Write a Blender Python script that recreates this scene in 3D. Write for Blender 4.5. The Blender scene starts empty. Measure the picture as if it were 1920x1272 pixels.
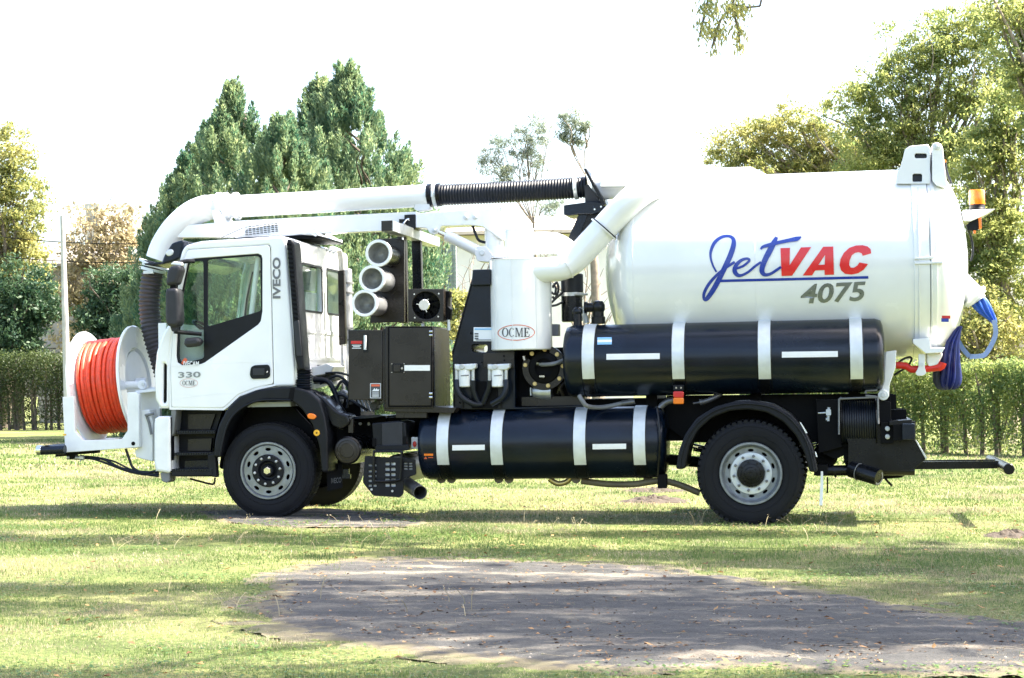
import bpy, bmesh, math, random
import numpy as np
from mathutils import Vector, Matrix

random.seed(7)
rng = np.random.default_rng(7)
SC = bpy.context.scene
COL = SC.collection
rad = math.radians

# ------------------------------------------------------------------ camera
# The photograph is 1920 x 1272; measurements below are quoted in its pixels and
# turned into metres on a plane of known depth (T() for the truck, G() for the ground).
FPX = 3500.0
PITCH = math.atan(86 / FPX)
ROLL = -0.018
CAM_ROT = Matrix.Rotation(math.pi / 2 + PITCH, 3, 'X') @ Matrix.Rotation(ROLL, 3, 'Z')


def ray(u, v):
    return CAM_ROT @ Vector(((u - 960) / FPX, (636 - v) / FPX, -1.0))


_d = ray(503, 972)
_d = _d * (20.0 / _d.y)
CAM_H = -_d.z
CAM_LOC = Vector((0, 0, CAM_H))
FRONT = CAM_LOC + _d                      # where the near front tyre meets the ground
YAW = rad(9.6)                            # the tail of the truck stands nearer than its nose

cam_data = bpy.data.cameras.new('camera')
cam_data.sensor_width = 36
cam_data.lens = 36 * FPX / 1920
cam_data.clip_end = 3000
cam = bpy.data.objects.new('camera', cam_data)
COL.objects.link(cam)
cam.location = CAM_LOC
cam.rotation_euler = CAM_ROT.to_euler()
SC.camera = cam

# ------------------------------------------------------------------ light
SUN_AZ = rad(3)                           # from the right, just behind the plane of the truck's side
SUN_EL = rad(55)
SUN_DIR = Vector((math.cos(SUN_AZ) * math.cos(SUN_EL), math.sin(SUN_AZ) * math.cos(SUN_EL), math.sin(SUN_EL)))
world = bpy.data.worlds.new('World')
SC.world = world
world.use_nodes = True
wn = world.node_tree.nodes
wl = world.node_tree.links
wn.clear()
wo = wn.new('ShaderNodeOutputWorld')
wb = wn.new('ShaderNodeBackground')
ws = wn.new('ShaderNodeTexSky')
ws.sky_type = 'NISHITA'
ws.sun_disc = False
ws.sun_elevation = SUN_EL
ws.sun_rotation = math.pi / 2 - SUN_AZ
ws.air_density = 1.0
ws.dust_density = 4.0
ws.ozone_density = 1.0
wb.inputs['Strength'].default_value = 0.13
wl.new(ws.outputs[0], wb.inputs[0])
wl.new(wb.outputs[0], wo.inputs[0])

sun_data = bpy.data.lights.new('sun', 'SUN')
sun_data.energy = 5.0
sun_data.angle = rad(0.6)
sun_data.color = (1.0, 0.93, 0.80)
sun = bpy.data.objects.new('sun', sun_data)
COL.objects.link(sun)
sun.rotation_euler = SUN_DIR.to_track_quat('Z', 'Y').to_euler()
sun.location = (20, 20, 30)

SC.view_settings.view_transform = 'Standard'
SC.view_settings.look = 'None'
SC.view_settings.gamma = 1
SC.view_settings.use_curve_mapping = False
SC.view_settings.exposure = 2.4
SC.cycles.max_bounces = 8
SC.cycles.transparent_max_bounces = 24

# ------------------------------------------------------------------ placing
R_T = Matrix.Rotation(-YAW, 3, 'Z')
R_TI = R_T.inverted()
_cl = R_TI @ (CAM_LOC - FRONT)


def T(u, v, Y):
    """photo pixel -> truck metres (x to the tail, z up) on the truck plane y = Y"""
    d = R_TI @ ray(u, v)
    t = (Y - _cl.y) / d.y
    p = _cl + d * t
    return p.x, p.z


def P(u, v, Y):
    x, z = T(u, v, Y)
    return Vector((x, Y, z))


_rx, _rz = T(1410, 983, 0.1)
REAR_W = FRONT + R_T @ Vector((_rx, 0.1, _rz))
SLOPE = (REAR_W.z - FRONT.z) / (REAR_W.x - FRONT.x)     # the lawn falls gently to the right


def ground_z(x, y):
    return SLOPE * (np.clip(x, -14, 14) - FRONT.x)


def G(u, v):
    """photo pixel -> point on the lawn"""
    d = ray(u, v)
    lo, hi = 5.0, 400.0
    for _ in range(50):
        m = 0.5 * (lo + hi)
        q = CAM_LOC + d * (m / d.y)
        if q.z > ground_z(q.x, q.y):
            lo = m
        else:
            hi = m
    return CAM_LOC + d * (lo / d.y)


def A(u, v, depth):
    """photo pixel -> world point at a distance in front of the camera"""
    d = ray(u, v)
    return CAM_LOC + d * (depth / d.y)


# ------------------------------------------------------------------ materials
def new_mat(name):
    m = bpy.data.materials.new(name)
    m.use_nodes = True
    return m, m.node_tree.nodes, m.node_tree.links, m.node_tree.nodes['Principled BSDF']


def mat(name, col, rough=0.5, metal=0.0, coat=0.0, var=0.12, scale=6.0, bump=0.0, bscale=200.0, spec=0.5, dirt=0.0):
    m, n, l, b = new_mat(name)
    b.inputs['Roughness'].default_value = rough
    b.inputs['Metallic'].default_value = metal
    b.inputs['Coat Weight'].default_value = coat
    b.inputs['Coat Roughness'].default_value = 0.06
    b.inputs['Specular IOR Level'].default_value = spec
    tc = n.new('ShaderNodeTexCoord')
    nz = n.new('ShaderNodeTexNoise')
    nz.inputs['Scale'].default_value = scale
    nz.inputs['Detail'].default_value = 6
    l.new(tc.outputs['Object'], nz.inputs['Vector'])
    mp = n.new('ShaderNodeMapRange')
    mp.inputs['From Min'].default_value = 0.3
    mp.inputs['From Max'].default_value = 0.7
    mp.inputs['To Min'].default_value = 1 - var
    mp.inputs['To Max'].default_value = 1 + var * 0.4
    l.new(nz.outputs[0], mp.inputs['Value'])
    mx = n.new('ShaderNodeMix')
    mx.data_type = 'RGBA'
    mx.blend_type = 'MULTIPLY'
    mx.inputs[0].default_value = 1
    mx.inputs[6].default_value = (*col, 1)
    l.new(mp.outputs[0], mx.inputs[7])
    l.new(mx.outputs[2], b.inputs['Base Color'])
    mr = n.new('ShaderNodeMapRange')
    mr.inputs['From Min'].default_value = 0.3
    mr.inputs['From Max'].default_value = 0.7
    mr.inputs['To Min'].default_value = rough * 0.85
    mr.inputs['To Max'].default_value = min(1, rough * 1.2)
    l.new(nz.outputs[0], mr.inputs['Value'])
    l.new(mr.outputs[0], b.inputs['Roughness'])
    if bump > 0:
        n2 = n.new('ShaderNodeTexNoise')
        n2.inputs['Scale'].default_value = bscale
        n2.inputs['Detail'].default_value = 3
        l.new(tc.outputs['Object'], n2.inputs['Vector'])
        bp = n.new('ShaderNodeBump')
        bp.inputs['Strength'].default_value = bump
        bp.inputs['Distance'].default_value = 0.004
        l.new(n2.outputs[0], bp.inputs['Height'])
        l.new(bp.outputs[0], b.inputs['Normal'])
    return m


def leaf_mat(name, c1, c2, trans=0.35, rough=0.5, nscale=0.9, sat=1.05):
    m, n, l, b = new_mat(name)
    geo = n.new('ShaderNodeNewGeometry')
    rp = n.new('ShaderNodeValToRGB')
    rp.color_ramp.elements[0].color = (*c1, 1)
    rp.color_ramp.elements[1].color = (*c2, 1)
    tc = n.new('ShaderNodeTexCoord')
    nz = n.new('ShaderNodeTexNoise')
    nz.inputs['Scale'].default_value = nscale
    nz.inputs['Detail'].default_value = 2
    l.new(tc.outputs['Object'], nz.inputs['Vector'])
    ad = n.new('ShaderNodeMath')
    ad.operation = 'MULTIPLY_ADD'
    ad.inputs[1].default_value = 1.6
    ad.inputs[2].default_value = -0.8
    l.new(nz.outputs[0], ad.inputs[0])
    ad2 = n.new('ShaderNodeMath')
    ad2.operation = 'MULTIPLY_ADD'
    ad2.inputs[1].default_value = 0.75
    l.new(geo.outputs['Random Per Island'], ad2.inputs[0])
    l.new(ad.outputs[0], ad2.inputs[2])
    ad3 = n.new('ShaderNodeMath')
    ad3.operation = 'ADD'
    ad3.use_clamp = True
    ad3.inputs[1].default_value = 0.12
    l.new(ad2.outputs[0], ad3.inputs[0])
    l.new(ad3.outputs[0], rp.inputs[0])
    l.new(rp.outputs[0], b.inputs['Base Color'])
    b.inputs['Roughness'].default_value = rough
    b.inputs['Specular IOR Level'].default_value = 0.3
    tr = n.new('ShaderNodeBsdfTranslucent')
    hs = n.new('ShaderNodeHueSaturation')
    hs.inputs['Hue'].default_value = 0.48
    hs.inputs['Saturation'].default_value = sat
    hs.inputs['Value'].default_value = 1.7
    l.new(rp.outputs[0], hs.inputs['Color'])
    l.new(hs.outputs[0], tr.inputs['Color'])
    ms = n.new('ShaderNodeMixShader')
    ms.inputs[0].default_value = trans
    l.new(b.outputs[0], ms.inputs[1])
    l.new(tr.outputs[0], ms.inputs[2])
    l.new(ms.outputs[0], n['Material Output'].inputs['Surface'])
    return m


def glass_mat(name, tint, refl=1.45, haze=0.0):
    m, n, l, b = new_mat(name)
    tr = n.new('ShaderNodeBsdfTransparent')
    tr.inputs[0].default_value = (*tint, 1)
    gl = n.new('ShaderNodeBsdfGlossy')
    gl.inputs['Roughness'].default_value = 0.02
    fw = n.new('ShaderNodeLayerWeight')
    fw.inputs['Blend'].default_value = 0.5
    pw = n.new('ShaderNodeMath')
    pw.operation = 'POWER'
    pw.inputs[1].default_value = 4.0
    l.new(fw.outputs['Facing'], pw.inputs[0])
    fr = n.new('ShaderNodeMath')
    fr.operation = 'MULTIPLY_ADD'
    fr.inputs[1].default_value = 0.5
    fr.inputs[2].default_value = ((refl - 1) / (refl + 1)) ** 2
    l.new(pw.outputs[0], fr.inputs[0])
    ms = n.new('ShaderNodeMixShader')
    l.new(fr.outputs[0], ms.inputs[0])
    l.new(tr.outputs[0], ms.inputs[1])
    l.new(gl.outputs[0], ms.inputs[2])
    l.new(ms.outputs[0], n['Material Output'].inputs['Surface'])
    return m


M = {}
M['white'] = mat('white_paint', (0.83, 0.84, 0.84), 0.24, coat=0.8, var=0.06, scale=2.5)
M['white2'] = mat('white_frame_paint', (0.77, 0.78, 0.78), 0.38, var=0.10, scale=5)
M['offwhite'] = mat('cream_paint', (0.70, 0.70, 0.66), 0.45, var=0.12)
M['black'] = mat('black_paint', (0.005, 0.0055, 0.007), 0.26, var=0.25, bump=0.05, bscale=90, spec=0.3)
M['plastic'] = mat('black_plastic', (0.007, 0.008, 0.011), 0.40, var=0.3, bump=0.2, bscale=350, spec=0.22)
M['tankblack'] = mat('black_moulded_tank', (0.003, 0.007, 0.016), 0.24, var=0.5, scale=3, bump=0.12, bscale=60, spec=0.36)
M['frame'] = mat('chassis_black', (0.004, 0.004, 0.005), 0.5, var=0.4, spec=0.10)
M['rubber'] = mat('tyre_rubber', (0.008, 0.0085, 0.011), 0.66, var=0.45, scale=7, bump=0.3, bscale=120, spec=0.2)
M['hose_black'] = mat('black_rubber_hose', (0.006, 0.009, 0.016), 0.42, var=0.3, spec=0.35)
M['suction_rubber'] = mat('lightened_rubber', (0.060, 0.050, 0.052), 0.65, var=0.25)  # black hose rubber lightened in colour to give a sunlit look
M['brown'] = mat('dark_brown_panel', (0.020, 0.016, 0.013), 0.28, var=0.4, scale=4, bump=0.06, bscale=60, spec=0.4)
M['steel'] = mat('galvanised_steel', (0.55, 0.57, 0.58), 0.38, metal=0.75, var=0.2, scale=14)
M['zinc'] = mat('strap_metal', (0.66, 0.69, 0.69), 0.42, metal=0.25, var=0.12, scale=10)
M['rim'] = mat('rim_paint', (0.25, 0.27, 0.29), 0.34, metal=0.7, var=0.25, scale=14)
M['chrome'] = mat('bright_steel', (0.75, 0.75, 0.74), 0.15, metal=1.0, var=0.1)
M['grey'] = mat('grey_plastic', (0.16, 0.165, 0.17), 0.5, var=0.2)
M['mirrorback'] = mat('mirror_plastic', (0.028, 0.029, 0.034), 0.5, var=0.25, bump=0.2, bscale=300, spec=0.3)
M['orange_hose'] = mat('orange_red_hose', (0.70, 0.050, 0.010), 0.45, var=0.25, scale=25, bump=0.2, bscale=180)
M['red'] = mat('red_paint', (0.62, 0.02, 0.012), 0.4, var=0.1)
M['redletter'] = mat('red_vinyl', (0.72, 0.018, 0.02), 0.25, coat=0.3, var=0.05)
M['blueletter'] = mat('blue_vinyl', (0.015, 0.045, 0.33), 0.25, coat=0.3, var=0.1)
M['greyletter'] = mat('silver_vinyl', (0.26, 0.28, 0.29), 0.28, metal=0.6, var=0.15)
M['darkletter'] = mat('dark_letter', (0.06, 0.062, 0.07), 0.4, var=0.1)
M['orangeline'] = mat('orange_line', (0.65, 0.12, 0.05), 0.4, var=0.05)
M['pinkline'] = mat('pink_line', (0.62, 0.40, 0.38), 0.4, var=0.05)
M['amber'] = mat('amber_plastic', (0.85, 0.20, 0.01), 0.25, coat=0.4, var=0.08)
M['redlamp'] = mat('red_plastic', (0.55, 0.02, 0.02), 0.25, coat=0.4, var=0.08)
M['yellow'] = mat('yellow_plastic', (0.80, 0.42, 0.02), 0.4, var=0.08)
M['brass'] = mat('brass', (0.62, 0.48, 0.22), 0.32, metal=0.8, var=0.2, scale=30)
M['reflect'] = mat('reflective_tape', (0.82, 0.82, 0.80), 0.4, var=0.06)
M['label'] = mat('label_white', (0.74, 0.76, 0.78), 0.4, var=0.05)
M['sky_blue'] = mat('flag_blue', (0.22, 0.46, 0.72), 0.4, var=0.04)
M['bluecloth'] = mat('blue_lay_flat', (0.004, 0.011, 0.115), 0.33, var=0.4, scale=12, bump=0.3, bscale=30)
M['paleblue'] = mat('pale_strap', (0.24, 0.34, 0.58), 0.5, var=0.15)
M['seat'] = mat('seat_cloth', (0.42, 0.46, 0.47), 0.8, var=0.2)
M['interior'] = mat('interior_plastic', (0.34, 0.37, 0.37), 0.7, var=0.2)
M['lens'] = mat('duct_inside', (0.42, 0.42, 0.40), 0.35, metal=0.4, var=0.35, scale=18)
M['exh'] = mat('exhaust_steel', (0.16, 0.16, 0.165), 0.4, metal=0.6, var=0.4, scale=20)
M['tan_hose'] = mat('tan_hose', (0.16, 0.13, 0.075), 0.5, var=0.3)
M['glass'] = glass_mat('cab_glass', (0.93, 0.985, 0.965), 1.5)
M['screen'] = glass_mat('windscreen_glass', (0.82, 0.975, 0.93), 1.3)
M['lampglass'] = mat('lamp_glass', (0.6, 0.62, 0.62), 0.12, metal=0.3, coat=0.6, var=0.1)

# ------------------------------------------------------------------ mesh helpers


def finish(me, m, smooth=True, angle=38):
    if m is not None:
        me.materials.append(m)
    if smooth:
        me.shade_smooth()
        me.set_sharp_from_angle(angle=rad(angle))
    return me


def link(name, me, parent=None):
    o = bpy.data.objects.new(name, me)
    COL.objects.link(o)
    if parent is not None:
        o.parent = parent
    return o


def empty(name, loc, rotz=0):
    o = bpy.data.objects.new(name, None)
    COL.objects.link(o)
    o.location = loc
    o.rotation_euler = (0, 0, rotz)
    return o


def tag(o, label, cat, group=None, kind=None):
    o['label'] = label
    o['category'] = cat
    if group:
        o['group'] = group
    if kind:
        o['kind'] = kind
    return o


SPLIT = {'hose_fitting', 'mirror_arm', 'hose_coupling', 'valve_block', 'engine_hose', 'reel_cable', 'air_line', 'bundled_pipe', 'coiled_cable', 'pump_fitting', 'lock_wire', 'lamp_cable', 'bumper_bolt',
         'cooler_foot', 'lamp_screw', 'sub_frame', 'tank_saddle', 'tank_foot', 'duct_weld', 'pipe_collar', 'weld_seam', 'control_linkage', 'seat_belt_pillar', 'tail_guard_arm', 'frame_crossbar', 'rear_swage',
         'latch_lock', 'axle', 'inner_turn', 'valve_lever', 'filter_hose', 'sidewall_rib', 'housing_edge', 'hose_band', 'hose_tail', 'swivel_joint', 'outlet_ring', 'chassis_frame', 'strap_band', 'brake_lever', 'discharge_valve', 'engine_block', 'hose_clamp'}


class MB:
    def __init__(s):
        s.v = []
        s.f = []

    def add(s, vs, fs):
        k = len(s.v)
        s.v += [tuple(p) for p in vs]
        s.f += [tuple(i + k for i in f) for f in fs]
        return s

    def box(s, a, b, Mx=None):
        x0, y0, z0 = a
        x1, y1, z1 = b
        vs = [Vector(p) for p in ((x0, y0, z0), (x1, y0, z0), (x1, y1, z0), (x0, y1, z0), (x0, y0, z1), (x1, y0, z1), (x1, y1, z1), (x0, y1, z1))]
        if Mx is not None:
            vs = [Mx @ p for p in vs]
        return s.add(vs, [(0, 3, 2, 1), (4, 5, 6, 7), (0, 1, 5, 4), (1, 2, 6, 5), (2, 3, 7, 6), (3, 0, 4, 7)])

    def lathe(s, prof, o, axis, seg=32, a0=0, a1=2 * math.pi, up=None):
        """prof: (radius, distance along axis)"""
        axis = Vector(axis).normalized()
        o = Vector(o)
        t = Vector((0, 0, 1)) if abs(axis.z) < 0.9 else Vector((1, 0, 0))
        if up is not None:
            t = Vector(up)
        e1 = (t - axis * t.dot(axis)).normalized()
        e2 = axis.cross(e1)
        full = abs(a1 - a0 - 2 * math.pi) < 1e-6
        n = seg if full else seg + 1
        vs, fs = [], []
        for r, d in prof:
            for i in range(n):
                a = a0 + (a1 - a0) * i / seg
                vs.append(o + axis * d + e1 * (r * math.cos(a)) + e2 * (r * math.sin(a)))
        for j in range(len(prof) - 1):
            for i in range(seg):
                i2 = (i + 1) % n
                fs.append((j * n + i, j * n + i2, (j + 1) * n + i2, (j + 1) * n + i))
        return s.add(vs, fs)

    def cyl(s, o, axis, r, length, seg=24, bevel=0.0):
        b = bevel
        if b:
            pr = [(0, 0), (r - b, 0), (r, b), (r, length - b), (r - b, length), (0, length)]
        else:
            pr = [(0, 0), (r, 0), (r, length), (0, length)]
        return s.lathe(pr, o, axis, seg)

    def bar(s, a, b, r, seg=10):
        a, b = Vector(a), Vector(b)
        return s.cyl(a, b - a, r, (b - a).length, seg)

    def tube(s, pts, r, seg=14, cap=True, smooth=0):
        pts = [Vector(p) for p in pts]
        if smooth:
            pts = spline(pts, smooth)
        n = len(pts)
        rr = r if hasattr(r, '__len__') else [r] * n
        tg = [(pts[min(i + 1, n - 1)] - pts[max(i - 1, 0)]).normalized() for i in range(n)]
        u = tg[0].orthogonal().normalized()
        vs, fs = [], []
        for i in range(n):
            u = (u - tg[i] * u.dot(tg[i])).normalized()
            w = tg[i].cross(u)
            for k in range(seg):
                a = 2 * math.pi * k / seg
                vs.append(pts[i] + u * (rr[i] * math.cos(a)) + w * (rr[i] * math.sin(a)))
        for i in range(n - 1):
            for k in range(seg):
                k2 = (k + 1) % seg
                fs.append((i * seg + k, i * seg + k2, (i + 1) * seg + k2, (i + 1) * seg + k))
        if cap:
            fs.append(tuple(reversed(range(seg))))
            fs.append(tuple((n - 1) * seg + k for k in range(seg)))
        return s.add(vs, fs)

    def parts(s):
        """split into pieces that do not touch"""
        par = list(range(len(s.v)))

        def find(i):
            while par[i] != i:
                par[i] = par[par[i]]
                i = par[i]
            return i
        for f in s.f:
            a = find(f[0])
            for i in f[1:]:
                par[find(i)] = a
        comp = {}
        for i in range(len(s.v)):
            comp.setdefault(find(i), []).append(i)
        arr = np.array([tuple(p) for p in s.v])
        groups = [[set(ix), arr[ix].min(0) - 0.004, arr[ix].max(0) + 0.004] for ix in comp.values()]
        again = True
        while again:
            again = False
            for i in range(len(groups)):
                for j in range(i + 1, len(groups)):
                    a, b = groups[i], groups[j]
                    if np.all(a[1] <= b[2]) and np.all(b[1] <= a[2]):
                        groups[i] = [a[0] | b[0], np.minimum(a[1], b[1]), np.maximum(a[2], b[2])]
                        groups.pop(j)
                        again = True
                        break
                if again:
                    break
        out = []
        for g in groups:
            ix = sorted(g[0])
            mp = {k: n for n, k in enumerate(ix)}
            q = MB()
            q.v = [s.v[i] for i in ix]
            q.f = [tuple(mp[i] for i in f) for f in s.f if f[0] in mp]
            out.append(q)
        return out

    def build(s, name, m, parent=None, smooth=True, angle=38):
        if name in SPLIT:
            obs = [q.build_one(name, m, parent, smooth, angle) for q in s.parts()]
            return obs[0]
        return s.build_one(name, m, parent, smooth, angle)

    def build_one(s, name, m, parent=None, smooth=True, angle=38):
        me = bpy.data.meshes.new(name)
        me.from_pydata([tuple(p) for p in s.v], [], s.f)
        me.update()
        bm = bmesh.new()
        bm.from_mesh(me)
        bmesh.ops.recalc_face_normals(bm, faces=bm.faces)
        bm.to_mesh(me)
        bm.free()
        finish(me, m, smooth, angle)
        return link(name, me, parent)


def spline(pts, sub=6):
    out = []
    n = len(pts)
    for i in range(n - 1):
        p0, p1, p2, p3 = pts[max(i - 1, 0)], pts[i], pts[i + 1], pts[min(i + 2, n - 1)]
        for k in range(sub):
            t = k / sub
            out.append(0.5 * ((2 * p1) + (p2 - p0) * t + (2 * p0 - 5 * p1 + 4 * p2 - p3) * t * t + (3 * p1 - p0 - 3 * p2 + p3) * t ** 3))
    out.append(pts[-1])
    return out


def rc(pts, r, n=4):
    """round the corners of a 2D polygon"""
    out = []
    k = len(pts)
    for i in range(k):
        a, b, c = Vector(pts[i - 1]), Vector(pts[i]), Vector(pts[(i + 1) % k])
        d1, d2 = (a - b), (c - b)
        rr = min(r, d1.length * 0.45, d2.length * 0.45)
        p, q = b + d1.normalized() * rr, b + d2.normalized() * rr
        for j in range(n + 1):
            t = j / n
            out.append(tuple((1 - t) ** 2 * p + 2 * t * (1 - t) * b + t * t * q))
    return out


def fill2d(loops, extrude=0.0, bevel=0.0):
    """filled 2D outline with holes -> mesh in the XY plane, thickness along Z"""
    cu = bpy.data.curves.new('outline', 'CURVE')
    cu.dimensions = '2D'
    cu.fill_mode = 'BOTH' if extrude > 0 else 'FRONT'
    cu.extrude = max(extrude - bevel, 0)
    cu.bevel_depth = bevel
    cu.bevel_resolution = 2
    cu.offset = -bevel
    for lp in loops:
        sp = cu.splines.new('POLY')
        sp.points.add(len(lp) - 1)
        for i, p in enumerate(lp):
            sp.points[i].co = (p[0], p[1], 0, 1)
        sp.use_cyclic_u = True
    ob = bpy.data.objects.new('outline', cu)
    me = bpy.data.meshes.new_from_object(ob)
    bpy.data.objects.remove(ob)
    bpy.data.curves.remove(cu)
    return me


def plate(name, pts, Y, depth, m, parent, holes=(), bevel=0.006, metres=False, angle=38):
    """flat piece standing in the truck's x-z plane; its near face lies at y = Y"""
    f = (lambda p: p) if metres else (lambda p: T(p[0], p[1], Y))
    loops = [[f(p) for p in pts]] + [[f(p) for p in h] for h in holes]
    me = fill2d(loops, depth / 2, min(bevel, depth * 0.45))
    co = np.empty(len(me.vertices) * 3)
    me.vertices.foreach_get('co', co)
    co = co.reshape(-1, 3)
    out = np.stack([co[:, 0], Y + depth / 2 - co[:, 2], co[:, 1]], 1)
    me.vertices.foreach_set('co', out.ravel())
    me.update()
    me.materials.clear()
    finish(me, m, True, angle)
    return link(name, me, parent)


def plate_yz(name, pts, x, depth, m, parent, holes=(), bevel=0.006):
    """flat piece standing across the truck; pts are (y, z) metres, it starts at x"""
    me = fill2d([list(pts)] + [list(h) for h in holes], depth / 2, min(bevel, depth * 0.45))
    co = np.empty(len(me.vertices) * 3)
    me.vertices.foreach_get('co', co)
    co = co.reshape(-1, 3)
    out = np.stack([x + depth / 2 + co[:, 2], co[:, 0], co[:, 1]], 1)
    me.vertices.foreach_set('co', out.ravel())
    me.update()
    me.materials.clear()
    finish(me, m, True)
    return link(name, me, parent)


def rect(x0, y0, x1, y1):
    return [(x0, y0), (x1, y0), (x1, y1), (x0, y1)]


def oval(cx, cy, rx, ry, n=28, tilt=0.0):
    c, s = math.cos(tilt), math.sin(tilt)
    return [(cx + rx * math.cos(a) * c - ry * math.sin(a) * s, cy + rx * math.cos(a) * s + ry * math.sin(a) * c)
            for a in (2 * math.pi * i / n for i in range(n))]


def mesh_np(name, verts, faces, m, parent=None, smooth=False):
    """numpy verts (N,3), faces (K,3 or 4)"""
    me = bpy.data.meshes.new(name)
    k = faces.shape[1]
    me.vertices.add(len(verts))
    me.vertices.foreach_set('co', np.ascontiguousarray(verts, dtype=np.float32).ravel())
    me.loops.add(faces.size)
    me.loops.foreach_set('vertex_index', np.ascontiguousarray(faces, dtype=np.int32).ravel())
    me.polygons.add(len(faces))
    me.polygons.foreach_set('loop_start', np.arange(0, faces.size, k, dtype=np.int32))
    me.update(calc_edges=True)
    me.materials.append(m)
    if smooth:
        me.shade_smooth()
    return link(name, me, parent)


def text2d(s, shear=0.0, weight=0.0):
    """outline text -> mesh with unit-box coordinates (0..1, 0..1)"""
    cu = bpy.data.curves.new('txt', 'FONT')
    cu.body = s
    cu.shear = shear
    cu.offset = weight
    cu.fill_mode = 'FRONT'
    cu.resolution_u = 4
    ob = bpy.data.objects.new('txt', cu)
    me = bpy.data.meshes.new_from_object(ob)
    bpy.data.objects.remove(ob)
    bpy.data.curves.remove(cu)
    co = np.empty(len(me.vertices) * 3)
    me.vertices.foreach_get('co', co)
    co = co.reshape(-1, 3)
    lo, hi = co.min(0), co.max(0)
    co[:, :2] = (co[:, :2] - lo[:2]) / (hi[:2] - lo[:2])
    co[:, 2] = 0
    me.vertices.foreach_set('co', co.ravel())
    me.update()
    me.materials.clear()
    return me


def decal(name, me, fn, m, parent, cut=None):
    """lay a flat mesh (given in photo pixels) onto a surface: fn(u, v) -> point.
    cut = (axis, step) slices it first so that it can follow a curved surface"""
    bm = bmesh.new()
    bm.from_mesh(me)
    if cut:
        ax, st = cut
        lo = min(v.co[ax] for v in bm.verts)
        hi = max(v.co[ax] for v in bm.verts)
        k = lo + st
        no = [0, 0, 0]
        no[ax] = 1
        while k < hi:
            co = [0, 0, 0]
            co[ax] = k
            bmesh.ops.bisect_plane(bm, geom=bm.verts[:] + bm.edges[:] + bm.faces[:], plane_co=co, plane_no=no, dist=1e-5)
            k += st
    for v in bm.verts:
        z = v.co.z
        p = fn(v.co.x, v.co.y)
        p = Vector(p)
        p.y -= z
        v.co = p
    bm.to_mesh(me)
    bm.free()
    me.materials.clear()
    me.materials.append(m)
    return link(name, me, parent)


def scaled_text(s, x0, y0, x1, y1, shear=0.0, weight=0.0, dy=0.0, vertical=False):
    """text mesh fitted to a pixel box (y0 = top); dy = rise of the right end in pixels"""
    me = text2d(s, shear, weight)
    for v in me.vertices:
        a, b = v.co.x, v.co.y
        if vertical:     # reads upwards
            v.co = (x0 + (1 - b) * (x1 - x0) + 0 * a, y1 + a * (y0 - y1), 0)
        else:
            v.co = (x0 + a * (x1 - x0), y1 + b * (y0 - y1) - a * dy, 0)
    me.update()
    return me


def strokes(paths, lift=0.0):
    """brush strokes: list of [(x, y, width), ...] in pixels -> flat mesh; each stroke rises a hair over the last"""
    vs, fs = [], []
    z = 0.0
    for path in paths:
        pts = spline([Vector((a, b, c)) for a, b, c in path], 6)
        n = len(pts)
        k = len(vs)
        for i, p in enumerate(pts):
            d = pts[min(i + 1, n - 1)] - pts[max(i - 1, 0)]
            d = Vector((d.x, d.y, 0)).normalized()
            nrm = Vector((-d.y, d.x, 0))
            w = max(p.z, 0.2) / 2
            z += lift
            vs.append((p.x + nrm.x * w, p.y + nrm.y * w, z))
            vs.append((p.x - nrm.x * w, p.y - nrm.y * w, z))
        for i in range(n - 1):
            fs.append((k + 2 * i, k + 2 * i + 1, k + 2 * i + 3, k + 2 * i + 2))
    me = bpy.data.meshes.new('strokes')
    me.from_pydata(vs, [], fs)
    me.update()
    return me


def serif_ocme(x0, y0, x1, y1):
    """OCME in serif capitals fitted to a pixel box"""
    loops = []

    def add(ch_x, ch_w, lps):
        for lp in lps:
            loops.append([(x0 + (ch_x + p[0] * ch_w) * (x1 - x0), y1 + p[1] * (y0 - y1)) for p in lp])
    O_out = oval(0.5, 0.5, 0.5, 0.5, 32)
    O_in = oval(0.5, 0.5, 0.30, 0.44, 32)
    add(0.0, 0.235, [O_out, O_in])
    C = [(0.5 + 0.5 * math.cos(a), 0.5 + 0.5 * math.sin(a)) for a in np.linspace(rad(38), rad(322), 26)]
    Ci = [(0.5 + 0.30 * math.cos(a), 0.5 + 0.44 * math.sin(a)) for a in np.linspace(rad(318), rad(42), 26)]
    add(0.255, 0.20, [C + Ci])
    Mm = [(0, 0), (0.26, 0), (0.26, 0.06), (0.17, 0.06), (0.17, 0.84), (0.46, 0), (0.54, 0), (0.80, 0.84), (0.80, 0.06), (0.70, 0.06), (0.70, 0),
          (1, 0), (1, 0.06), (0.93, 0.06), (0.93, 0.94), (1, 0.94), (1, 1), (0.78, 1), (0.53, 0.24), (0.27, 1), (0, 1), (0, 0.94), (0.09, 0.94), (0.09, 0.06), (0, 0.06)]
    add(0.475, 0.29, [Mm])
    E = [(0, 0), (0.95, 0), (1, 0.3), (0.93, 0.3), (0.82, 0.07), (0.40, 0.07), (0.40, 0.47), (0.62, 0.47), (0.66, 0.34), (0.72, 0.34), (0.72, 0.68), (0.66, 0.68), (0.62, 0.54),
         (0.40, 0.54), (0.40, 0.93), (0.78, 0.93), (0.88, 0.74), (0.94, 0.74), (0.93, 1), (0, 1), (0, 0.94), (0.14, 0.94), (0.14, 0.06), (0, 0.06)]
    add(0.79, 0.21, [E])
    return fill2d(loops)


def ring2d(cx, cy, rx, ry, w):
    return fill2d([oval(cx, cy, rx, ry, 48), oval(cx, cy, rx - w, ry - w, 48)])


def on_plane(Y):
    return lambda u, v: P(u, v, Y)

# ================================================================== THE TRUCK
TR = empty('vacuum_truck', FRONT, -YAW)
tag(TR, 'white and black vacuum tanker truck with red hose reel parked on the lawn', 'truck')


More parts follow.
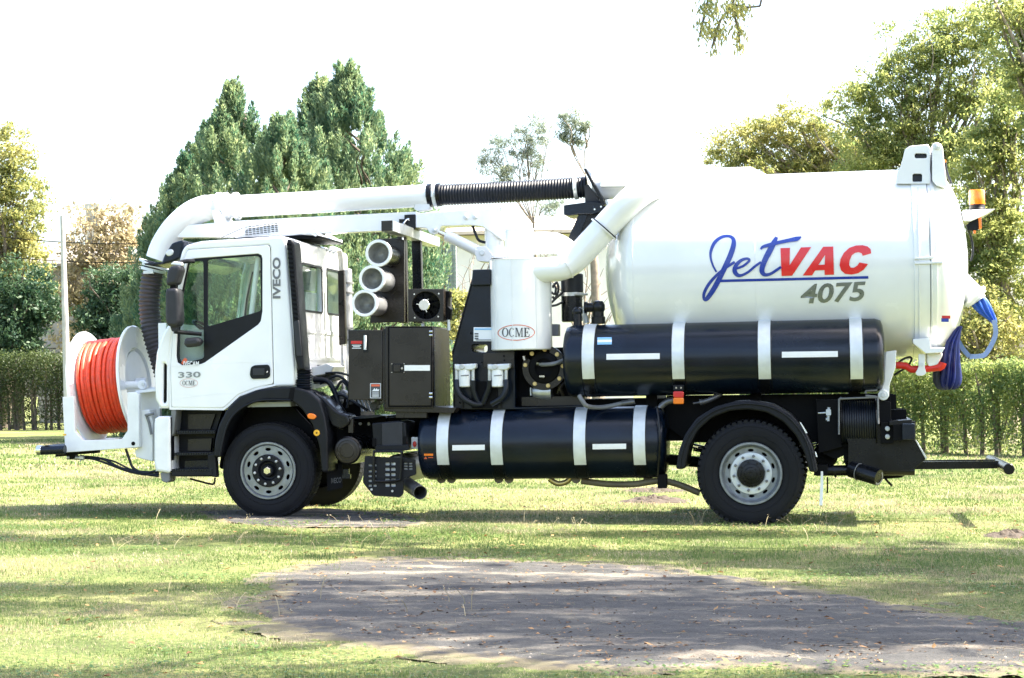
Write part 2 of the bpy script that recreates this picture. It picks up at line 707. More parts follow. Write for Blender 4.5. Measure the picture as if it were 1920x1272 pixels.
def V3(u, v, Y):
    return P(u, v, Y)


# ------------------------------------------------------------------ wheels
def torus(mb, c, axis, Rr, r, seg=56, rs=10, e1=None):
    prof = [(Rr + r * math.cos(a), r * math.sin(a)) for a in (2 * math.pi * i / rs for i in range(rs + 1))]
    return mb.lathe(prof, c, axis, seg)


def make_wheel(cx, cz, Y, R, width, front, side=1, lugs=False, full=True):
    """wheel with its axle along y; side = 1 shows its face to -y"""
    c = Vector((cx, Y, cz))
    ax = Vector((0, side, 0))
    rr = 0.298 if front else 0.312
    root = None
    tb = MB()
    w = width
    prof = [(rr - 0.01, 0.03), (rr + 0.012, 0.012), (rr + 0.05, 0.0), (R * 0.80, -0.008 + 0.004), (R * 0.90, 0.0), (R * 0.935, 0.012), (R * 0.955, 0.012),
            (R * 0.975, 0.024), (R, 0.045), (R, w - 0.045), (R * 0.965, w - 0.02), (R * 0.8, w), (rr, w - 0.02)]
    if lugs:
        prof = [(rr - 0.01, 0.03), (rr + 0.012, 0.012), (rr + 0.05, 0.0), (R * 0.80, -0.004), (R * 0.88, 0.0), (R * 0.93, 0.014), (R * 0.957, 0.03),
                (R * 0.957, w - 0.03), (R * 0.93, w - 0.014), (R * 0.8, w), (rr, w - 0.02)]
    tb.lathe(prof, c, ax, 72)
    ty = tb.build('wheel', M['rubber'], TR, angle=30)
    # tread blocks
    lg = MB()
    n = 54 if lugs else 62
    for i in range(n):
        a = 2 * math.pi * i / n
        e = Vector((math.cos(a), 0, math.sin(a)))
        t = Vector((-math.sin(a), 0, math.cos(a)))
        hw = R * math.pi / n * (0.62 if lugs else 0.80)
        r0, r1 = (R * 0.90, R) if lugs else (R * 0.965, R + 0.004)
        for (d0, d1, sk) in ((0.012, w * 0.45, 0.010), (w * 0.5, w - 0.012, -0.010)):
            vs = []
            for d, rsub in ((d0, 0.012 if d0 < 0.02 else 0), (d1, 0)):
                for r_, q in ((r0, 1.0), (r1 - rsub, 0.92)):
                    for s_ in (-1, 1):
                        vs.append(c + e * r_ + t * (s_ * hw * q + sk * (1 if d == d0 else -1)) + ax * d)
            lg.add(vs, [(0, 1, 3, 2), (4, 6, 7, 5), (0, 4, 5, 1), (2, 3, 7, 6), (0, 2, 6, 4), (1, 5, 7, 3)])
    if full:
        lg.build('tread', M['rubber'], ty, smooth=False)['kind'] = 'stuff'
    else:
        return ty
    # sidewall ribs
    sw = MB()
    for r_ in (R * 0.70, R * 0.86):
        torus(sw, c - ax * 0.001, ax, r_, 0.0045, 64, 6)
    sw.build('sidewall_rib', M['rubber'], ty)
    rb = MB()
    if front:
        rb.lathe([(rr + 0.004, 0.02), (rr + 0.012, 0.0), (rr + 0.006, -0.008), (rr - 0.010, -0.008), (rr - 0.018, 0.004), (rr - 0.03, 0.03), (rr - 0.035, 0.2)], c, ax, 64)
    else:
        rb.lathe([(rr + 0.004, 0.02), (rr + 0.012, 0.0), (rr + 0.006, -0.010), (rr - 0.012, -0.010), (rr - 0.02, 0.004), (rr - 0.028, 0.03), (rr - 0.033, 0.045),
                  (rr - 0.040, 0.05), (rr - 0.046, 0.10), (rr - 0.05, 0.2)], c, ax, 64)
    rim = rb.build('rim', M['rim'], ty)
    d0 = 0.012 if front else 0.085
    yy = Y + side * d0 if side > 0 else Y - d0 - 0.012
    hr = 0.228 if front else 0.236
    holes = []
    for i in range(10):
        a = 2 * math.pi * (i + 0.5) / 10
        holes.append(oval(cx + hr * math.cos(a), cz + hr * math.sin(a), 0.031 if front else 0.030, 0.017 if front else 0.014, 14, a + math.pi / 2))
    plate('rim_disc', oval(cx, cz, rr - 0.026 if front else rr - 0.04, rr - 0.026 if front else rr - 0.04, 60), yy, 0.012, M['rim'], ty,
          holes=holes + [oval(cx, cz, 0.10, 0.10, 40)], bevel=0.003, metres=True)
    bk = MB()
    bk.lathe([(0, 0.16), (rr - 0.03, 0.16)], c, ax, 40)
    bk.build('brake_drum', M['frame'], ty)
    if front:
        rg = MB()
        rg.lathe([(0.172, 0.02), (0.176, -0.006), (0.168, -0.014), (0.112, -0.016), (0.104, -0.008), (0.092, 0.03), (0.07, 0.034), (0.066, 0.0), (0.055, -0.02), (0.0, -0.022)], c, ax, 48)
        rg.build('hub', M['plastic'], ty)
        hx = MB()
        hx.lathe([(0.0, -0.048), (0.036, -0.048), (0.042, -0.042), (0.042, -0.018)], c, ax, 6)
        hx.build('hub_cap', M['chrome'], ty, smooth=False)
        nr, nd = 0.142, -0.014
    else:
        rg = MB()
        rg.lathe([(0.212, 0.086), (0.214, 0.070), (0.206, 0.066), (0.15, 0.066), (0.142, 0.07)], c, ax, 48)
        rg.build('hub_flange', M['zinc'], ty)
        hb = MB()
        hb.lathe([(0.145, 0.09), (0.143, 0.03), (0.135, 0.015), (0.10, 0.010), (0.096, -0.002), (0.066, -0.006), (0.060, -0.016), (0.03, -0.020), (0.0, -0.018)], c, ax, 48)
        for i in range(8):
            a = 2 * math.pi * i / 8 + 0.2
            hb.cyl(c + Vector((math.cos(a), 0, math.sin(a))) * 0.117 + ax * 0.016, -ax, 0.011, 0.012, 6)
        hb.build('hub', M['black'], ty)
        nr, nd = 0.178, 0.068
    for i in range(10):
        a = 2 * math.pi * i / 10 + 0.15
        nb = MB()
        p = c + Vector((math.cos(a), 0, math.sin(a))) * nr + ax * nd
        nb.cyl(p, -ax, 0.0155, 0.022, 6, 0.002)
        nb.cyl(p, -ax, 0.010, 0.032, 10, 0.003)
        nb.build('wheel_nut', M['steel'] if front else M['grey'], ty, smooth=False)
    return ty


fx, fz = T(502, 883, 0.06)
rxx, rzz = T(1408, 888, 0.06)
F_R = fz - 0.0 + 0.012
gzr = T(1408, 988, 0.1)[1]
R_R = rzz - gzr + 0.01
make_wheel(fx, fz, 0.07, F_R, 0.30, True)
make_wheel(rxx, rzz, 0.03, R_R, 0.29, False, lugs=True)
make_wheel(rxx, rzz, 0.36, R_R, 0.29, False, lugs=True, full=False)
make_wheel(fx, fz, 2.33, F_R, 0.30, True, side=-1)
make_wheel(rxx, rzz, 2.37, R_R, 0.29, False, side=-1, lugs=True, full=False)
make_wheel(rxx, rzz, 2.04, R_R, 0.29, False, side=-1, lugs=True)

# ------------------------------------------------------------------ chassis
ch = MB()
x0 = T(330, 800, 0.8)[0]
x1 = T(1700, 800, 0.8)[0]
zt = T(900, 780, 0.8)[1]
for y0 in (0.78, 1.54):
    ch.box((x0, y0, zt - 0.30), (x1, y0 + 0.08, zt))
for k in range(8):
    xx = x0 + (x1 - x0) * (k + 0.5) / 8
    ch.box((xx - 0.05, 0.86, zt - 0.25), (xx + 0.05, 1.54, zt - 0.05))
ch.build('chassis_frame', M['frame'], TR, smooth=False)
axl = MB()
axl.bar((fx, 0.3, fz), (fx, 2.1, fz), 0.06)
axl.bar((rxx, 0.5, rzz), (rxx, 1.9, rzz), 0.10)
axl.lathe([(0, -0.25), (0.16, -0.2), (0.24, 0), (0.16, 0.2), (0, 0.25)], (rxx, 1.2, rzz), (0, 1, 0), 24)
axl.bar((fx + 1.2, 1.2, zt - 0.25), (rxx, 1.2, rzz + 0.02), 0.06)
axl.build('axle', M['frame'], TR)
for (cx_, cz_, ys) in ((fx, fz, (0.82, 1.58)), (rxx, rzz, (0.82, 1.58))):
    for y_ in ys:
        sp = MB()
        for k in range(5):
            L = 0.75 - 0.11 * k
            pts = [(cx_ + t * L, y_, cz_ + 0.16 - 0.022 * k + 0.10 * (t * L / 0.75) ** 2) for t in np.linspace(-1, 1, 9)]
            for a, b in zip(pts[:-1], pts[1:]):
                sp.add([(a[0], y_ - 0.04, a[2]), (b[0], y_ - 0.04, b[2]), (b[0], y_ + 0.04, b[2]), (a[0], y_ + 0.04, a[2]),
                        (a[0], y_ - 0.04, a[2] + 0.018), (b[0], y_ - 0.04, b[2] + 0.018), (b[0], y_ + 0.04, b[2] + 0.018), (a[0], y_ + 0.04, a[2] + 0.018)],
                       [(0, 1, 5, 4), (3, 7, 6, 2), (4, 5, 6, 7), (0, 3, 2, 1)])
        sp.build('leaf_spring', M['frame'], TR, smooth=False)
# engine and gearbox under the cab, dark mass between the rails
eng = MB()
xe0, xe1 = T(395, 800, 1.2)[0], T(690, 800, 1.2)[0]
eng.box((xe0, 0.88, zt - 0.38), (xe1, 1.52, zt + 0.22))
eng.box((xe1, 0.98, zt - 0.30), (xe1 + 0.8, 1.42, zt + 0.02))
eng.cyl((xe1 - 0.3, 0.95, zt + 0.05), (0, -1, 0), 0.12, 0.14, 20)
eng.build('engine_block', M['frame'], TR)

# ------------------------------------------------------------------ cab
CY = 0.05
CW = 2.30
side = [(341, 470), (348, 460), (375, 453), (530, 443), (535, 452), (552, 690), (552, 724), (512, 725), (478, 730), (448, 743), (428, 762), (420, 769), (318, 767), (316, 690), (322, 600), (333, 500)]
door = [(352, 469), (503, 460), (506, 465), (512, 720), (480, 727), (446, 740), (425, 760), (418, 765), (322, 764), (320, 690), (326, 600), (338, 505)]
win = [(353, 488), (366, 485), (484, 476), (490, 479), (492, 485), (492, 584), (489, 602), (484, 609), (384, 680), (374, 684), (341, 685), (333, 680), (331, 668), (333, 610), (341, 545)]
m_door = [T(a, b, CY) for a, b in door]
m_cx = sum(p[0] for p in m_door) / len(m_door)
m_cz = sum(p[1] for p in m_door) / len(m_door)
m_side = [T(a, b, CY) for a, b in side]


def grow(pts, d):
    """push a polygon outwards by d metres"""
    out = []
    n = len(pts)
    area = sum(pts[i - 1][0] * pts[i][1] - pts[i][0] * pts[i - 1][1] for i in range(n))
    sgn = 1 if area > 0 else -1
    for i in range(n):
        a, b, c = Vector(pts[i - 1]), Vector(pts[i]), Vector(pts[(i + 1) % n])
        e1, e2 = (b - a).normalized(), (c - b).normalized()
        n1, n2 = Vector((e1.y, -e1.x)), Vector((e2.y, -e2.x))
        k = (n1 + n2)
        k = k / max(k.dot(n1), 0.3)
        out.append(tuple(b + k * d * sgn))
    return out


cab = plate('cab_body', rc(m_side, 0.03), CY, 0.09, M['white'], TR, holes=[grow(m_door, 0.004)], bevel=0.022, metres=True)
m_win = [T(a, b, CY) for a, b in win]
for yy, near in ((CY - 0.006, True), (CY + CW - 0.05, False)):
    dr = plate('cab_door', rc(m_door, 0.03), yy, 0.055, M['white'], TR, holes=[m_win], bevel=0.008, metres=True)
    qp = [(355, 492), (381, 489), (382, 672), (346, 681), (337, 677), (335, 667), (337, 612), (344, 548)]
    mp = [(389, 487), (482, 480), (488, 484), (489, 583), (389, 613)]
    mq, mm = [T(a, b, CY) for a, b in qp], [T(a, b, CY) for a, b in mp]
    tr_ = plate('window_trim', grow(m_win, -0.001), yy + 0.008, 0.03, M['plastic'], dr, holes=[rc(mq, 0.03), rc(mm, 0.03)], bevel=0.004, metres=True)
    plate('quarter_window', rc(grow(mq, -0.0005), 0.03), yy + 0.02, 0.006, M['glass'], dr, bevel=0.0005, metres=True)
    plate('side_window', rc(grow(mm, -0.0005), 0.03), yy + 0.02, 0.006, M['glass'], dr, bevel=0.0005, metres=True)
    if near:
        DOOR = dr
plate('cab_side_panel', rc(m_side, 0.03), CY + CW - 0.09, 0.09, M['white'], TR, holes=[grow(m_door, 0.004)], bevel=0.022, metres=True)
# roof, rear wall, floor, front
roof = [(341, 472), (348, 459), (375, 452), (530, 442), (536, 452), (537, 458), (525, 460), (376, 466), (356, 474)]
RF = plate('cab_roof', rc([T(a, b, CY) for a, b in roof], 0.03), CY + 0.03, CW - 0.06, M['white'], TR, bevel=0.02, metres=True)
xb = T(545, 600, CY)[0]
zr0, zr1 = T(552, 715, CY)[1], T(535, 450, CY)[1]
wz0, wz1 = T(573, 584, 0.6)[1], T(573, 497, 0.6)[1]
plate_yz('cab_rear_wall', rc([(CY + 0.03, zr0), (CY + CW - 0.03, zr0), (CY + CW - 0.03, zr1), (CY + 0.03, zr1)], 0.06), xb - 0.02, 0.07, M['white'], TR,
         holes=[rc(rect(0.34, wz0, 1.16, wz1), 0.05), rc(rect(1.36, wz0, 2.12, wz1), 0.05)], bevel=0.02)
for a, b in ((0.34, 1.16), (1.36, 2.12)):
    gw = plate_yz('rear_window', rc(rect(a, wz0, b, wz1), 0.05), xb + 0.015, 0.006, M['glass'], TR, bevel=0.001)
    plate_yz('window_seal', rc(rect(a - 0.012, wz0 - 0.012, b + 0.012, wz1 + 0.012), 0.05), xb + 0.045, 0.010, M['plastic'], gw,
             holes=[rc(rect(a + 0.012, wz0 + 0.012, b - 0.012, wz1 - 0.012), 0.05)], bevel=0.003)
# pressed swage across the rear wall
sg = MB()
for z_ in (wz0 - 0.22, wz0 - 0.52):
    sg.box((xb + 0.045, 0.3, z_ - 0.02), (xb + 0.062, 2.1, z_ + 0.02))
sg.build('rear_swage', M['white'], TR, smooth=False)
xf0 = T(318, 700, CY)[0]
xfw = T(338, 505, CY)[0]
zfl = T(400, 765, CY)[1]
fl = MB()
fl.box((xf0 + 0.03, CY + 0.05, zfl), (xb - 0.03, CY + CW - 0.05, zfl + 0.05))
fl.build('cab_floor', M['interior'], TR, smooth=False)
zsc = T(325, 605, CY)[1]
ztop = T(345, 470, CY)[1]
ws_ = MB()
xa, xb_ = T(327, 610, CY)[0], T(350, 474, CY)[0]
ws_.add([(xa, CY + 0.06, zsc), (xa, CY + CW - 0.06, zsc), (xb_, CY + CW - 0.06, ztop), (xb_, CY + 0.06, ztop),
         (xa + 0.012, CY + 0.06, zsc), (xa + 0.012, CY + CW - 0.06, zsc), (xb_ + 0.012, CY + CW - 0.06, ztop), (xb_ + 0.012, CY + 0.06, ztop)],
        [(0, 1, 2, 3), (7, 6, 5, 4), (0, 3, 7, 4), (1, 5, 6, 2), (0, 4, 5, 1), (3, 2, 6, 7)])
ws_.build('windscreen', M['screen'], TR, smooth=False)
# front mask, which curves forward of the door
fm = [(330, 606), (322, 640), (318, 690), (318, 766), (300, 766), (291, 750), (289, 700), (293, 660), (304, 628), (318, 604)]
slot = [(306, 681), (311, 684), (312, 690), (311, 752), (308, 757), (305, 755)]
plate('front_mask', rc(fm, 5), CY - 0.005, 0.30, M['white'], TR, holes=[rc(slot, 2)], bevel=0.03)
plate('grille_slot', slot, CY + 0.03, 0.2, M['frame'], TR, bevel=0.002)
fp = MB()
xg = T(302, 700, 0.4)[0]
fp.box((xg, 0.33, T(302, 766, 0.4)[1]), (xg + 0.09, 2.05, T(320, 606, 0.4)[1]))
fp.build('front_panel', M['white'], TR, smooth=False)
# bumper corner
bc = [(290, 785), (296, 781), (316, 781), (319, 786), (320, 884), (316, 888), (292, 884), (288, 870), (288, 795)]
plate('bumper', rc(bc, 4), 0.02, 0.30, M['white2'], TR, bevel=0.03)
bm_ = MB()
xg2 = T(290, 830, 0.3)[0]
bm_.box((xg2, 0.32, T(290, 884, 0.3)[1]), (xg2 + 0.14, 2.1, T(290, 785, 0.3)[1]))
bm_.build('bumper_beam', M['white2'], TR, smooth=False)
plate('bumper_foot', rc([(300, 886), (318, 886), (318, 902), (313, 906), (303, 903)], 3), 0.05, 0.2, M['grey'], TR, bevel=0.01)
plate('bumper_seam', rect(319.5, 783, 321, 886), 0.04, 0.1, M['plastic'], TR, bevel=0.001)
# steps
stp = plate('step_well', [(321, 767), (418, 767), (404, 812), (398, 850), (398, 894), (321, 894)], 0.30, 0.05, M['plastic'], TR, bevel=0.004)
plate('step_panel', [(352, 777), (404, 776), (394, 806), (352, 806)], 0.27, 0.03, M['brown'], stp, bevel=0.003)
plate('step_panel', [(352, 823), (397, 822), (395, 846), (352, 846)], 0.25, 0.03, M['brown'], stp, bevel=0.003)
plate('step_panel', [(346, 864), (392, 863), (390, 878), (346, 879)], 0.22, 0.03, M['tankblack'], stp, bevel=0.003)
for (a, b, c, d, y_) in ((330, 808, 404, 815, 0.10), (326, 849, 402, 855, 0.06), (322, 880, 398, 893, 0.03)):
    ed = plate('step_tread', [(a, b), (c, b - 1), (c, d - 1), (a, d)], y_, 0.22, M['plastic'], stp, bevel=0.004)
    tb_ = MB()
    for k in range(16):
        x_, z_ = T(a + 3 + (c - a - 6) * k / 15, b + 2, y_)
        tb_.box((x_ - 0.007, y_ - 0.006, z_ - 0.012), (x_ + 0.007, y_ + 0.1, z_ + 0.010))
    o_ = tb_.build('step_grip', M['tankblack'], stp, smooth=False)
    o_['kind'] = 'stuff'
plate('step_bracket', rc([(389, 853), (403, 850), (406, 896), (391, 893)], 3), 0.04, 0.1, M['plastic'], stp, bevel=0.01)
plate('step_bracket', [(321, 767), (330, 767), (326, 812), (321, 820)], 0.06, 0.2, M['grey'], stp, bevel=0.004)
lp = MB()
lp.tube([V3(356, 898, 0.1), V3(375, 903, 0.1), V3(396, 908, 0.1), V3(402, 906, 0.1), V3(403, 896, 0.1)], 0.011, 8, smooth=4)
lp.build('step_stirrup', M['frame'], TR)
# interior
for y_ in (0.42, 1.55):
    st = MB()
    xs = T(470, 640, 0.6)[0]
    zs = T(470, 650, 0.6)[1]
    st.box((xs - 0.32, y_, zs - 0.10), (xs + 0.22, y_ + 0.5, zs + 0.10))
    for (za, zb, dx, dw) in ((0.08, 0.66, 0.0, 0.0), (0.68, 0.92, 0.10, 0.12)):
        Mx = Matrix.Translation((xs + 0.20, y_, zs)) @ Matrix.Rotation(rad(8), 4, 'Y')
        st.box((-0.07, dw, za), (0.08, 0.5 - dw, zb), Mx)
    st.build('cab_seat', M['seat'], TR, smooth=False)
ds = MB()
ds.box((xf0 + 0.06, CY + 0.08, zfl + 0.35), (xf0 + 0.42, CY + CW - 0.08, T(340, 622, 0.6)[1]))
ds.build('dashboard', M['interior'], TR, smooth=False)
sw_ = MB()
cw = V3(395, 622, 0.62)
axw = Vector((-0.55, 0, -0.83)).normalized()
torus(sw_, cw, axw, 0.22, 0.016, 36, 8)
sw_.bar(cw, cw + axw * 0.4, 0.03)
e_ = axw.orthogonal().normalized()
for k in range(3):
    q = Matrix.Rotation(2.1 * k, 3, axw) @ e_
    sw_.bar(cw, cw + q * 0.22, 0.012)
sw_.build('steering_wheel', M['plastic'], TR)
pl = MB()
for y_ in (0.14, 2.2):
    pl.bar((T(470, 590, y_)[0], y_, T(470, 600, y_)[1]), (T(484, 480, y_)[0], y_, T(484, 482, y_)[1]), 0.03)
pl.build('seat_belt_pillar', M['offwhite'], TR)
# door details
for (a, b, c, d) in ((316, 688, 511, 679), (320, 750, 440, 737)):
    cr = MB()
    cr.tube([V3(a + (c - a) * t, b + (d - b) * t - (2 * math.sin(math.pi * t)), CY - 0.004) for t in np.linspace(0.03, 0.99, 8)], 0.0035, 6)
    cr.build('door_crease', M['white2'], DOOR)
hd = plate('door_handle', rc([(470, 689), (477, 685), (503, 684), (506, 690), (506, 706), (500, 710), (472, 711), (468, 704)], 4), CY - 0.022, 0.02, M['plastic'], DOOR, bevel=0.005)
plate('handle_grip', rc(rect(474, 691, 496, 704), 3), CY - 0.034, 0.014, M['mirrorback'], DOOR, bevel=0.004)
lk = MB()
lk.cyl(V3(501, 698, CY - 0.02), (0, -1, 0), 0.011, 0.008, 14, 0.002)
lk.build('door_lock', M['chrome'], DOOR)
# lettering on the cab
m3 = scaled_text('330', 334, 698, 376, 709, weight=0.02, dy=1)
decal('door_number', m3, on_plane(CY - 0.012), M['greyletter'], DOOR)
decal('door_badge', serif_ocme(342, 714, 366, 723), on_plane(CY - 0.012), M['darkletter'], DOOR)
decal('door_badge', ring2d(354, 718.5, 17, 8.5, 0.9), on_plane(CY - 0.0115), M['pinkline'], DOOR)
decal('window_sticker', scaled_text('IVECAM', 344, 677.5, 373, 686.5, weight=0.03), on_plane(CY - 0.014), M['label'], DOOR)
decal('window_sticker', fill2d([[(340, 681), (343, 675), (347, 671), (351, 674), (351, 680), (346, 681), (343, 684)]]), on_plane(CY - 0.0135), M['orangeline'], DOOR)
decal('pillar_lettering', scaled_text('IVECO', 511, 483, 526, 560, weight=0.036, vertical=True), on_plane(CY - 0.006), M['grey'], TR)
# mud-guards
fa = [(400, 858), (402, 828), (410, 796), (426, 766), (450, 744), (486, 730), (530, 725), (553, 726), (578, 733), (600, 752), (609, 780), (614, 812), (615, 886),
      (603, 886), (598, 838), (585, 796), (566, 768), (545, 751), (500, 750), (468, 757), (440, 776), (423, 806), (412, 858)]
ff = plate('front_mudguard', rc(fa, 6), -0.01, 0.42, M['plastic'], TR, bevel=0.02)
lip = MB()
lip.tube([V3(a, b, -0.012) for a, b in ((412, 856), (423, 806), (440, 776), (468, 757), (500, 750), (545, 751))], 0.012, 8, smooth=4)
lip.build('mudguard_lip', M['plastic'], ff)
plate('mudguard_joint', [(544, 727), (553, 727), (549, 752), (540, 750)], -0.016, 0.05, M['frame'], ff, bevel=0.003)
mk = plate('side_marker', rc([(575, 778), (580, 775), (590, 777), (593, 782), (588, 787), (577, 785)], 3), -0.035, 0.03, M['amber'], TR, bevel=0.008)
yr = MB()
yr.cyl(V3(594, 812, -0.01), (0, -1, 0), 0.034, 0.010, 24, 0.003)
yo = yr.build('side_reflector', M['yellow'], TR)
yc_ = MB()
yc_.cyl(V3(594, 812, -0.018), (0, -1, 0), 0.008, 0.006, 12)
yc_.build('reflector_screw', M['frame'], yo)
# inner wing behind the wheel with covers rising to the engine
plate('rear_wing', rc([(585, 733), (606, 745), (632, 772), (654, 780), (656, 795), (640, 806), (622, 800), (612, 780), (600, 755)], 5), 0.12, 0.35, M['black'], TR, bevel=0.02)
plate('wheel_liner', rc([(422, 800), (470, 762), (545, 758), (585, 800), (600, 860), (600, 880), (410, 880)], 8), 0.46, 0.06, M['frame'], TR, bevel=0.01)
plate('mud_flap', [(612, 872), (642, 868), (642, 915), (613, 922)], 0.40, 0.012, M['rubber'], TR, bevel=0.003)
decal('flap_lettering', scaled_text('IVECO', 621, 897, 640, 907, weight=0.01, dy=2), on_plane(0.395), M['grey'], TR)
# mirrors
def mirror(name, pts, y, dep, m=M['mirrorback']):
    return plate(name, rc(pts, 6), y, dep, m, TR, bevel=0.035)


mu = mirror('upper_mirror', [(320, 498), (335, 497), (339, 505), (330, 534), (312, 536), (310, 530), (313, 506)], -0.22, 0.18)
ml = mirror('lower_mirror', [(311, 541), (330, 540), (334, 548), (336, 604), (330, 613), (312, 612), (309, 600), (309, 548)], -0.24, 0.20)
plate('mirror_neck', rc([(319, 534), (330, 534), (329, 542), (318, 542)], 2), -0.18, 0.08, M['frame'], ml, bevel=0.008)
plate('mirror_foot', rc([(318, 611), (332, 611), (330, 622), (322, 622)], 2), -0.18, 0.08, M['mirrorback'], ml, bevel=0.008)
ma = MB()
ma.tube([V3(333, 493, -0.14), V3(350, 490, -0.06), V3(364, 490, 0.0)], 0.024, 8)
ma.tube([V3(326, 622, -0.14), V3(345, 624, -0.08), V3(378, 627, 0.0)], 0.022, 8)
ma.build('mirror_arm', M['plastic'], TR)
plate('mirror_bracket', rc([(319, 496), (326, 490), (341, 492), (340, 499)], 2), -0.16, 0.10, M['white'], TR, bevel=0.01)
mirror('kerb_mirror', [(345, 634), (370, 632), (378, 640), (372, 649), (348, 652), (343, 646)], -0.12, 0.12)
# sun visor with round lamps at the roof front
vz = plate('sun_visor', rc([(322, 456), (342, 450), (345, 454), (338, 484), (320, 492), (301, 497), (307, 480)], 4), 0.10, 2.15, M['tankblack'], TR, bevel=0.02)
for y_ in (0.095, ):
    plate('visor_lamp', oval(318, 474, 8, 6.5, 24, -0.5), y_, 0.05, M['lampglass'], vz, bevel=0.012)
plate('visor_lip', [(270, 494), (320, 490), (336, 485), (335, 488), (318, 496), (272, 497)], 0.35, 1.6, M['tankblack'], vz, bevel=0.003)
# roof air conditioner with its grille slots
acp = [(436, 445), (462, 429), (500, 421), (528, 419), (575, 428), (598, 442), (560, 440), (530, 443)]
acu = plate('roof_air_conditioner', rc(acp, 5), 0.65, 1.1, M['white'], TR, bevel=0.03)
vs_ = MB()
for r_ in range(5):
    for k in range(9):
        u0 = 459 + k * 7 + r_ * 0.3
        v0 = 425.5 - k * 0.85 + r_ * 3.6
        if v0 > 442 - k * 0.6:
            continue
        a = V3(u0, v0, 0.645)
        b = V3(u0 + 5, v0 - 0.6 + 1.7, 0.645)
        vs_.box((a.x, 0.640, b.z), (b.x, 0.66, a.z))
vo = vs_.build('grille_slots', M['frame'], acu, smooth=False)
vo['kind'] = 'stuff'
plate('roof_gap', [(436, 446), (560, 440), (600, 444), (600, 447), (440, 449)], 0.7, 1.0, M['frame'], TR, bevel=0.004)
wi = MB()
wi.tube([V3(455, 428, 0.5), V3(415, 446, 0.5)], 0.005, 6)
wi.build('antenna', M['grey'], TR)
# air intake stack behind the cab
sk = plate('air_intake_stack', rc([(537, 449), (546, 449), (551, 456), (569, 688), (569, 694), (558, 694), (552, 668), (548, 600)], 4), 0.0, 0.27, M['plastic'], TR, bevel=0.02)
lv = []
for k in range(17):
    t = k / 16
    v = 456 + t * 138
    u = 537.5 + t * 12.5
    q = plate('louvre', [(u, v), (u + 9.5, v + 1), (u + 9.5, v + 6), (u, v + 4)], -0.016, 0.03, M['frame'], sk, bevel=0.003)
plate('stack_side_panel', rc([(550, 604), (560, 600), (566, 668), (556, 668)], 3), -0.014, 0.03, M['mirrorback'], sk, bevel=0.006)
be = MB()
pb = [V3(569, 693, 0.17), V3(569, 730, 0.17)]
npt = 60
bp_ = [pb[0].lerp(pb[1], i / npt) for i in range(npt + 1)]
be.tube(bp_, [0.082 + 0.012 * math.sin(i / npt * 2 * math.pi * 8) for i in range(npt + 1)], 24)
be.build('intake_bellows', M['hose_black'], TR)
# exhaust silencer and pipes behind the cab
ex = MB()
ex.cyl(V3(650, 650, 1.55), (0, 0, 1), 0.075, V3(650, 505, 1.55).z - V3(650, 650, 1.55).z, 24, 0.01)
exo = ex.build('exhaust_silencer', M['steel'], TR)
for v in (533, 551, 618, 640):
    cl = MB()
    c0 = V3(650, v, 1.55)
    cl.cyl(c0, (0, 0, 1), 0.079, 0.022, 24)
    cl.build('silencer_band', M['grey'], exo)
hs_ = plate('heat_shield', rc([(633, 508), (645, 506), (648, 645), (635, 648)], 2), 1.25, 0.08, M['brown'], TR, bevel=0.01)
cp = MB()
for dx, r_ in ((0, 0.014), (6, 0.014), (12, 0.012)):
    cp.tube([V3(612 + dx, 470 + dx * 0.4, 1.2), V3(624 + dx, 464 + dx * 0.4, 1.3), V3(634 + dx * 0.6, 474 + dx * 0.3, 1.4), V3(637 + dx * 0.6, 508, 1.5)], r_, 8, smooth=5)
cp.build('air_line', M['offwhite'], TR)
for u in (640, 651):
    dn = MB()
    dn.tube([V3(u, 645, 1.4), V3(u + 2, 700, 1.4), V3(u + 5, 742, 1.35)], 0.02, 10)
    dn.build('down_pipe', M['white2'], TR)
gb = MB()
gb.box(tuple(V3(588, 712, 0.9) - Vector((0, 0, 0.05))), tuple(V3(624, 684, 0.9) + Vector((0, 0.5, 0))))
gb.cyl(V3(620, 704, 0.7), (0, 1, 0), 0.06, 0.3, 16)
gb.build('clutch_servo', M['grey'], TR)
plate('cab_rear_mount', [(584, 690), (612, 682), (626, 688), (620, 700), (586, 706)], 0.55, 0.5, M['white2'], TR, bevel=0.01)
hoses = MB()
for pts, r_ in (([(588, 712), (612, 714), (626, 732), (638, 765), (655, 785)], 0.030), ([(600, 720), (630, 705), (650, 716), (662, 735)], 0.014),
                ([(610, 700), (640, 700), (668, 715), (675, 750)], 0.012), ([(620, 745), (640, 740), (660, 752), (690, 770)], 0.016), ([(630, 730), (642, 715), (655, 735), (650, 765)], 0.016),
                ([(600, 735), (606, 760), (625, 775), (645, 790)], 0.02)):
    hoses.tube([V3(a, b, 0.55) for a, b in pts], r_, 10, smooth=5)
hoses.build('engine_hose', M['hose_black'], TR)
en = MB()
for u in (668, 675, 682, 689):
    en.bar(V3(u, 742, 0.75), V3(u + 12, 772, 0.72), 0.012)
en.build('bundled_pipe', M['steel'], TR)
en2 = MB()
for (u, v, r_) in ((640, 740, 0.05), (655, 752, 0.04), (700, 762, 0.045), (708, 755, 0.03), (630, 752, 0.05)):
    en2.cyl(V3(u, v, 0.6), (0, 1, 0), r_, 0.15, 16, 0.008)
en2.build('valve_block', M['grey'], TR)

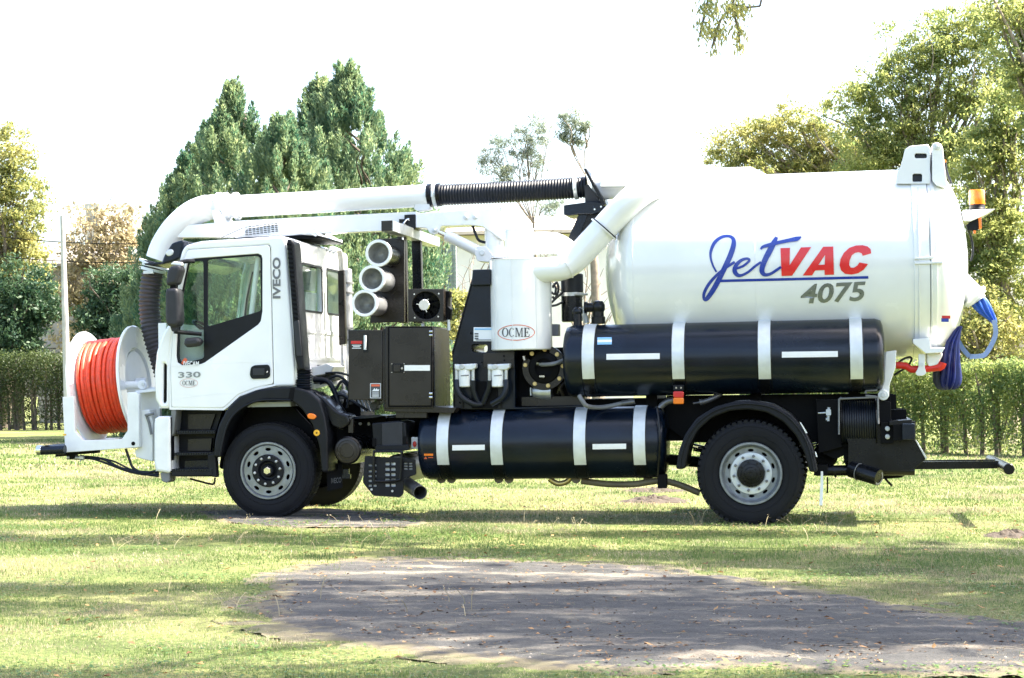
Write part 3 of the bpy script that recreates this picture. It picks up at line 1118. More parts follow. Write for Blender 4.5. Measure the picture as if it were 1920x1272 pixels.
# ------------------------------------------------------------------ low parts between the axles
at = MB()
at.cyl(V3(651, 845, 0.10), (0, 1, 0), 0.150, 0.7, 40, 0.02)
ao = at.build('air_reservoir', M['black'], TR)
ad = MB()
c0 = V3(651, 845, 0.10)
ad.lathe([(0.0, -0.012), (0.075, -0.012), (0.08, -0.006), (0.105, -0.004), (0.11, -0.010), (0.132, -0.006), (0.138, 0.004)], c0, (0, 1, 0), 40)
ad.build('reservoir_end', M['brown'], ao)
plate('reservoir_strap', [(653, 786), (662, 786), (662, 812), (653, 812)], 0.16, 0.05, M['brown'], TR, bevel=0.003)
plate('reservoir_valve', [(643, 880), (653, 880), (653, 890), (656, 890), (656, 898), (641, 898), (641, 890), (643, 890)], 0.25, 0.06, M['tankblack'], TR, bevel=0.004)
plate('frame_bracket', [(655, 784), (720, 780), (724, 783), (724, 840), (690, 845), (655, 820)], 0.72, 0.05, M['frame'], TR, bevel=0.004)
plate('frame_cover', [(655, 782), (705, 778), (722, 780), (700, 784), (656, 787)], 0.35, 0.4, M['tankblack'], TR, bevel=0.003)
for (u, v) in ((676, 795), (692, 795)):
    bl = MB()
    bl.cyl(V3(u, v, 0.71), (0, -1, 0), 0.018, 0.02, 10, 0.003)
    bl.build('frame_bolt', M['offwhite'], TR)
bb = plate('battery_box', rc([(697, 794), (744, 789), (760, 792), (763, 838), (758, 846), (704, 846), (700, 836)], 3), 0.12, 0.5, M['plastic'], TR, bevel=0.012)
plate('battery_lid', rc([(716, 794), (754, 791), (755, 836), (716, 836)], 2), 0.105, 0.03, M['mirrorback'], bb, bevel=0.005)
plate('battery_step', rc([(704, 836), (766, 834), (766, 845), (704, 846)], 2), 0.08, 0.08, M['plastic'], bb, bevel=0.006)
plate('box_latch', rc(rect(698, 822, 704, 838), 1), 0.10, 0.03, M['frame'], bb, bevel=0.003)
plate('box_latch', rc(rect(756, 818, 762, 834), 1), 0.10, 0.03, M['frame'], bb, bevel=0.003)
plate('tank_bracket', rc(rect(771, 820, 786, 842), 2), 0.25, 0.06, M['offwhite'], TR, bevel=0.004)
plate('warning_lamp', oval(777, 833, 3.5, 5.5, 16), 0.23, 0.03, M['redlamp'], TR, bevel=0.005)
# perforated step guard
gp = [(684, 855), (778, 861), (780, 890), (756, 898), (756, 926), (750, 933), (700, 930), (680, 905)]
gh = []
for r_ in range(5):
    for k in range(2):
        gh.append(rc(rect(690 + k * 9, 873 + r_ * 9 - (0 if r_ else 2), 697 + k * 9, 877 + r_ * 9 - (0 if r_ else 2)), 1.5))
        gh.append(rc(rect(721.5 + k * 11, 867.5 + r_ * 10, 730.5 + k * 11, 873 + r_ * 10), 1.8))
    if r_ < 3:
        for k in range(2):
            gh.append(rect(757 + k * 9, 868 + r_ * 5, 764 + k * 9, 871 + r_ * 5))
gd = plate('step_guard', rc(gp, 3), 0.06, 0.03, M['plastic'], TR, holes=gh, bevel=0.002)
gbk = plate('hole_light_sheet', rc(grow(gp, -3), 3), 0.093, 0.02, M['label'], gd, bevel=0.002)  # pale sheet added to stand for bright light showing through the holes
hp = MB()
hp.tube([V3(a, b, 0.03) for a, b in ((703, 846), (701, 852), (702, 896), (706, 903), (745, 901), (751, 893), (753, 853), (750, 847), (703, 847))], 0.013, 8, smooth=4)
hp.build('guard_handle', M['black'], gd)
for (u, v) in ((697, 918), (736, 921), (740, 870)):
    b_ = MB()
    b_.cyl(V3(u, v, 0.06), (0, -1, 0), 0.013, 0.012, 6)
    b_.build('guard_bolt', M['steel'], gd, smooth=False)
# tail pipe
tp = MB()
pa, pb_ = V3(757, 903, 0.55), V3(788, 924, 0.02)
tp.lathe([(0.075, 0), (0.075, (pb_ - pa).length), (0.069, (pb_ - pa).length), (0.066, 0.1), (0, 0.1)], pa, pb_ - pa, 32)
tp.build('exhaust_tailpipe', M['exh'], TR)
sl = MB()
sl.cyl(V3(745, 880, 0.35), (0, 1, 0), 0.16, 1.1, 32, 0.02)
sl.build('muffler', M['exh'], TR)


# ------------------------------------------------------------------ black cylindrical tanks
def side_tank(name, u0, u1, vt, vb, Yc, straps, vstrap, tapes, parts_name='tank_strap'):
    um = 0.5 * (u0 + u1)
    z1, z0 = T(um, vt, Yc)[1], T(um, vb, Yc)[1]
    R_ = 0.5 * (z1 - z0)
    zc = 0.5 * (z1 + z0)
    # silhouettes seen from slightly below/above the axis barely differ from the axis plane
    vm = 0.5 * (vt + vb)
    xa, xb = T(u0, vm, Yc - 0.6 * R_)[0], T(u1, vm, Yc - R_)[0]
    L_ = xb - xa
    k = 0.07
    pr = [(0, 0.0), (R_ * 0.6, 0.0), (R_ - k, 0.012), (R_ - k * 0.3, k * 0.45), (R_, k * 1.3), (R_, L_ - k * 1.3), (R_ - k * 0.3, L_ - k * 0.45), (R_ - k, L_ - 0.012), (R_ * 0.6, L_), (0, L_)]
    tb_ = MB()
    tb_.lathe(pr, (xa, Yc, zc), (1, 0, 0), 80)
    tk = tb_.build(name, M['tankblack'], TR, angle=50)

    def on(u, v, off=0.004):
        Y = Yc - R_
        for _ in range(6):
            x, z = T(u, v, Y)
            dz = max(-R_ * 0.999, min(R_ * 0.999, z - zc))
            Y = Yc - math.sqrt((R_ + off) ** 2 - dz * dz)
        return Vector((x, Y, z))
    for u in straps:
        xs = on(u, vm)[0]
        zz = on(u, vstrap)[2]
        a_end = math.asin(max(-1, min(1, (zz - zc) / R_)))
        sb = MB()
        hw = 0.063
        n = 22
        for i in range(n + 1):
            a = rad(100) + (a_end - rad(100)) * i / n
            for off in (0.004, 0.011):
                for dx in (-hw, hw):
                    sb.v.append((xs + dx, Yc - (R_ + off) * math.cos(a), zc + (R_ + off) * math.sin(a)))
        for i in range(n):
            b0, b1 = 4 * i, 4 * i + 4
            sb.f += [(b0 + 2, b0 + 3, b1 + 3, b1 + 2), (b0, b1, b1 + 1, b0 + 1), (b0, b0 + 2, b1 + 2, b1), (b0 + 1, b1 + 1, b1 + 3, b0 + 3)]
        sb.f += [(0, 1, 3, 2), (4 * n, 4 * n + 2, 4 * n + 3, 4 * n + 1)]
        so = sb.build(parts_name, M['zinc'], tk, angle=30)
        bd = MB()
        for s_ in (-hw - 0.006, hw + 0.006):
            bd.lathe([(R_ + 0.003, s_ - 0.004), (R_ + 0.006, s_), (R_ + 0.003, s_ + 0.004)], (xs, Yc, zc), (1, 0, 0), 64)
        bd.lathe([(R_ + 0.002, -0.05), (R_ + 0.003, -0.045), (R_ + 0.003, 0.045), (R_ + 0.002, 0.05)], (xs, Yc, zc), (1, 0, 0), 64)
        bd.build('strap_band', M['black'], tk)
    for (a, b, c, d) in tapes:
        me = fill2d([[(a, b), (c, b - (c - a) * 0.014), (c, d - (c - a) * 0.014), (a, d)]])
        decal('reflective_strip', me, lambda u, v: on(u, v, 0.0045), M['reflect'], tk, cut=(1, 3))
    return tk, on, (xa, xb, Yc, zc, R_)


LT, on_lt, ltd = side_tank('lower_water_tank', 784, 1247, 765, 898, 0.46, (829, 930, 1086, 1198), 871, ((848, 835, 909, 845), (1111, 833, 1174, 843)))
me = fill2d([rect(795, 851, 812, 855)])
decal('warning_sticker', me, lambda u, v: on_lt(u, v, 0.005), M['amber'], LT)
me = fill2d([[(795, 861), (798, 856), (801, 861)], rect(803, 857.5, 812, 859)])
decal('warning_sticker', me, lambda u, v: on_lt(u, v, 0.005), M['orangeline'], LT)
UT, on_ut, utd = side_tank('upper_water_tank', 1055, 1660, 604, 740, 0.42, (1102, 1271, 1433, 1606), 710, ((1137, 664, 1237, 675), (1466, 660, 1571, 671)))
for (b0, b1, mm_) in ((633, 637.5, 'sky_blue'), (637.5, 642, 'label'), (642, 646.5, 'sky_blue')):
    me = fill2d([[(1120, b0), (1147, b0 - 0.5), (1147, b1 - 0.5), (1120, b1)]])
    decal('flag_sticker', me, lambda u, v: on_ut(u, v, 0.005), M[mm_], UT)
# mounting feet under the lower tank, and its vertical rear cable
ft = MB()
for u in (827, 846, 935, 954, 1080, 1215):
    ft.cyl(V3(u, 898, 0.46), (0, 1, 0), 0.05, 0.03, 16)
ft.build('tank_foot', M['tan_hose'], LT)
kc = MB()
kc.tube([V3(1231, 762, 0.15), V3(1234, 780, 0.10), V3(1237, 830, 0.06), V3(1233, 893, 0.12)], 0.011, 8, smooth=5)
kc.build('tank_cable', M['black'], TR)
plate('cable_guide', rc(rect(1233, 890, 1250, 916), 2), 0.20, 0.12, M['frame'], TR, bevel=0.004)
tp2 = MB()
tp2.tube([V3(1090, 902, 0.5), V3(1140, 908, 0.5), V3(1190, 908, 0.45), V3(1235, 902, 0.42), V3(1270, 908, 0.42), V3(1312, 925, 0.42)], 0.035, 12, smooth=5)
tp2.build('low_hose', M['tan_hose'], TR)
tp3 = MB()
tp3.tube([V3(1030, 898, 0.5), V3(1045, 907, 0.5), V3(1062, 904, 0.5), V3(1070, 896, 0.5)], 0.03, 10, smooth=4)
tp3.build('drain_elbow', M['brass'], TR)

# ------------------------------------------------------------------ cabinets and machinery amidships
c1 = plate('control_cabinet', rect(653, 619, 717, 750), 0.10, 0.75, M['brown'], TR, bevel=0.006)
plate('cabinet_rail', rect(717, 617, 722, 756), 0.115, 0.6, M['brown'], c1, bevel=0.003)
gl_ = MB()
gl_.bar(V3(684.5, 656, 0.085), V3(684.5, 629, 0.085), 0.016)
gl_.build('level_gauge', M['zinc'], c1)
plate('gauge_plate', rect(681, 626, 690, 661), 0.094, 0.008, M['black'], c1, bevel=0.001)
plate('warning_label', rect(658, 639.5, 679, 645), 0.098, 0.004, M['redlamp'], c1, bevel=0.0005)
for k, (a, b) in enumerate(((660, 677), (662, 675), (660, 677))):
    plate('label_line', rect(a, 647 + k * 2.8, b, 648.4 + k * 2.8), 0.098, 0.003, M['label'], c1, bevel=0.0003)
lb = plate('notice_label', rc(rect(694, 719, 714, 747), 1), 0.097, 0.004, M['label'], c1, bevel=0.0005)
plate('notice_panel', rc(rect(695, 720, 713, 746), 1), 0.095, 0.004, M['darkletter'], c1, bevel=0.0004)
plate('notice_band', rect(696, 721, 712, 725), 0.093, 0.004, M['orangeline'], c1, bevel=0.0004)
plate('notice_symbol', [(697, 734), (700, 731), (702, 728), (704, 731), (706, 728), (708, 731), (711, 730), (710, 734)], 0.093, 0.004, M['label'], c1, bevel=0.0003)
for k in range(4):
    plate('label_line', rect(698, 736.5 + k * 2.4, 710, 737.5 + k * 2.4), 0.093, 0.004, M['label'], c1, bevel=0.0003)
c2 = plate('tool_cabinet', rect(722, 612, 812, 766), 0.08, 0.85, M['brown'], TR, bevel=0.006)
dd = plate('cabinet_door', rect(730, 615, 808, 761), 0.062, 0.02, M['brown'], c2, bevel=0.004)
sm = MB()
for a, b in (((728.5, 613.5), (809, 613.5)), ((728.5, 762.5), (809, 762.5)), ((728.5, 613.5), (728.5, 762.5)), ((809, 613.5), (809, 762.5))):
    sm.bar(V3(a[0], a[1], 0.07), V3(b[0], b[1], 0.07), 0.007, 6)
sm.build('door_seal', M['frame'], c2)
plate('latch_plate', rect(735, 682, 758, 699), 0.054, 0.01, M['black'], c2, bevel=0.002)
plate('latch_paddle', rc(rect(738, 684, 750, 697), 1), 0.044, 0.012, M['brown'], c2, bevel=0.003)
lk = MB()
lk.cyl(V3(754, 691, 0.05), (0, -1, 0), 0.012, 0.01, 12)
for (u, v) in ((735, 682.5), (758, 682.5), (735, 698.5), (758, 698.5)):
    lk.cyl(V3(u, v, 0.05), (0, -1, 0), 0.006, 0.008, 8)
lk.build('latch_lock', M['chrome'], c2)
plate('reflective_strip', rect(758, 685, 806, 695.5), 0.056, 0.006, M['reflect'], c2, bevel=0.0005)
for v in (622, 629, 738, 745):
    hn = MB()
    hn.bar(V3(805, v, 0.055), V3(811, v, 0.055), 0.013, 8)
    hn.build('door_hinge', M['chrome'], c2)
plate('cabinet_plinth', [(718, 757), (855, 765), (850, 775), (720, 772)], 0.10, 0.8, M['brown'], TR, bevel=0.004)
plate('plinth_foot', rect(742, 772, 800, 784), 0.14, 0.6, M['brown'], TR, bevel=0.004)
xq = T(812, 690, 0.08)[0]
plate_yz('cabinet_side', rect(0.10, T(812, 763, 0.08)[1], 0.91, T(812, 614, 0.08)[1]), xq + 0.001, 0.012, M['tankblack'], c2, bevel=0.003)
# duct tubes, flanged ends facing out
pnl = plate('duct_panel', rc([(706, 449), (742, 447), (758, 450), (758, 604), (694, 606), (694, 560), (706, 520)], 2), 0.62, 0.05, M['brown'], TR, bevel=0.004)
for (u, v) in ((710, 475), (698, 523), (684, 569)):
    yb = 0.05
    c0 = V3(u, v, yb)
    db = MB()
    db.lathe([(0.118, 0.0), (0.118, 0.58), (0.0, 0.58)], c0, (0, 1, 0), 40)
    do = db.build('duct_tube', M['grey'] if v > 480 else M['black'], TR)
    fb = MB()
    fb.lathe([(0.112, 0.004), (0.112, -0.012), (0.116, -0.016), (0.140, -0.016), (0.144, -0.010), (0.144, 0.012), (0.118, 0.016)], c0, (0, 1, 0), 48)
    fb.build('duct_flange', M['white'], do)
    ib = MB()
    ib.lathe([(0.112, -0.005), (0.108, 0.05), (0.09, 0.16), (0.05, 0.2), (0, 0.21)], c0, (0, 1, 0), 40)
    ib.build('duct_inside', M['lens'], do)
# posts and cross bar
for (u0, u1, y_) in ((744, 760, 0.85), (771, 788, 1.45)):
    plate('boom_rest_post', [(u0, 424 if y_ < 1 else 426), (u1, 426 if y_ < 1 else 430), (u1 + 4, 606), (u0 + 4, 606)], y_, 0.09, M['brown'] if y_ < 1 else M['black'], TR, bevel=0.004)
xa_, za_ = T(715, 434, 0.0)
xb2, zb2 = T(737, 414, 0.0)
cb = MB()
cb.box((xa_, 0.0, za_), (xb2, 2.4, zb2))
cb.build('boom_rest_bar', M['steel'], TR, smooth=False)
plate('bar_end', [(715, 414.5), (735, 413.5), (735, 433), (715, 433.5)], -0.012, 0.02, M['brown'], TR, bevel=0.002)
plate('boom_saddle', [(758, 403), (778, 402), (779, 430), (770, 432), (760, 420), (748, 418), (748, 411), (758, 411)], 1.0, 0.25, M['black'], TR, bevel=0.004)
sp_ = MB()
sp_.tube([V3(752, 425, 0.95), V3(762, 412, 0.95), V3(766, 410, 0.95), V3(767, 414, 0.95)], 0.008, 6)
sp_.tube([V3(755, 440, 0.84), V3(757, 500, 0.84), V3(757, 600, 0.84)], 0.012, 6)
sp_.build('lock_wire', M['chrome'], TR)
# oil cooler with fan
fbx = plate('oil_cooler', rect(765, 542, 832, 603), 0.20, 0.18, M['brown'], TR, holes=[oval(799, 573, 26, 26, 40)], bevel=0.006)
plate('cooler_core', rect(770, 546, 842, 600), 0.36, 0.16, M['black'], fbx, bevel=0.006)
for (u, v) in ((777, 552), (823, 551), (778, 596), (822, 594)):
    b_ = MB()
    b_.cyl(V3(u, v, 0.20), (0, -1, 0), 0.009, 0.008, 10)
    b_.build('cooler_screw', M['chrome'], fbx)
c0 = V3(799, 573, 0.30)
for k in range(9):
    a = 2 * math.pi * k / 9
    bl = MB()
    e = Vector((math.cos(a), 0, math.sin(a)))
    t = Vector((-math.sin(a), 0, math.cos(a)))
    bl.add([c0 + e * 0.05 + t * 0.02 - Vector((0, 0.02, 0)), c0 + e * 0.145 + t * 0.045 - Vector((0, 0.02, 0)), c0 + e * 0.145 - t * 0.045 + Vector((0, 0.02, 0)), c0 + e * 0.05 - t * 0.02 + Vector((0, 0.02, 0)),
            c0 + e * 0.05 + t * 0.02 - Vector((0, 0.016, 0)), c0 + e * 0.145 + t * 0.045 - Vector((0, 0.016, 0)), c0 + e * 0.145 - t * 0.045 + Vector((0, 0.024, 0)), c0 + e * 0.05 - t * 0.02 + Vector((0, 0.024, 0))],
           [(0, 1, 2, 3), (4, 7, 6, 5), (0, 4, 5, 1), (2, 6, 7, 3), (1, 5, 6, 2)])
    bl.build('fan_blade', M['plastic'], fbx, smooth=False)
fh = MB()
fh.cyl(c0, (0, -1, 0), 0.062, 0.115, 32, 0.008)
for k in range(3):
    a = 2 * math.pi * k / 3 + 0.9
    fh.bar(c0 + Vector((math.cos(a) * 0.05, -0.105, math.sin(a) * 0.05)), c0 + Vector((math.cos(a) * 0.082, -0.105, math.sin(a) * 0.082)), 0.010, 6)
fh.build('fan_hub', M['chrome'], fbx)
gd_ = MB()
for r_ in (0.09, 0.12, 0.145):
    torus(gd_, c0 - Vector((0, 0.095, 0)), (0, 1, 0), r_, 0.003, 40, 6)
for k in range(8):
    a = 2 * math.pi * k / 8 + 0.2
    gd_.bar(c0 - Vector((0, 0.095, 0)), c0 + Vector((math.cos(a) * 0.15, -0.095, math.sin(a) * 0.15)), 0.003, 5)
gd_.build('fan_guard', M['frame'], fbx)
plate('cooler_manifold', [(834, 546), (843, 546), (843, 556), (840, 560), (840, 575), (845, 580), (843, 600), (834, 600)], 0.30, 0.12, M['frame'], fbx, bevel=0.006)
fr_ = MB()
fr_.bar(V3(793, 606, 0.3), V3(793, 613, 0.3), 0.02)
fr_.bar(V3(841, 600, 0.3), V3(842, 620, 0.3), 0.018)
fr_.build('cooler_foot', M['zinc'], fbx)
# blower housing: tall tapering plate
bh = plate('blower_housing', [(889, 510), (920, 506), (924, 655), (965, 655), (965, 768), (850, 768), (848, 664)], 0.30, 0.75, M['tankblack'], TR, holes=[rc([(884, 646), (914, 646), (914, 661), (884, 661)], 6)], bevel=0.006)
plate('housing_cap', rc([(886, 506), (920, 505), (920, 535), (884, 536)], 2), 0.24, 0.10, M['tankblack'], bh, bevel=0.01)
plate('housing_panel', [(906, 663), (964, 660), (964, 690), (906, 690)], 0.285, 0.03, M['brown'], bh, bevel=0.003)
plate('rating_plate', rect(888, 614, 922, 640), 0.290, 0.01, M['label'], bh, bevel=0.001)
plate('rating_heading', rect(890, 616, 921, 619), 0.286, 0.006, M['sky_blue'], bh, bevel=0.0004)
for k in range(3):
    plate('rating_line', rect(890, 625 + k * 4.4, 897, 627.5 + k * 4.4), 0.286, 0.006, M['darkletter'], bh, bevel=0.0004)
plate('rating_line', rect(892, 637, 921, 638.5), 0.286, 0.006, M['darkletter'], bh, bevel=0.0003)
for k, (u, v) in enumerate(((883, 625), (904, 680), (945, 668), (946, 676), (945, 684), (854, 700), (862, 755), (880, 755), (940, 755))):
    b_ = MB()
    b_.cyl(V3(u, v, 0.285), (0, -1, 0), 0.010, 0.010, 8)
    b_.build('housing_bolt', M['frame'], bh)
rb_ = MB()
for (a, b, c, d) in ((851, 762, 851, 740), (868, 766, 868, 750), (940, 766, 940, 748), (848, 664, 889, 512)):
    rb_.bar(V3(a, b, 0.29), V3(c, d, 0.29), 0.009, 6)
rb_.build('housing_edge', M['black'], bh)
# two filters with hoses
for u0 in (858, 920):
    w_ = 32 if u0 < 900 else 33
    head = plate('filter_head', rc([(u0 - 6, 684), (u0 + w_ + 2, 682), (u0 + w_ + 2, 690), (u0 + w_ - 4, 694), (u0 + 2, 695), (u0 - 6, 692)], 1.5), 0.14, 0.12, M['zinc'], TR, bevel=0.012)
    cn = MB()
    cb0 = V3(u0 + 13.5, 726, 0.20)
    cn.cyl(cb0, (0, 0, 1), 0.066, V3(u0 + 13.5, 693, 0.20).z - cb0.z, 28, 0.01)
    cn.build('oil_filter', M['white2'], head)
    ln_ = plate('filter_print', [(u0 + 6, 704), (u0 + 21, 703), (u0 + 21, 705), (u0 + 6, 706)], 0.132, 0.004, M['grey'], head, bevel=0.0005)
    cpk = MB()
    for du in (-2, 29):
        cpk.bar(V3(u0 + du, 692, 0.18), V3(u0 + du, 714, 0.18), 0.020, 10)
        cpk.bar(V3(u0 + du, 683, 0.18), V3(u0 + du, 690, 0.18), 0.026, 6)
    cpk.cyl(V3(u0 + 9, 688, 0.15), (0, -1, 0), 0.028, 0.03, 18, 0.004)
    cpk.build('hose_coupling', M['steel'], head)
    hh = MB()
    if u0 < 900:
        hh.tube([V3(u0 - 2, 713, 0.18), V3(u0 - 1, 728, 0.16), V3(u0 + 8, 745, 0.16), V3(u0 + 30, 758, 0.2), V3(u0 + 45, 758, 0.25)], 0.030, 12, smooth=6)
        hh.tube([V3(u0 + 29, 713, 0.18), V3(u0 + 30, 735, 0.2), V3(u0 + 40, 758, 0.25)], 0.030, 12, smooth=6)
    else:
        hh.tube([V3(u0 - 2, 713, 0.18), V3(u0 - 4, 730, 0.2), V3(u0 - 15, 756, 0.25)], 0.030, 12, smooth=6)
        hh.tube([V3(u0 + 29, 713, 0.18), V3(u0 + 29, 728, 0.16), V3(u0 + 22, 745, 0.16), V3(u0 + 2, 758, 0.2)], 0.030, 12, smooth=6)
    hh.build('filter_hose', M['hose_black'], head)
plate('hose_bay', rect(884, 715, 932, 766), 0.27, 0.04, M['frame'], TR, bevel=0.003)
# pump bay
plate('pump_bay', [(965, 655), (1095, 650), (1095, 768), (965, 768)], 0.62, 0.05, M['frame'], TR, bevel=0.004)
be_ = MB()
be_.bar(V3(964, 690, 0.28), V3(964, 767, 0.28), 0.012, 6)
be_.bar(V3(964, 766, 0.28), V3(1095, 762, 0.28), 0.012, 6)
be_.build('bay_edge', M['tankblack'], TR)
pc = V3(1021, 690, 0.42)
pm = MB()
pm.cyl(pc, (0, 1, 0), 0.20, 0.35, 40, 0.02)
pm.lathe([(0.10, -0.05), (0.16, -0.04), (0.18, 0.0)], pc, (0, 1, 0), 36)
po = pm.build('vacuum_pump', M['frame'], TR)
fg = MB()
fg.lathe([(0.17, -0.03), (0.235, -0.03), (0.24, -0.02), (0.24, 0.02)], pc, (0, 1, 0), 44, rad(20), rad(300), up=(0, 0, 1))
fg.build('pump_flange', M['brown'], po)
for a in np.linspace(rad(60), rad(350), 8):
    b_ = MB()
    q = pc + Vector((-math.cos(a) * 0.205, -0.03, -math.sin(a) * 0.205 * 0.95))
    b_.cyl(q, (0, -1, 0), 0.024, 0.014, 14, 0.003)
    b_.cyl(q, (0, -1, 0), 0.013, 0.026, 6)
    b_.build('pump_bolt', M['brass'], po)
ph = MB()
ph.tube([V3(1008, 683, 0.36), V3(1022, 684, 0.30), V3(1040, 682, 0.26), V3(1056, 676, 0.3)], 0.022, 10, smooth=5)
ph.build('pump_hose', M['grey'], po)
pk = MB()
pk.bar(V3(1008, 683, 0.36), V3(1016, 684, 0.33), 0.026, 8)
pk.bar(V3(982, 668, 0.34), V3(984, 676, 0.34), 0.02, 6)
pk.bar(V3(1012, 706, 0.34), V3(1022, 706, 0.33), 0.018, 6)
pk.build('pump_fitting', M['chrome'], po)
bm2 = MB()
a_, b2_ = V3(978, 745, 0.45), V3(1095, 760, 0.45)
bm2.box((a_.x, 0.45, b2_.z), (b2_.x, 0.55, a_.z))
bm2.build('sub_frame_rail', M['brown'], TR, smooth=False)
jk = MB()
jk.lathe([(0.0, 0), (0.07, 0.0), (0.10, 0.1), (0.10, 0.2), (0, 0.2)], V3(1000, 735, 0.50), (1, 0, 0), 20)
jk.box(tuple(V3(994, 742, 0.48)), tuple(V3(996, 727, 0.48) + Vector((0, 0.1, 0))))
jk.build('gear_motor', M['steel'], TR)
hk = MB()
hk.tube([V3(1062, 716, 0.48), V3(1052, 724, 0.46), V3(1046, 738, 0.48)], 0.02, 8, smooth=4)
hk.tube([V3(1045, 716, 0.48), V3(1050, 728, 0.46), V3(1056, 742, 0.48)], 0.02, 8, smooth=4)
hk.build('control_linkage', M['brown'], TR)
lw = MB()
lw.tube([V3(1086, 742, 0.12), V3(1092, 752, 0.10), V3(1102, 762, 0.12), V3(1130, 764, 0.3), V3(1165, 757, 0.35), V3(1185, 752, 0.35)], 0.024, 10, smooth=6)
lw.build('transfer_hose', M['grey'], TR)
cpl = MB()
cpl.bar(V3(1166, 757, 0.35), V3(1190, 753, 0.35), 0.030, 12)
cpl.tube([V3(1238, 764, 0.35), V3(1250, 754, 0.35), V3(1262, 751, 0.35)], 0.034, 12, smooth=4)
cpl.bar(V3(1300, 757, 0.35), V3(1312, 755, 0.35), 0.012, 8)
cpl.bar(V3(1312, 755, 0.35), V3(1318, 754, 0.35), 0.034, 12)
cpl.tube([V3(1318, 754, 0.35), V3(1330, 750, 0.35), V3(1342, 744, 0.38), V3(1352, 738, 0.42)], 0.028, 12, smooth=4)
cpl.build('hose_fitting', M['exh'], TR)

# ------------------------------------------------------------------ cyclone drum and white ducts
DY = 0.44
dl, dr_ = T(919, 570, DY)[0], T(1034, 570, DY)[0]
DR = 0.5 * (dr_ - dl)
DX = 0.5 * (dl + dr_)
dz1, dz0 = T(977, 484, DY - DR)[1], T(977, 656, DY - DR)[1]
dm = MB()
dm.lathe([(0, dz0), (DR - 0.01, dz0), (DR, dz0 + 0.01), (DR, dz1 - 0.01), (DR - 0.01, dz1), (0, dz1)], (DX, DY, 0), (0, 0, 1), 80)
DRUM = dm.build('cyclone_drum', M['white'], TR)
nl, nr_ = T(947, 455, DY)[0], T(1001, 455, DY)[0]
nk = MB()
NR = 0.5 * (nr_ - nl)
NX = 0.5 * (nl + nr_)
nz1 = T(975, 426, DY - NR)[1]
nk.lathe([(NR, dz1 - 0.01), (NR, nz1 - 0.01), (NR - 0.01, nz1), (0, nz1)], (NX, DY, 0), (0, 0, 1), 48)
nk.build('drum_neck', M['white'], DRUM)
plate('lifting_eye', [(964, 428), (966, 412), (970, 407), (975, 407), (979, 412), (980, 428)], DY, 0.02, M['white2'], DRUM, holes=[oval(972.5, 415, 3, 3, 14)], bevel=0.003)
sm_ = MB()
for a in (0.9, 2.35, 4.6):
    sm_.bar((DX + (DR + 0.001) * math.cos(a), DY - (DR + 0.001) * abs(math.sin(a)), dz0 + 0.01), (DX + (DR + 0.001) * math.cos(a), DY - (DR + 0.001) * abs(math.sin(a)), dz1 - 0.01), 0.004, 6)
torus(sm_, (DX, DY, dz1 - 0.004), (0, 0, 1), DR, 0.006, 64, 6)
sm_.build('weld_seam', M['white2'], DRUM)


def on_drum(off):
    def f(u, v):
        Y = DY - DR
        for _ in range(6):
            x, z = T(u, v, Y)
            dx = max(-DR * 0.999, min(DR * 0.999, x - DX))
            Y = DY - math.sqrt((DR + off) ** 2 - dx * dx)
        return Vector((x, Y, z))
    return f


decal('drum_lettering', serif_ocme(941, 615, 993, 632), on_drum(0.004), M['darkletter'], DRUM, cut=(0, 4))
me = fill2d([[(p[0], p[1] - (p[0] - 967) * 0.02) for p in oval(968, 624, 35, 15, 56)], [(p[0], p[1] - (p[0] - 967) * 0.02) for p in oval(968, 624, 33.6, 13.6, 56)]])
decal('drum_oval', me, on_drum(0.003), M['orangeline'], DRUM, cut=(0, 4))

pp = MB()
pts = [V3(995, 509, 0.30), V3(1030, 506, 0.28), V3(1055, 502, 0.29), V3(1075, 490, 0.31), V3(1095, 470, 0.32), V3(1150, 410, 0.33), V3(1186, 374, 0.34), V3(1212, 355, 0.42), V3(1230, 350, 0.60), V3(1240, 352, 0.85)]
sp1 = spline(pts, 8)
pp.tube(sp1, [0.130 + 0.018 * min(1, max(0, i / len(sp1) * 2 - 0.2)) for i in range(len(sp1))], 40)
PP = pp.build('vacuum_duct', M['white'], TR, angle=60)
# mitred nose of the duct on the drum
nb_ = MB()
q0 = V3(998, 509, 0.30)
nb_.lathe([(0.13, 0), (0.115, 0.05), (0.085, 0.10), (0.04, 0.14), (0.0, 0.155)], q0, (q0 - V3(1020, 507, 0.30)), 36)
nb_.build('duct_nose', M['white'], PP)
pf = MB()
ca, cb_ = V3(1133, 429, 0.327), V3(1140, 421, 0.33)
pf.lathe([(0.14, -0.018), (0.17, -0.018), (0.17, -0.004), (0.14, -0.004)], ca, cb_ - ca, 48)
pf.build('duct_joint', M['white2'], PP)
pg = MB()
pg.lathe([(0.14, -0.002), (0.163, -0.002), (0.163, 0.010), (0.14, 0.010)], ca, cb_ - ca, 48)
pg.build('joint_gasket', M['black'], PP)
pj = MB()
for (a, b, y_, c, d, y2) in ((1060, 500, 0.29, 1066, 496, 0.30), (1182, 378, 0.34, 1186, 374, 0.34)):
    qa, qb = V3(a, b, y_), V3(c, d, y2)
    torus(pj, qa, qb - qa, 0.142, 0.005, 48, 6)
pj.build('duct_weld', M['white2'], PP)
p2 = MB()
p2.tube([V3(990, 457, DY), V3(1020, 456, DY), V3(1042, 458, DY), V3(1058, 466, 0.48), V3(1075, 482, 0.52), V3(1088, 498, 0.56)], 0.118, 36, smooth=6)
P2 = p2.build('cross_duct', M['white'], TR, angle=60)
p2w = MB()
torus(p2w, V3(1041, 458, DY), V3(1046, 459, DY) - V3(1041, 458, DY), 0.119, 0.005, 40, 6)
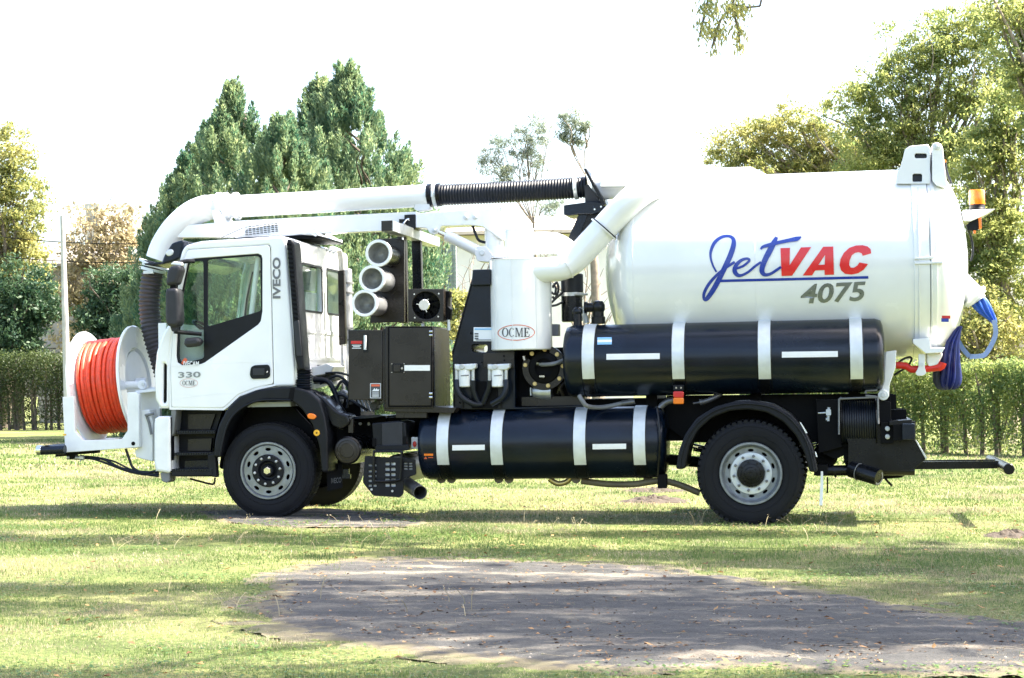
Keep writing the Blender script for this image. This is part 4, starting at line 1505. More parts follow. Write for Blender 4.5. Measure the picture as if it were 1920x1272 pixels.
p2w.build('duct_weld', M['white2'], P2)

# ------------------------------------------------------------------ main tank
TY = 1.20
tz1 = T(1560, 324, TY)[1]
tz0 = T(1700, 673, TY)[1]
TRAD = 0.5 * (tz1 - tz0)
TZ = 0.5 * (tz1 + tz0)
xs0 = T(1186, 500, TY - TRAD)[0]
xs1 = T(1744, 500, TY - TRAD)[0]
xd0 = T(1131, 510, TY - 0.35)[0]
xd1 = T(1817, 510, TY - 0.2)[0]
pr = []
nd = 14
for i in range(nd + 1):
    a = math.pi / 2 * i / nd
    pr.append((TRAD * math.sin(a), xs0 - (xs0 - xd0) * math.cos(a) ** 1.3))
pr.append((TRAD, xs1 - 0.16))
pr += [(TRAD + 0.012, xs1 - 0.155), (TRAD + 0.012, xs1 - 0.002), (TRAD - 0.02, xs1)]
tkb = MB()
tkb.lathe(pr, (0, TY, TZ), (1, 0, 0), 128)
TANK = tkb.build('debris_tank', M['white'], TR, angle=50)
dpr = [(TRAD - 0.04, xs1 + 0.004), (TRAD + 0.004, xs1 + 0.006), (TRAD + 0.004, xs1 + 0.07), (TRAD - 0.015, xs1 + 0.085)]
for i in range(1, nd + 1):
    a = math.pi / 2 * (1 - i / nd)
    dpr.append(((TRAD - 0.015) * math.sin(a), xs1 + 0.085 + (xd1 - xs1 - 0.085) * math.cos(a) ** 1.1))
db_ = MB()
db_.lathe(dpr, (0, TY, TZ), (1, 0, 0), 128)
RD = db_.build('rear_door', M['white'], TR, angle=50)
gk = MB()
gk.lathe([(TRAD - 0.006, xs1 - 0.001), (TRAD - 0.006, xs1 + 0.007)], (0, TY, TZ), (1, 0, 0), 96)
gk.build('door_gasket', M['grey'], RD)
wd = MB()
for x_ in (xs0, 0.5 * (xs0 + xs1) - 0.25):
    torus(wd, (x_, TY, TZ), (1, 0, 0), TRAD - 0.001, 0.0035, 96, 6)
wd.build('weld_seam', M['white2'], TANK)


def on_tank(off):
    def f(u, v):
        Y = TY - TRAD
        for _ in range(8):
            x, z = T(u, v, Y)
            dz = max(-TRAD * 0.999, min(TRAD * 0.999, z - TZ))
            Y = TY - math.sqrt((TRAD + off) ** 2 - dz * dz)
        return Vector((x, Y, z))
    return f


def logo(pts):
    """measurements taken on an enlargement of the lettering"""
    return [(1280 + a * 0.20833, 400 + b * 0.20833) for a, b in pts]


def lst(path):
    return [(1280 + a * 0.20833, 400 + b * 0.20833, w * 0.20833) for a, b, w in path]


jet = [lst([(304, 530, 16), (272, 470, 18), (252, 400, 20), (256, 335, 26), (290, 262, 30), (350, 216, 28), (415, 207, 26), (456, 235, 34), (455, 300, 44), (425, 390, 48), (388, 470, 46), (340, 570, 46),
            (290, 665, 46), (235, 750, 42), (205, 778, 34), (190, 760, 26), (196, 712, 28), (235, 640, 28), (290, 575, 26), (350, 520, 24), (420, 470, 24), (470, 440, 24)]),
       lst([(478, 500, 22), (540, 478, 22), (590, 440, 22), (598, 418, 24), (570, 410, 24), (520, 430, 30), (478, 475, 36), (468, 522, 40), (492, 556, 36), (530, 560, 26), (590, 530, 22), (650, 480, 22), (705, 440, 20)]),
       lst([(846, 215, 26), (820, 268, 46), (780, 345, 52), (742, 420, 50), (716, 490, 46), (716, 532, 42), (745, 556, 32), (795, 545, 26), (845, 512, 24), (886, 484, 22)]),
       lst([(703, 326, 18), (722, 304, 26), (780, 286, 32), (860, 266, 32), (950, 246, 34), (1030, 230, 40), (1068, 212, 8)])]
decal('tank_lettering', strokes(jet, 0.00003), on_tank(0.003), M['blueletter'], TANK, cut=(1, 2.5))
Vp = [(880, 315), (965, 312), (962, 470), (1065, 308), (1157, 305), (985, 563), (890, 566)]
Ap = [(1080, 562), (1265, 302), (1355, 300), (1362, 553), (1278, 556), (1276, 512), (1192, 516), (1165, 560)]
Ah = [(1222, 466), (1278, 463), (1282, 375)]
Cp = [(1697, 362), (1692, 325), (1665, 300), (1620, 288), (1560, 291), (1500, 312), (1450, 358), (1420, 415), (1412, 470), (1425, 515), (1462, 546), (1520, 553), (1580, 540), (1630, 508), (1668, 458),
      (1592, 443), (1572, 472), (1540, 492), (1512, 490), (1498, 465), (1503, 425), (1522, 380), (1552, 356), (1585, 351), (1612, 362), (1620, 384)]
for lps in ([Vp], [Ap, Ah], [Cp]):
    decal('tank_letter', fill2d([logo(l_) for l_ in lps]), on_tank(0.006), M['redletter'], TANK, cut=(1, 3))
decal('tank_underline', fill2d([logo([(335, 598), (1670, 566), (1672, 590), (335, 622)])]), on_tank(0.0035), M['blueletter'], TANK, cut=(1, 2))
decal('tank_number', scaled_text('4075', 1501, 534, 1623, 571, shear=0.16, weight=0.022, dy=6.5), on_tank(0.004), M['greyletter'], TANK, cut=(1, 3))
# top cover, eyes, hinge
tc_ = plate('top_cover', [(1125, 334), (1134, 325), (1200, 318), (1408, 313), (1441, 329), (1440, 345), (1125, 350)], 0.85, 0.7, M['white'], TANK, bevel=0.015)
plate('lifting_eye', rc([(1238, 322), (1239, 306), (1244, 301), (1249, 301), (1253, 306), (1254, 322)], 2), 0.80, 0.03, M['white2'], TANK, holes=[oval(1246, 309, 3.6, 3.8, 16)], bevel=0.004)
hg = [(1680, 345), (1683, 322), (1690, 310), (1697, 280), (1706, 274), (1739, 271), (1744, 276), (1744, 345)]
hb1 = plate('hinge_bracket', rc(hg, 3), 0.52, 0.06, M['white'], TANK, holes=[rc(rect(1715, 288, 1738, 297), 4), rc(rect(1711, 326, 1729, 342), 4)], bevel=0.006)
plate('hinge_inner', rect(1708, 284, 1740, 344), 0.585, 0.02, M['tankblack'], TANK, bevel=0.002)
plate('hinge_housing', rc(grow(hg, -1.0), 3), 0.61, 1.16, M['white'], TANK, bevel=0.006)
ha = [(1748, 270), (1756, 267), (1764, 270), (1768, 277), (1771, 310), (1776, 348), (1774, 352), (1756, 348), (1748, 338)]
hgo = plate('door_hinge', rc(ha, 2), 0.48, 1.4, M['white'], RD, bevel=0.006)
pn = MB()
pn.cyl(V3(1757, 275, 0.48), (0, -1, 0), 0.035, 0.03, 24, 0.005)
pn.cyl(V3(1757, 275, 0.45), (0, -1, 0), 0.014, 0.02, 12, 0.003)
pn.build('hinge_pin', M['zinc'], RD)
# flange ribs at the tail end of the shell
for u in (1722, 1746):
    vb_ = MB()
    f = on_tank(0.016 if u < 1740 else 0.01)
    vb_.tube([f(u + 0.02 * (v - 345) * 0.4, v) for v in range(352, 652, 12)], 0.007, 6)
    vb_.build('shell_rib', M['white2'], TANK)
cl_ = plate('door_clamp', [(1714, 483), (1752, 481), (1752, 485), (1714, 487)], TY - TRAD - 0.03, 0.10, M['white2'], TANK, bevel=0.003)
plate('door_clamp', [(1715, 492), (1768, 489), (1768, 494), (1715, 496)], TY - TRAD - 0.03, 0.10, M['white2'], TANK, bevel=0.003)
f = on_tank(0.02)
for (a, b, c, d, k) in ((1765, 498, 1779, 503, 'amber'), (1765, 503, 1779, 508, 'label'), (1766, 592, 1782, 598, 'redlamp'), (1765, 597, 1779, 604, 'blueletter')):
    plate('door_sticker', rect(a, b, c, d), TY - 0.90, 0.004, M[k], RD, bevel=0.0005)
decal('door_number', scaled_text('83', 1794, 541, 1800, 562, dy=0), on_plane(TY - 0.62), M['grey'], RD)
# lower door bracket, latch and red handle
lbk = plate('latch_shelf', [(1712, 636), (1742, 634), (1746, 652), (1772, 652), (1766, 662), (1736, 663), (1712, 644)], 0.42, 0.5, M['white'], TANK, bevel=0.006)
plate('latch_ear', rc([(1722, 664), (1735, 664), (1734, 690), (1737, 700), (1731, 705), (1720, 705), (1716, 700), (1722, 690)], 3), 0.50, 0.04, M['white2'], TANK, holes=[], bevel=0.005)
eb = MB()
eb.cyl(V3(1728, 684, 0.50), (0, -1, 0), 0.02, 0.012, 14)
eb.build('latch_pin', M['zinc'], TANK)
plate('latch_foot', rc([(1738, 663), (1767, 662), (1767, 668), (1758, 684), (1742, 688), (1738, 680)], 3), 0.55, 0.3, M['white2'], TANK, bevel=0.008)
rh = MB()
rh.tube([V3(1680, 685, 0.58), V3(1698, 686, 0.58), V3(1708, 693, 0.58), V3(1735, 692, 0.58), V3(1764, 689, 0.58)], 0.038, 10)
rh.tube([V3(1758, 690, 0.58), V3(1765, 686, 0.58), V3(1767, 680, 0.58)], 0.045, 10)
rh.build('red_handle', M['red'], TR)
kb = MB()
kb.tube([V3(1672, 692, 0.8), V3(1690, 676, 0.8), V3(1705, 670, 0.8), V3(1709, 675, 0.8), V3(1700, 688, 0.8), V3(1676, 704, 0.8)], 0.012, 8, smooth=5)
kb.build('lift_cable', M['hose_black'], TR)
# saddle and pivot
plate('tank_pivot_arm', rc([(1660, 660), (1681, 657), (1679, 690), (1668, 722), (1667, 745), (1650, 748), (1648, 735), (1658, 715)], 3), 0.35, 0.10, M['white2'], TR, bevel=0.008)
pv = MB()
pv.cyl(V3(1656, 741, 0.36), (0, -1, 0), 0.055, 0.05, 28, 0.006)
pv.build('pivot_pin', M['zinc'], TR)
pv2 = MB()
pv2.cyl(V3(1656, 741, 0.31), (0, -1, 0), 0.028, 0.018, 6, 0.003)
pv2.build('pivot_bolt', M['steel'], TR, smooth=False)
sd = MB()
for u in (1230, 1420, 1600):
    x_ = T(u, 700, 1.2)[0]
    sd.box((x_ - 0.06, 0.62, zt), (x_ + 0.06, 1.78, TZ - TRAD * 0.55))
sd.build('tank_saddle', M['frame'], TR, smooth=False)
sf = MB()
sf.box((T(960, 760, 0.8)[0], 0.70, zt + 0.01), (T(1680, 760, 0.8)[0], 0.80, zt + 0.16))
sf.box((T(960, 760, 0.8)[0], 1.60, zt + 0.01), (T(1680, 760, 0.8)[0], 1.70, zt + 0.16))
sf.build('sub_frame', M['frame'], TR, smooth=False)
# lamps at the tail
shp = plate('beacon_shelf', [(1803, 398), (1806, 394), (1866, 392), (1850, 402), (1820, 415), (1806, 414)], 0.85, 0.5, M['white'], TR, bevel=0.004)
bc_ = MB()
q = V3(1832, 393, 0.95)
bc_.lathe([(0.085, -0.004), (0.088, 0.004), (0.082, 0.012), (0.075, 0.055)], q, (0, 0, 1), 32)
bco = bc_.build('beacon_base', M['plastic'], shp)
bd_ = MB()
bd_.lathe([(0.080, 0.05), (0.083, 0.06), (0.083, 0.19), (0.076, 0.205), (0.0, 0.212)], q, (0, 0, 1), 32)
bd_.build('beacon_dome', M['amber'], shp)
plate('work_lamp', rc([(1812, 422), (1826, 410), (1834, 404), (1838, 406), (1836, 428), (1830, 434), (1815, 432)], 2), 0.95, 0.10, M['plastic'], shp, bevel=0.008)
plate('amber_lens', [(1834, 404), (1840, 404), (1841, 428), (1836, 430)], 0.93, 0.14, M['amber'], shp, bevel=0.006)
plate('amber_lens', rect(1825, 432, 1830, 438), 0.95, 0.06, M['amber'], shp, bevel=0.004)
lw_ = MB()
lw_.tube([V3(1815, 430, 1.0), V3(1822, 450, 1.1), V3(1824, 475, 1.1), V3(1820, 490, 1.1)], 0.012, 8, smooth=4)
lw_.tube([V3(1772, 305, 0.9), V3(1776, 325, 0.9), V3(1784, 345, 0.9)], 0.012, 8, smooth=4)
lw_.build('lamp_cable', M['hose_black'], TR)
plate('hinge_lamp', rect(1770, 300, 1774, 312), 0.9, 0.06, M['amber'], TR, bevel=0.004)
# outlet pipe on the rear door
oa, ob_ = V3(1806, 572, 0.95), V3(1836, 547, 0.95)
oa, ob_ = V3(1790, 520, 0.95), V3(1832, 562, 0.95)
od = (ob_ - oa)
op = MB()
op.lathe([(0.12, 0), (0.12, od.length - 0.06), (0.15, od.length - 0.06), (0.15, od.length - 0.03), (0.13, od.length - 0.03), (0.13, od.length), (0.0, od.length)], oa, od, 36)
op.build('outlet_pipe', M['white2'], RD)
# rear lamp cluster under the upper tank
rl = plate('marker_lamp_bracket', rc(rect(1262, 722, 1282, 733), 2), 0.10, 0.05, M['plastic'], TR, bevel=0.004)
rs_ = MB()
for u in (1268, 1277):
    rs_.cyl(V3(u, 727.5, 0.10), (0, -1, 0), 0.010, 0.006, 10)
rs_.build('lamp_screw', M['chrome'], rl)
plate('red_lens', rc(rect(1262, 734, 1282, 746), 3), 0.08, 0.06, M['redlamp'], rl, bevel=0.01)
plate('amber_lens', rc(rect(1262, 746, 1282, 758), 3), 0.08, 0.06, M['amber'], rl, bevel=0.01)

# valves and ducts between drum and tank
vd = MB()
q0 = V3(1073, 604, 0.85)
q1 = V3(1073, 514, 0.85)
vd.cyl(q0, (0, 0, 1), 0.115, (V3(1073, 553, 0.85).z - q0.z), 36, 0.01)
vo_ = vd.build('relief_duct', M['black'], TR)
vd2 = MB()
q2 = V3(1073, 549, 0.85)
vd2.cyl(q2, (0, 0, 1), 0.122, q1.z - q2.z, 36, 0.01)
vd2.build('duct_sleeve', M['hose_black'], vo_)
vd3 = MB()
vd3.lathe([(0.12, 0), (0.128, 0), (0.128, 0.04), (0.12, 0.04)], V3(1073, 556, 0.85), (0, 0, 1), 36)
vd3.bar(V3(1078, 553, 0.72), V3(1102, 552, 0.74), 0.012, 8)
vd3.build('duct_clamp', M['steel'], vo_)
vn = MB()
vn.cyl(V3(1083, 612, 0.42), (0, 0, 1), 0.045, V3(1083, 584, 0.42).z - V3(1083, 612, 0.42).z, 20, 0.004)
vn.lathe([(0.05, 0), (0.056, 0.01), (0.056, 0.035), (0.05, 0.05), (0.03, 0.07), (0, 0.075)], V3(1083, 589, 0.42), (0, 0, 1), 20)
vn.build('tank_vent', M['tankblack'], TR)
vv = MB()
vv.cyl(V3(1122, 608, 0.50), (0, 0, 1), 0.075, 0.08, 24, 0.006)
vv.cyl(V3(1122, 596, 0.50), (0, 0, 1), 0.06, 0.16, 24, 0.01)
vv.lathe([(0.0, 0), (0.05, 0.0), (0.072, 0.04), (0.072, 0.09), (0.05, 0.13), (0.0, 0.14)], V3(1122, 588, 0.50), (0, 0, 1), 24)
vv.bar(V3(1100, 577, 0.5), V3(1124, 577, 0.5), 0.05, 16)
vv.bar(V3(1096, 577, 0.5), V3(1101, 577, 0.5), 0.062, 16)
vv.build('filler_valve', M['black'], TR)
wv = MB()
wv.tube([V3(1098, 575, 0.6), V3(1096, 590, 0.6), V3(1100, 606, 0.6)], 0.03, 10)
wv.build('filler_pipe', M['zinc'], TR)
ck = MB()
for k, pts in enumerate((((1036, 540), (1044, 530), (1047, 545), (1040, 560), (1036, 556)), ((1034, 568), (1042, 560), (1050, 553), (1056, 547)), ((1034, 574), (1044, 572), (1056, 566)), ((1036, 535), (1042, 540), (1040, 552), (1034, 548)))):
    ck.tube([V3(a, b, 0.75) for a, b in pts], 0.013, 8, smooth=5)
ck.build('coiled_cable', M['hose_black'], TR)
jb = plate('junction_box', rc(rect(1033, 608, 1047, 630), 1), 0.55, 0.15, M['grey'], TR, bevel=0.005)
# slanting black post carrying the boom pipe
plate('boom_pivot_post', [(1058, 470), (1088, 400), (1124, 394), (1128, 400), (1090, 470), (1080, 480)], 1.0, 0.28, M['black'], TR, bevel=0.006)
pf_ = plate('post_cover', [(1055, 470), (1086, 400), (1104, 396), (1076, 470)], 0.985, 0.02, M['tankblack'], TR, bevel=0.004)
plate('post_head', rc([(1057, 385), (1110, 378), (1130, 380), (1136, 392), (1112, 402), (1086, 402), (1066, 405), (1057, 403)], 2), 0.94, 0.45, M['tankblack'], TR, bevel=0.008)
plate('pivot_plate', [(1094, 317), (1099, 316), (1136, 383), (1130, 386)], 0.85, 0.6, M['black'], TR, bevel=0.004)
plate('gusset', [(1096, 348), (1103, 346), (1128, 381), (1097, 382)], 0.98, 0.03, M['mirrorback'], TR, bevel=0.003)
for (u, v) in ((1115, 393), (1127, 388)):
    b_ = MB()
    b_.cyl(V3(u, v, 0.94), (0, -1, 0), 0.010, 0.01, 10)
    b_.build('post_bolt', M['chrome'], TR)
ti = MB()
ti.tube([V3(1112, 352, 1.15), V3(1150, 349, 1.15), V3(1200, 347, 1.15), V3(1260, 345, 1.15)], 0.145, 32)
ti.build('tank_inlet', M['white'], TR, angle=60)
# ------------------------------------------------------------------ suction boom
BY = 1.17
bp1 = [V3(298, 487, BY), V3(307, 462, BY), V3(327, 431, BY), V3(356, 404, BY), V3(385, 391, BY), V3(415, 388, BY), V3(435, 388, BY)]
bpp = spline(bp1, 8) + [V3(500, 384.5, BY), V3(600, 379, BY), V3(700, 373, BY), V3(806, 367, BY)]
bo = MB()
nn = len(bpp)
bo.tube(bpp, [0.150 if i < 34 else (0.142 if i < 48 else 0.126) for i in range(nn)], 40)
BOOM = bo.build('suction_pipe', M['white'], TR, angle=60)
fl_ = MB()
a_, b_2 = V3(291, 496, BY), V3(299, 476, BY)
fl_.lathe([(0.14, -0.02), (0.19, -0.02), (0.19, 0.0), (0.15, 0.0)], a_, b_2 - a_, 40)
fl_.build('pipe_flange', M['zinc'], BOOM)
cl2 = MB()
for (u, v, w) in ((413, 388, 0.155), (425, 387.5, 0.152), (444, 387, 0.15)):
    qa = V3(u, v, BY)
    cl2.lathe([(0.13, -0.02), (w + 0.008, -0.02), (w + 0.008, 0.02), (0.13, 0.02)], qa, (1, 0, 0.05), 36)
cl2.build('pipe_collar', M['white2'], BOOM)
plate('boom_lug', rc([(396, 395), (408, 392), (425, 420), (432, 425), (404, 427)], 2), BY - 0.17, 0.34, M['white2'], BOOM, bevel=0.006)
# lower box beam
bmb = plate('boom_beam', [(326, 446), (348, 423), (430, 415), (600, 406), (781, 397), (781, 431), (600, 438), (430, 445)], BY - 0.10, 0.20, M['white'], TR, bevel=0.008)
plate('beam_wedge', [(786, 350), (800, 348), (806, 392), (782, 396), (776, 392)], BY - 0.08, 0.16, M['white2'], bmb, bevel=0.005)
hd_ = plate('boom_head', rc([(779, 402), (800, 398), (905, 391), (936, 390), (940, 450), (905, 425), (880, 422), (827, 424), (822, 436), (815, 441), (806, 438), (800, 428), (779, 427)], 2), BY - 0.16, 0.32, M['white'], TR, bevel=0.008)
for (u, v) in ((874, 408), (891, 407), (815, 432)):
    b_ = MB()
    b_.cyl(V3(u, v, BY - 0.16), (0, -1, 0), 0.028, 0.02, 18, 0.004)
    b_.cyl(V3(u, v, BY - 0.18), (0, -1, 0), 0.015, 0.014, 6, 0.002)
    b_.build('head_bolt', M['zinc'], hd_)
co_ = MB()
a_ = V3(927, 486, BY)
co_.cyl(a_, (0, 0, 1), 0.105, V3(927, 391, BY).z - a_.z, 36, 0.01)
co_.lathe([(0.15, 0), (0.15, 0.02), (0.11, 0.14)], a_, (0, 0, 1), 36)
co_.build('boom_column', M['white'], TR)
cb2 = MB()
a_ = V3(945, 610, BY)
cb2.cyl(a_, (0, 0, 1), 0.14, V3(945, 486, BY).z - a_.z, 28, 0.01)
cb2.build('column_base', M['black'], TR)
cy = MB()
a_, b_2 = V3(836, 441, BY - 0.12), V3(898, 472, BY - 0.12)
cy.cyl(a_, b_2 - a_, 0.062, (b_2 - a_).length, 28, 0.012)
cyo = cy.build('lift_cylinder', M['white2'], TR)
rd_ = MB()
rd_.bar(V3(815, 432, BY - 0.12), a_, 0.03, 14)
rd_.build('cylinder_rod', M['chrome'], cyo)
plate('cylinder_lug', rc([(894, 462), (912, 462), (924, 480), (918, 492), (895, 490), (890, 476)], 3), BY - 0.18, 0.3, M['white2'], cyo, bevel=0.006)
b_ = MB()
b_.cyl(V3(904, 474, BY - 0.18), (0, -1, 0), 0.03, 0.016, 18, 0.004)
b_.build('cylinder_pin', M['zinc'], cyo)
hh2 = MB()
hh2.tube([V3(886, 423, BY - 0.05), V3(892, 440, BY - 0.05), V3(898, 451, BY - 0.05), V3(910, 455, BY - 0.05)], 0.016, 8, smooth=5)
hh2.build('boom_hose', M['hose_black'], TR)


def corrugated(name, pts, r, amp, pitch, m, parent, seg=32):
    sp = spline([Vector(p) for p in pts], 40)
    ln = [0.0]
    for a, b in zip(sp[:-1], sp[1:]):
        ln.append(ln[-1] + (b - a).length)
    total = ln[-1]
    k = int(total / pitch * 10)
    out = []
    for i in range(k + 1):
        s_ = total * i / k
        j = max(0, min(len(sp) - 2, int(np.searchsorted(ln, s_)) - 1))
        t = (s_ - ln[j]) / max(1e-6, ln[j + 1] - ln[j])
        out.append(sp[j].lerp(sp[j + 1], min(1, max(0, t))))
    rr = [r + amp * math.sin(2 * math.pi * (total * i / k) / pitch) for i in range(k + 1)]
    mb = MB()
    mb.tube(out, rr, seg)
    return mb.build(name, m, parent, angle=80)


CH = corrugated('corrugated_hose', [V3(808, 367, BY), V3(850, 365, BY), V3(950, 360.5, BY), V3(1040, 355, BY), V3(1100, 351, BY)], 0.116, 0.006, 0.033, M['hose_black'], TR)
for (u, v, m_) in ((816, 366.5, 'zinc'), (823, 366, 'black'), (1080, 352.5, 'zinc'), (806, 367, 'black')):
    c_ = MB()
    c_.lathe([(0.10, -0.02), (0.131, -0.02), (0.131, 0.02), (0.10, 0.02)], V3(u, v, BY), (1, 0, 0.06), 36)
    c_.bar(V3(u, v, BY) + Vector((-0.01, -0.135, 0.03)), V3(u, v, BY) + Vector((-0.01, -0.135, -0.03)), 0.012, 8)
    c_.build('hose_clamp', M[m_], CH)
FH = corrugated('suction_hose', [V3(292, 493, BY), V3(286, 515, BY), V3(281, 550, BY), V3(281, 590, BY), V3(288, 630, BY), V3(300, 670, BY), V3(310, 705, BY)], 0.118, 0.008, 0.048, M['suction_rubber'], TR)
c_ = MB()
for (u, v) in ((290, 499), (288, 507)):
    c_.lathe([(0.11, -0.016), (0.145, -0.016), (0.145, 0.016), (0.11, 0.016)], V3(u, v, BY), Vector((-0.25, 0, -1)), 36)
c_.box(tuple(V3(278, 515, BY) - Vector((0, 0.16, 0))), tuple(V3(296, 509, BY) - Vector((0, 0.12, 0))))
c_.build('hose_clamp', M['zinc'], FH)

# ------------------------------------------------------------------ front hose reel
RY = 1.0
ca = rad(5.5)
RAX = Vector((math.cos(ca), 0, math.sin(ca)))
L0, L1 = V3(172, 724, RY), V3(258, 728, RY)
cR = V3(205, 724, RY)
rl_ = MB()
dpt = lambda p: (p - cR).dot(RAX)
h0, h1 = dpt(L0), dpt(L1)
rl_.lathe([(0.0, h0), (0.36, h0), (0.36, h1), (0.0, h1)], cR, RAX, 48)
REEL = rl_.build('hose_reel', M['white2'], TR)
for h, outw in ((h0, -1), (h1, 1)):
    fb = MB()
    fb.lathe([(0.36, h - outw * 0.03), (0.60, h), (0.635, h + outw * 0.004), (0.650, h + outw * 0.012), (0.652, h + outw * 0.03), (0.640, h + outw * 0.04), (0.60, h + outw * 0.024), (0.41, h + outw * 0.022),
              (0.40, h + outw * 0.02), (0.37, h - outw * 0.09), (0.10, h - outw * 0.10), (0.0, h - outw * 0.10)], cR, RAX, 72)
    fo = fb.build('reel_flange', M['white'], REEL, angle=30)
    hb_ = MB()
    hb_.cyl(cR + RAX * (h - outw * 0.1), RAX * outw, 0.05, 0.22, 20, 0.006)
    hb_.build('reel_hub', M['white2'], REEL)
nt = 11
for layer, r_ in ((0, 0.517), ):
    for k in range(nt):
        tt = MB()
        hk_ = h0 + 0.055 + (h1 - h0 - 0.11) * (k + 0.0) / (nt - 1)
        dr = 0.006 * math.sin(k * 2.3)
        torus(tt, cR + RAX * hk_, (RAX + Vector((0, 0.02 * math.sin(k * 1.7), 0.012 * math.cos(k * 2.1)))).normalized(), r_ + dr, 0.0225, 72, 10)
        tt.build('hose_turn', M['orange_hose'], REEL)
ul = MB()
for k in range(nt - 1):
    hk_ = h0 + 0.055 + (h1 - h0 - 0.11) * (k + 0.5) / (nt - 1)
    torus(ul, cR + RAX * hk_, RAX, 0.488, 0.0225, 60, 8)
ulo = ul.build('inner_turn', M['orange_hose'], REEL)
frp = [(117, 745), (138, 743), (140, 809), (155, 826), (228, 824), (239, 808), (239, 736), (254, 735), (260, 740), (261, 839), (122, 849)]
FRM = plate('reel_frame', frp, 0.28, 0.07, M['white2'], TR, bevel=0.006)
plate('reel_frame', frp, 1.66, 0.07, M['white2'], TR, bevel=0.006)
fbx_ = MB()
fl0, fl1 = V3(122, 848, 0.35), V3(148, 828, 0.35)
fbx_.box((fl0.x, 0.35, fl0.z), (fl1.x, 1.66, fl1.z))
fr0, fr1 = V3(236, 841, 0.35), V3(260, 826, 0.35)
fbx_.box((fr0.x, 0.35, fr0.z), (fr1.x, 1.66, fr1.z))
fbx_.build('frame_crossbar', M['white2'], TR, smooth=False)
b_ = MB()
b_.cyl(V3(250, 832, 0.28), (0, -1, 0), 0.022, 0.006, 16)
b_.build('frame_hole', M['frame'], FRM)
bl_ = plate('bearing_bracket', rc([(254, 732), (288, 726), (300, 730), (300, 842), (262, 842), (260, 740)], 3), 0.55, 0.06, M['offwhite'], TR, bevel=0.008)
bg = MB()
bg.cyl(V3(272, 722, 0.62), (-1, 0, 0), 0.045, 0.30, 20, 0.006)
bg.cyl(V3(268, 722, 0.56), (0, -1, 0), 0.055, 0.04, 20, 0.008)
bg.build('reel_bearing', M['white2'], TR)
b_ = MB()
b_.cyl(V3(269, 721, 0.52), (0, -1, 0), 0.022, 0.02, 6, 0.003)
b_.build('bearing_nut', M['steel'], TR, smooth=False)
plate('bracket_shelf', [(254, 733), (300, 728), (300, 733), (255, 738)], 0.40, 0.25, M['white2'], TR, bevel=0.003)
plate('lower_bracket', rc([(262, 770), (280, 768), (286, 790), (286, 866), (255, 858), (252, 846), (262, 838)], 3), 0.36, 0.3, M['white2'], TR, bevel=0.01)
lvv = MB()
lvv.tube([V3(275, 780, 0.34), V3(280, 795, 0.34), V3(284, 815, 0.34)], 0.016, 8)
lvv.bar(V3(272, 779, 0.32), V3(288, 776, 0.32), 0.014, 8)
lvv.build('brake_lever', M['grey'], TR)
plate('frame_sticker', rect(118, 814, 124, 817), 0.277, 0.004, M['yellow'], FRM, bevel=0.0005)
# front tube bumper
tb3 = MB()
p0 = V3(88, 844, 0.05)
tb3.lathe([(0.0, 0.05), (0.038, 0.05), (0.042, 0.0), (0.052, 0.0), (0.054, 0.004), (0.054, 2.2), (0, 2.2)], p0, (0, 1, 0), 28)
tb3.bar(V3(74, 845, 0.08), V3(122, 843, 0.08), 0.050, 24)
tb3.build('front_tube_bumper', M['tankblack'], TR)
cm = MB()
cm.cyl(V3(79, 844.5, 0.08), (-1, 0, 0), 0.053, 0.055, 28, 0.004)
cm.build('tube_end', M['chrome'], TR)
plate('tube_bracket', [(104, 850), (182, 843), (182, 850), (140, 853), (140, 860), (130, 862), (130, 855), (104, 857)], 0.35, 0.10, M['frame'], TR, bevel=0.003)
cbz = MB()
for pts, r_ in ((((140, 858), (165, 857), (195, 862), (225, 877), (265, 888), (298, 893)), 0.014), (((142, 861), (170, 860), (205, 871), (240, 884), (272, 890), (298, 889)), 0.013),
                (((236, 842), (242, 860), (250, 878), (270, 887), (296, 883)), 0.016), (((150, 858), (180, 858), (215, 866), (250, 882), (298, 886)), 0.010)):
    cbz.tube([V3(a, b, 0.4) for a, b in pts], r_, 8, smooth=6)
cbz.build('reel_cable', M['hose_black'], TR)
qv = MB()
qv.bar(V3(126, 858, 0.38), V3(150, 859, 0.38), 0.022, 10)
qv.bar(V3(150, 858, 0.36), V3(158, 859, 0.36), 0.030, 6)
qv.bar(V3(152, 858, 0.36), V3(150, 866, 0.36), 0.010, 6)
qv.build('quick_coupling', M['steel'], TR)

# ------------------------------------------------------------------ rear end
ra = [(1267, 880), (1272, 848), (1284, 815), (1306, 784), (1340, 763), (1380, 752), (1412, 751), (1450, 758), (1485, 778), (1510, 808), (1525, 840), (1534, 885),
      (1518, 886), (1508, 850), (1492, 817), (1468, 791), (1438, 774), (1404, 768), (1368, 771), (1334, 784), (1308, 808), (1292, 838), (1284, 880)]
rm = plate('rear_mudguard', rc(ra, 6), 0.0, 0.62, M['plastic'], TR, bevel=0.018)
rp = MB()
rp.tube([V3(a, b, -0.004) for a, b in ((1274, 880), (1279, 850), (1291, 818), (1312, 790), (1344, 769), (1382, 759), (1412, 758), (1448, 765), (1480, 784), (1504, 813), (1518, 844), (1527, 884))], 0.011, 8, smooth=5)
rp.build('mudguard_rib', M['plastic'], rm)
plate('mudguard_tape', [(1499, 791), (1502, 793), (1514, 812), (1511, 813)], -0.012, 0.01, M['reflect'], rm, bevel=0.001)
plate('mudguard_tape', [(1528, 847), (1530, 848), (1533, 857), (1530, 857)], -0.012, 0.01, M['reflect'], rm, bevel=0.001)
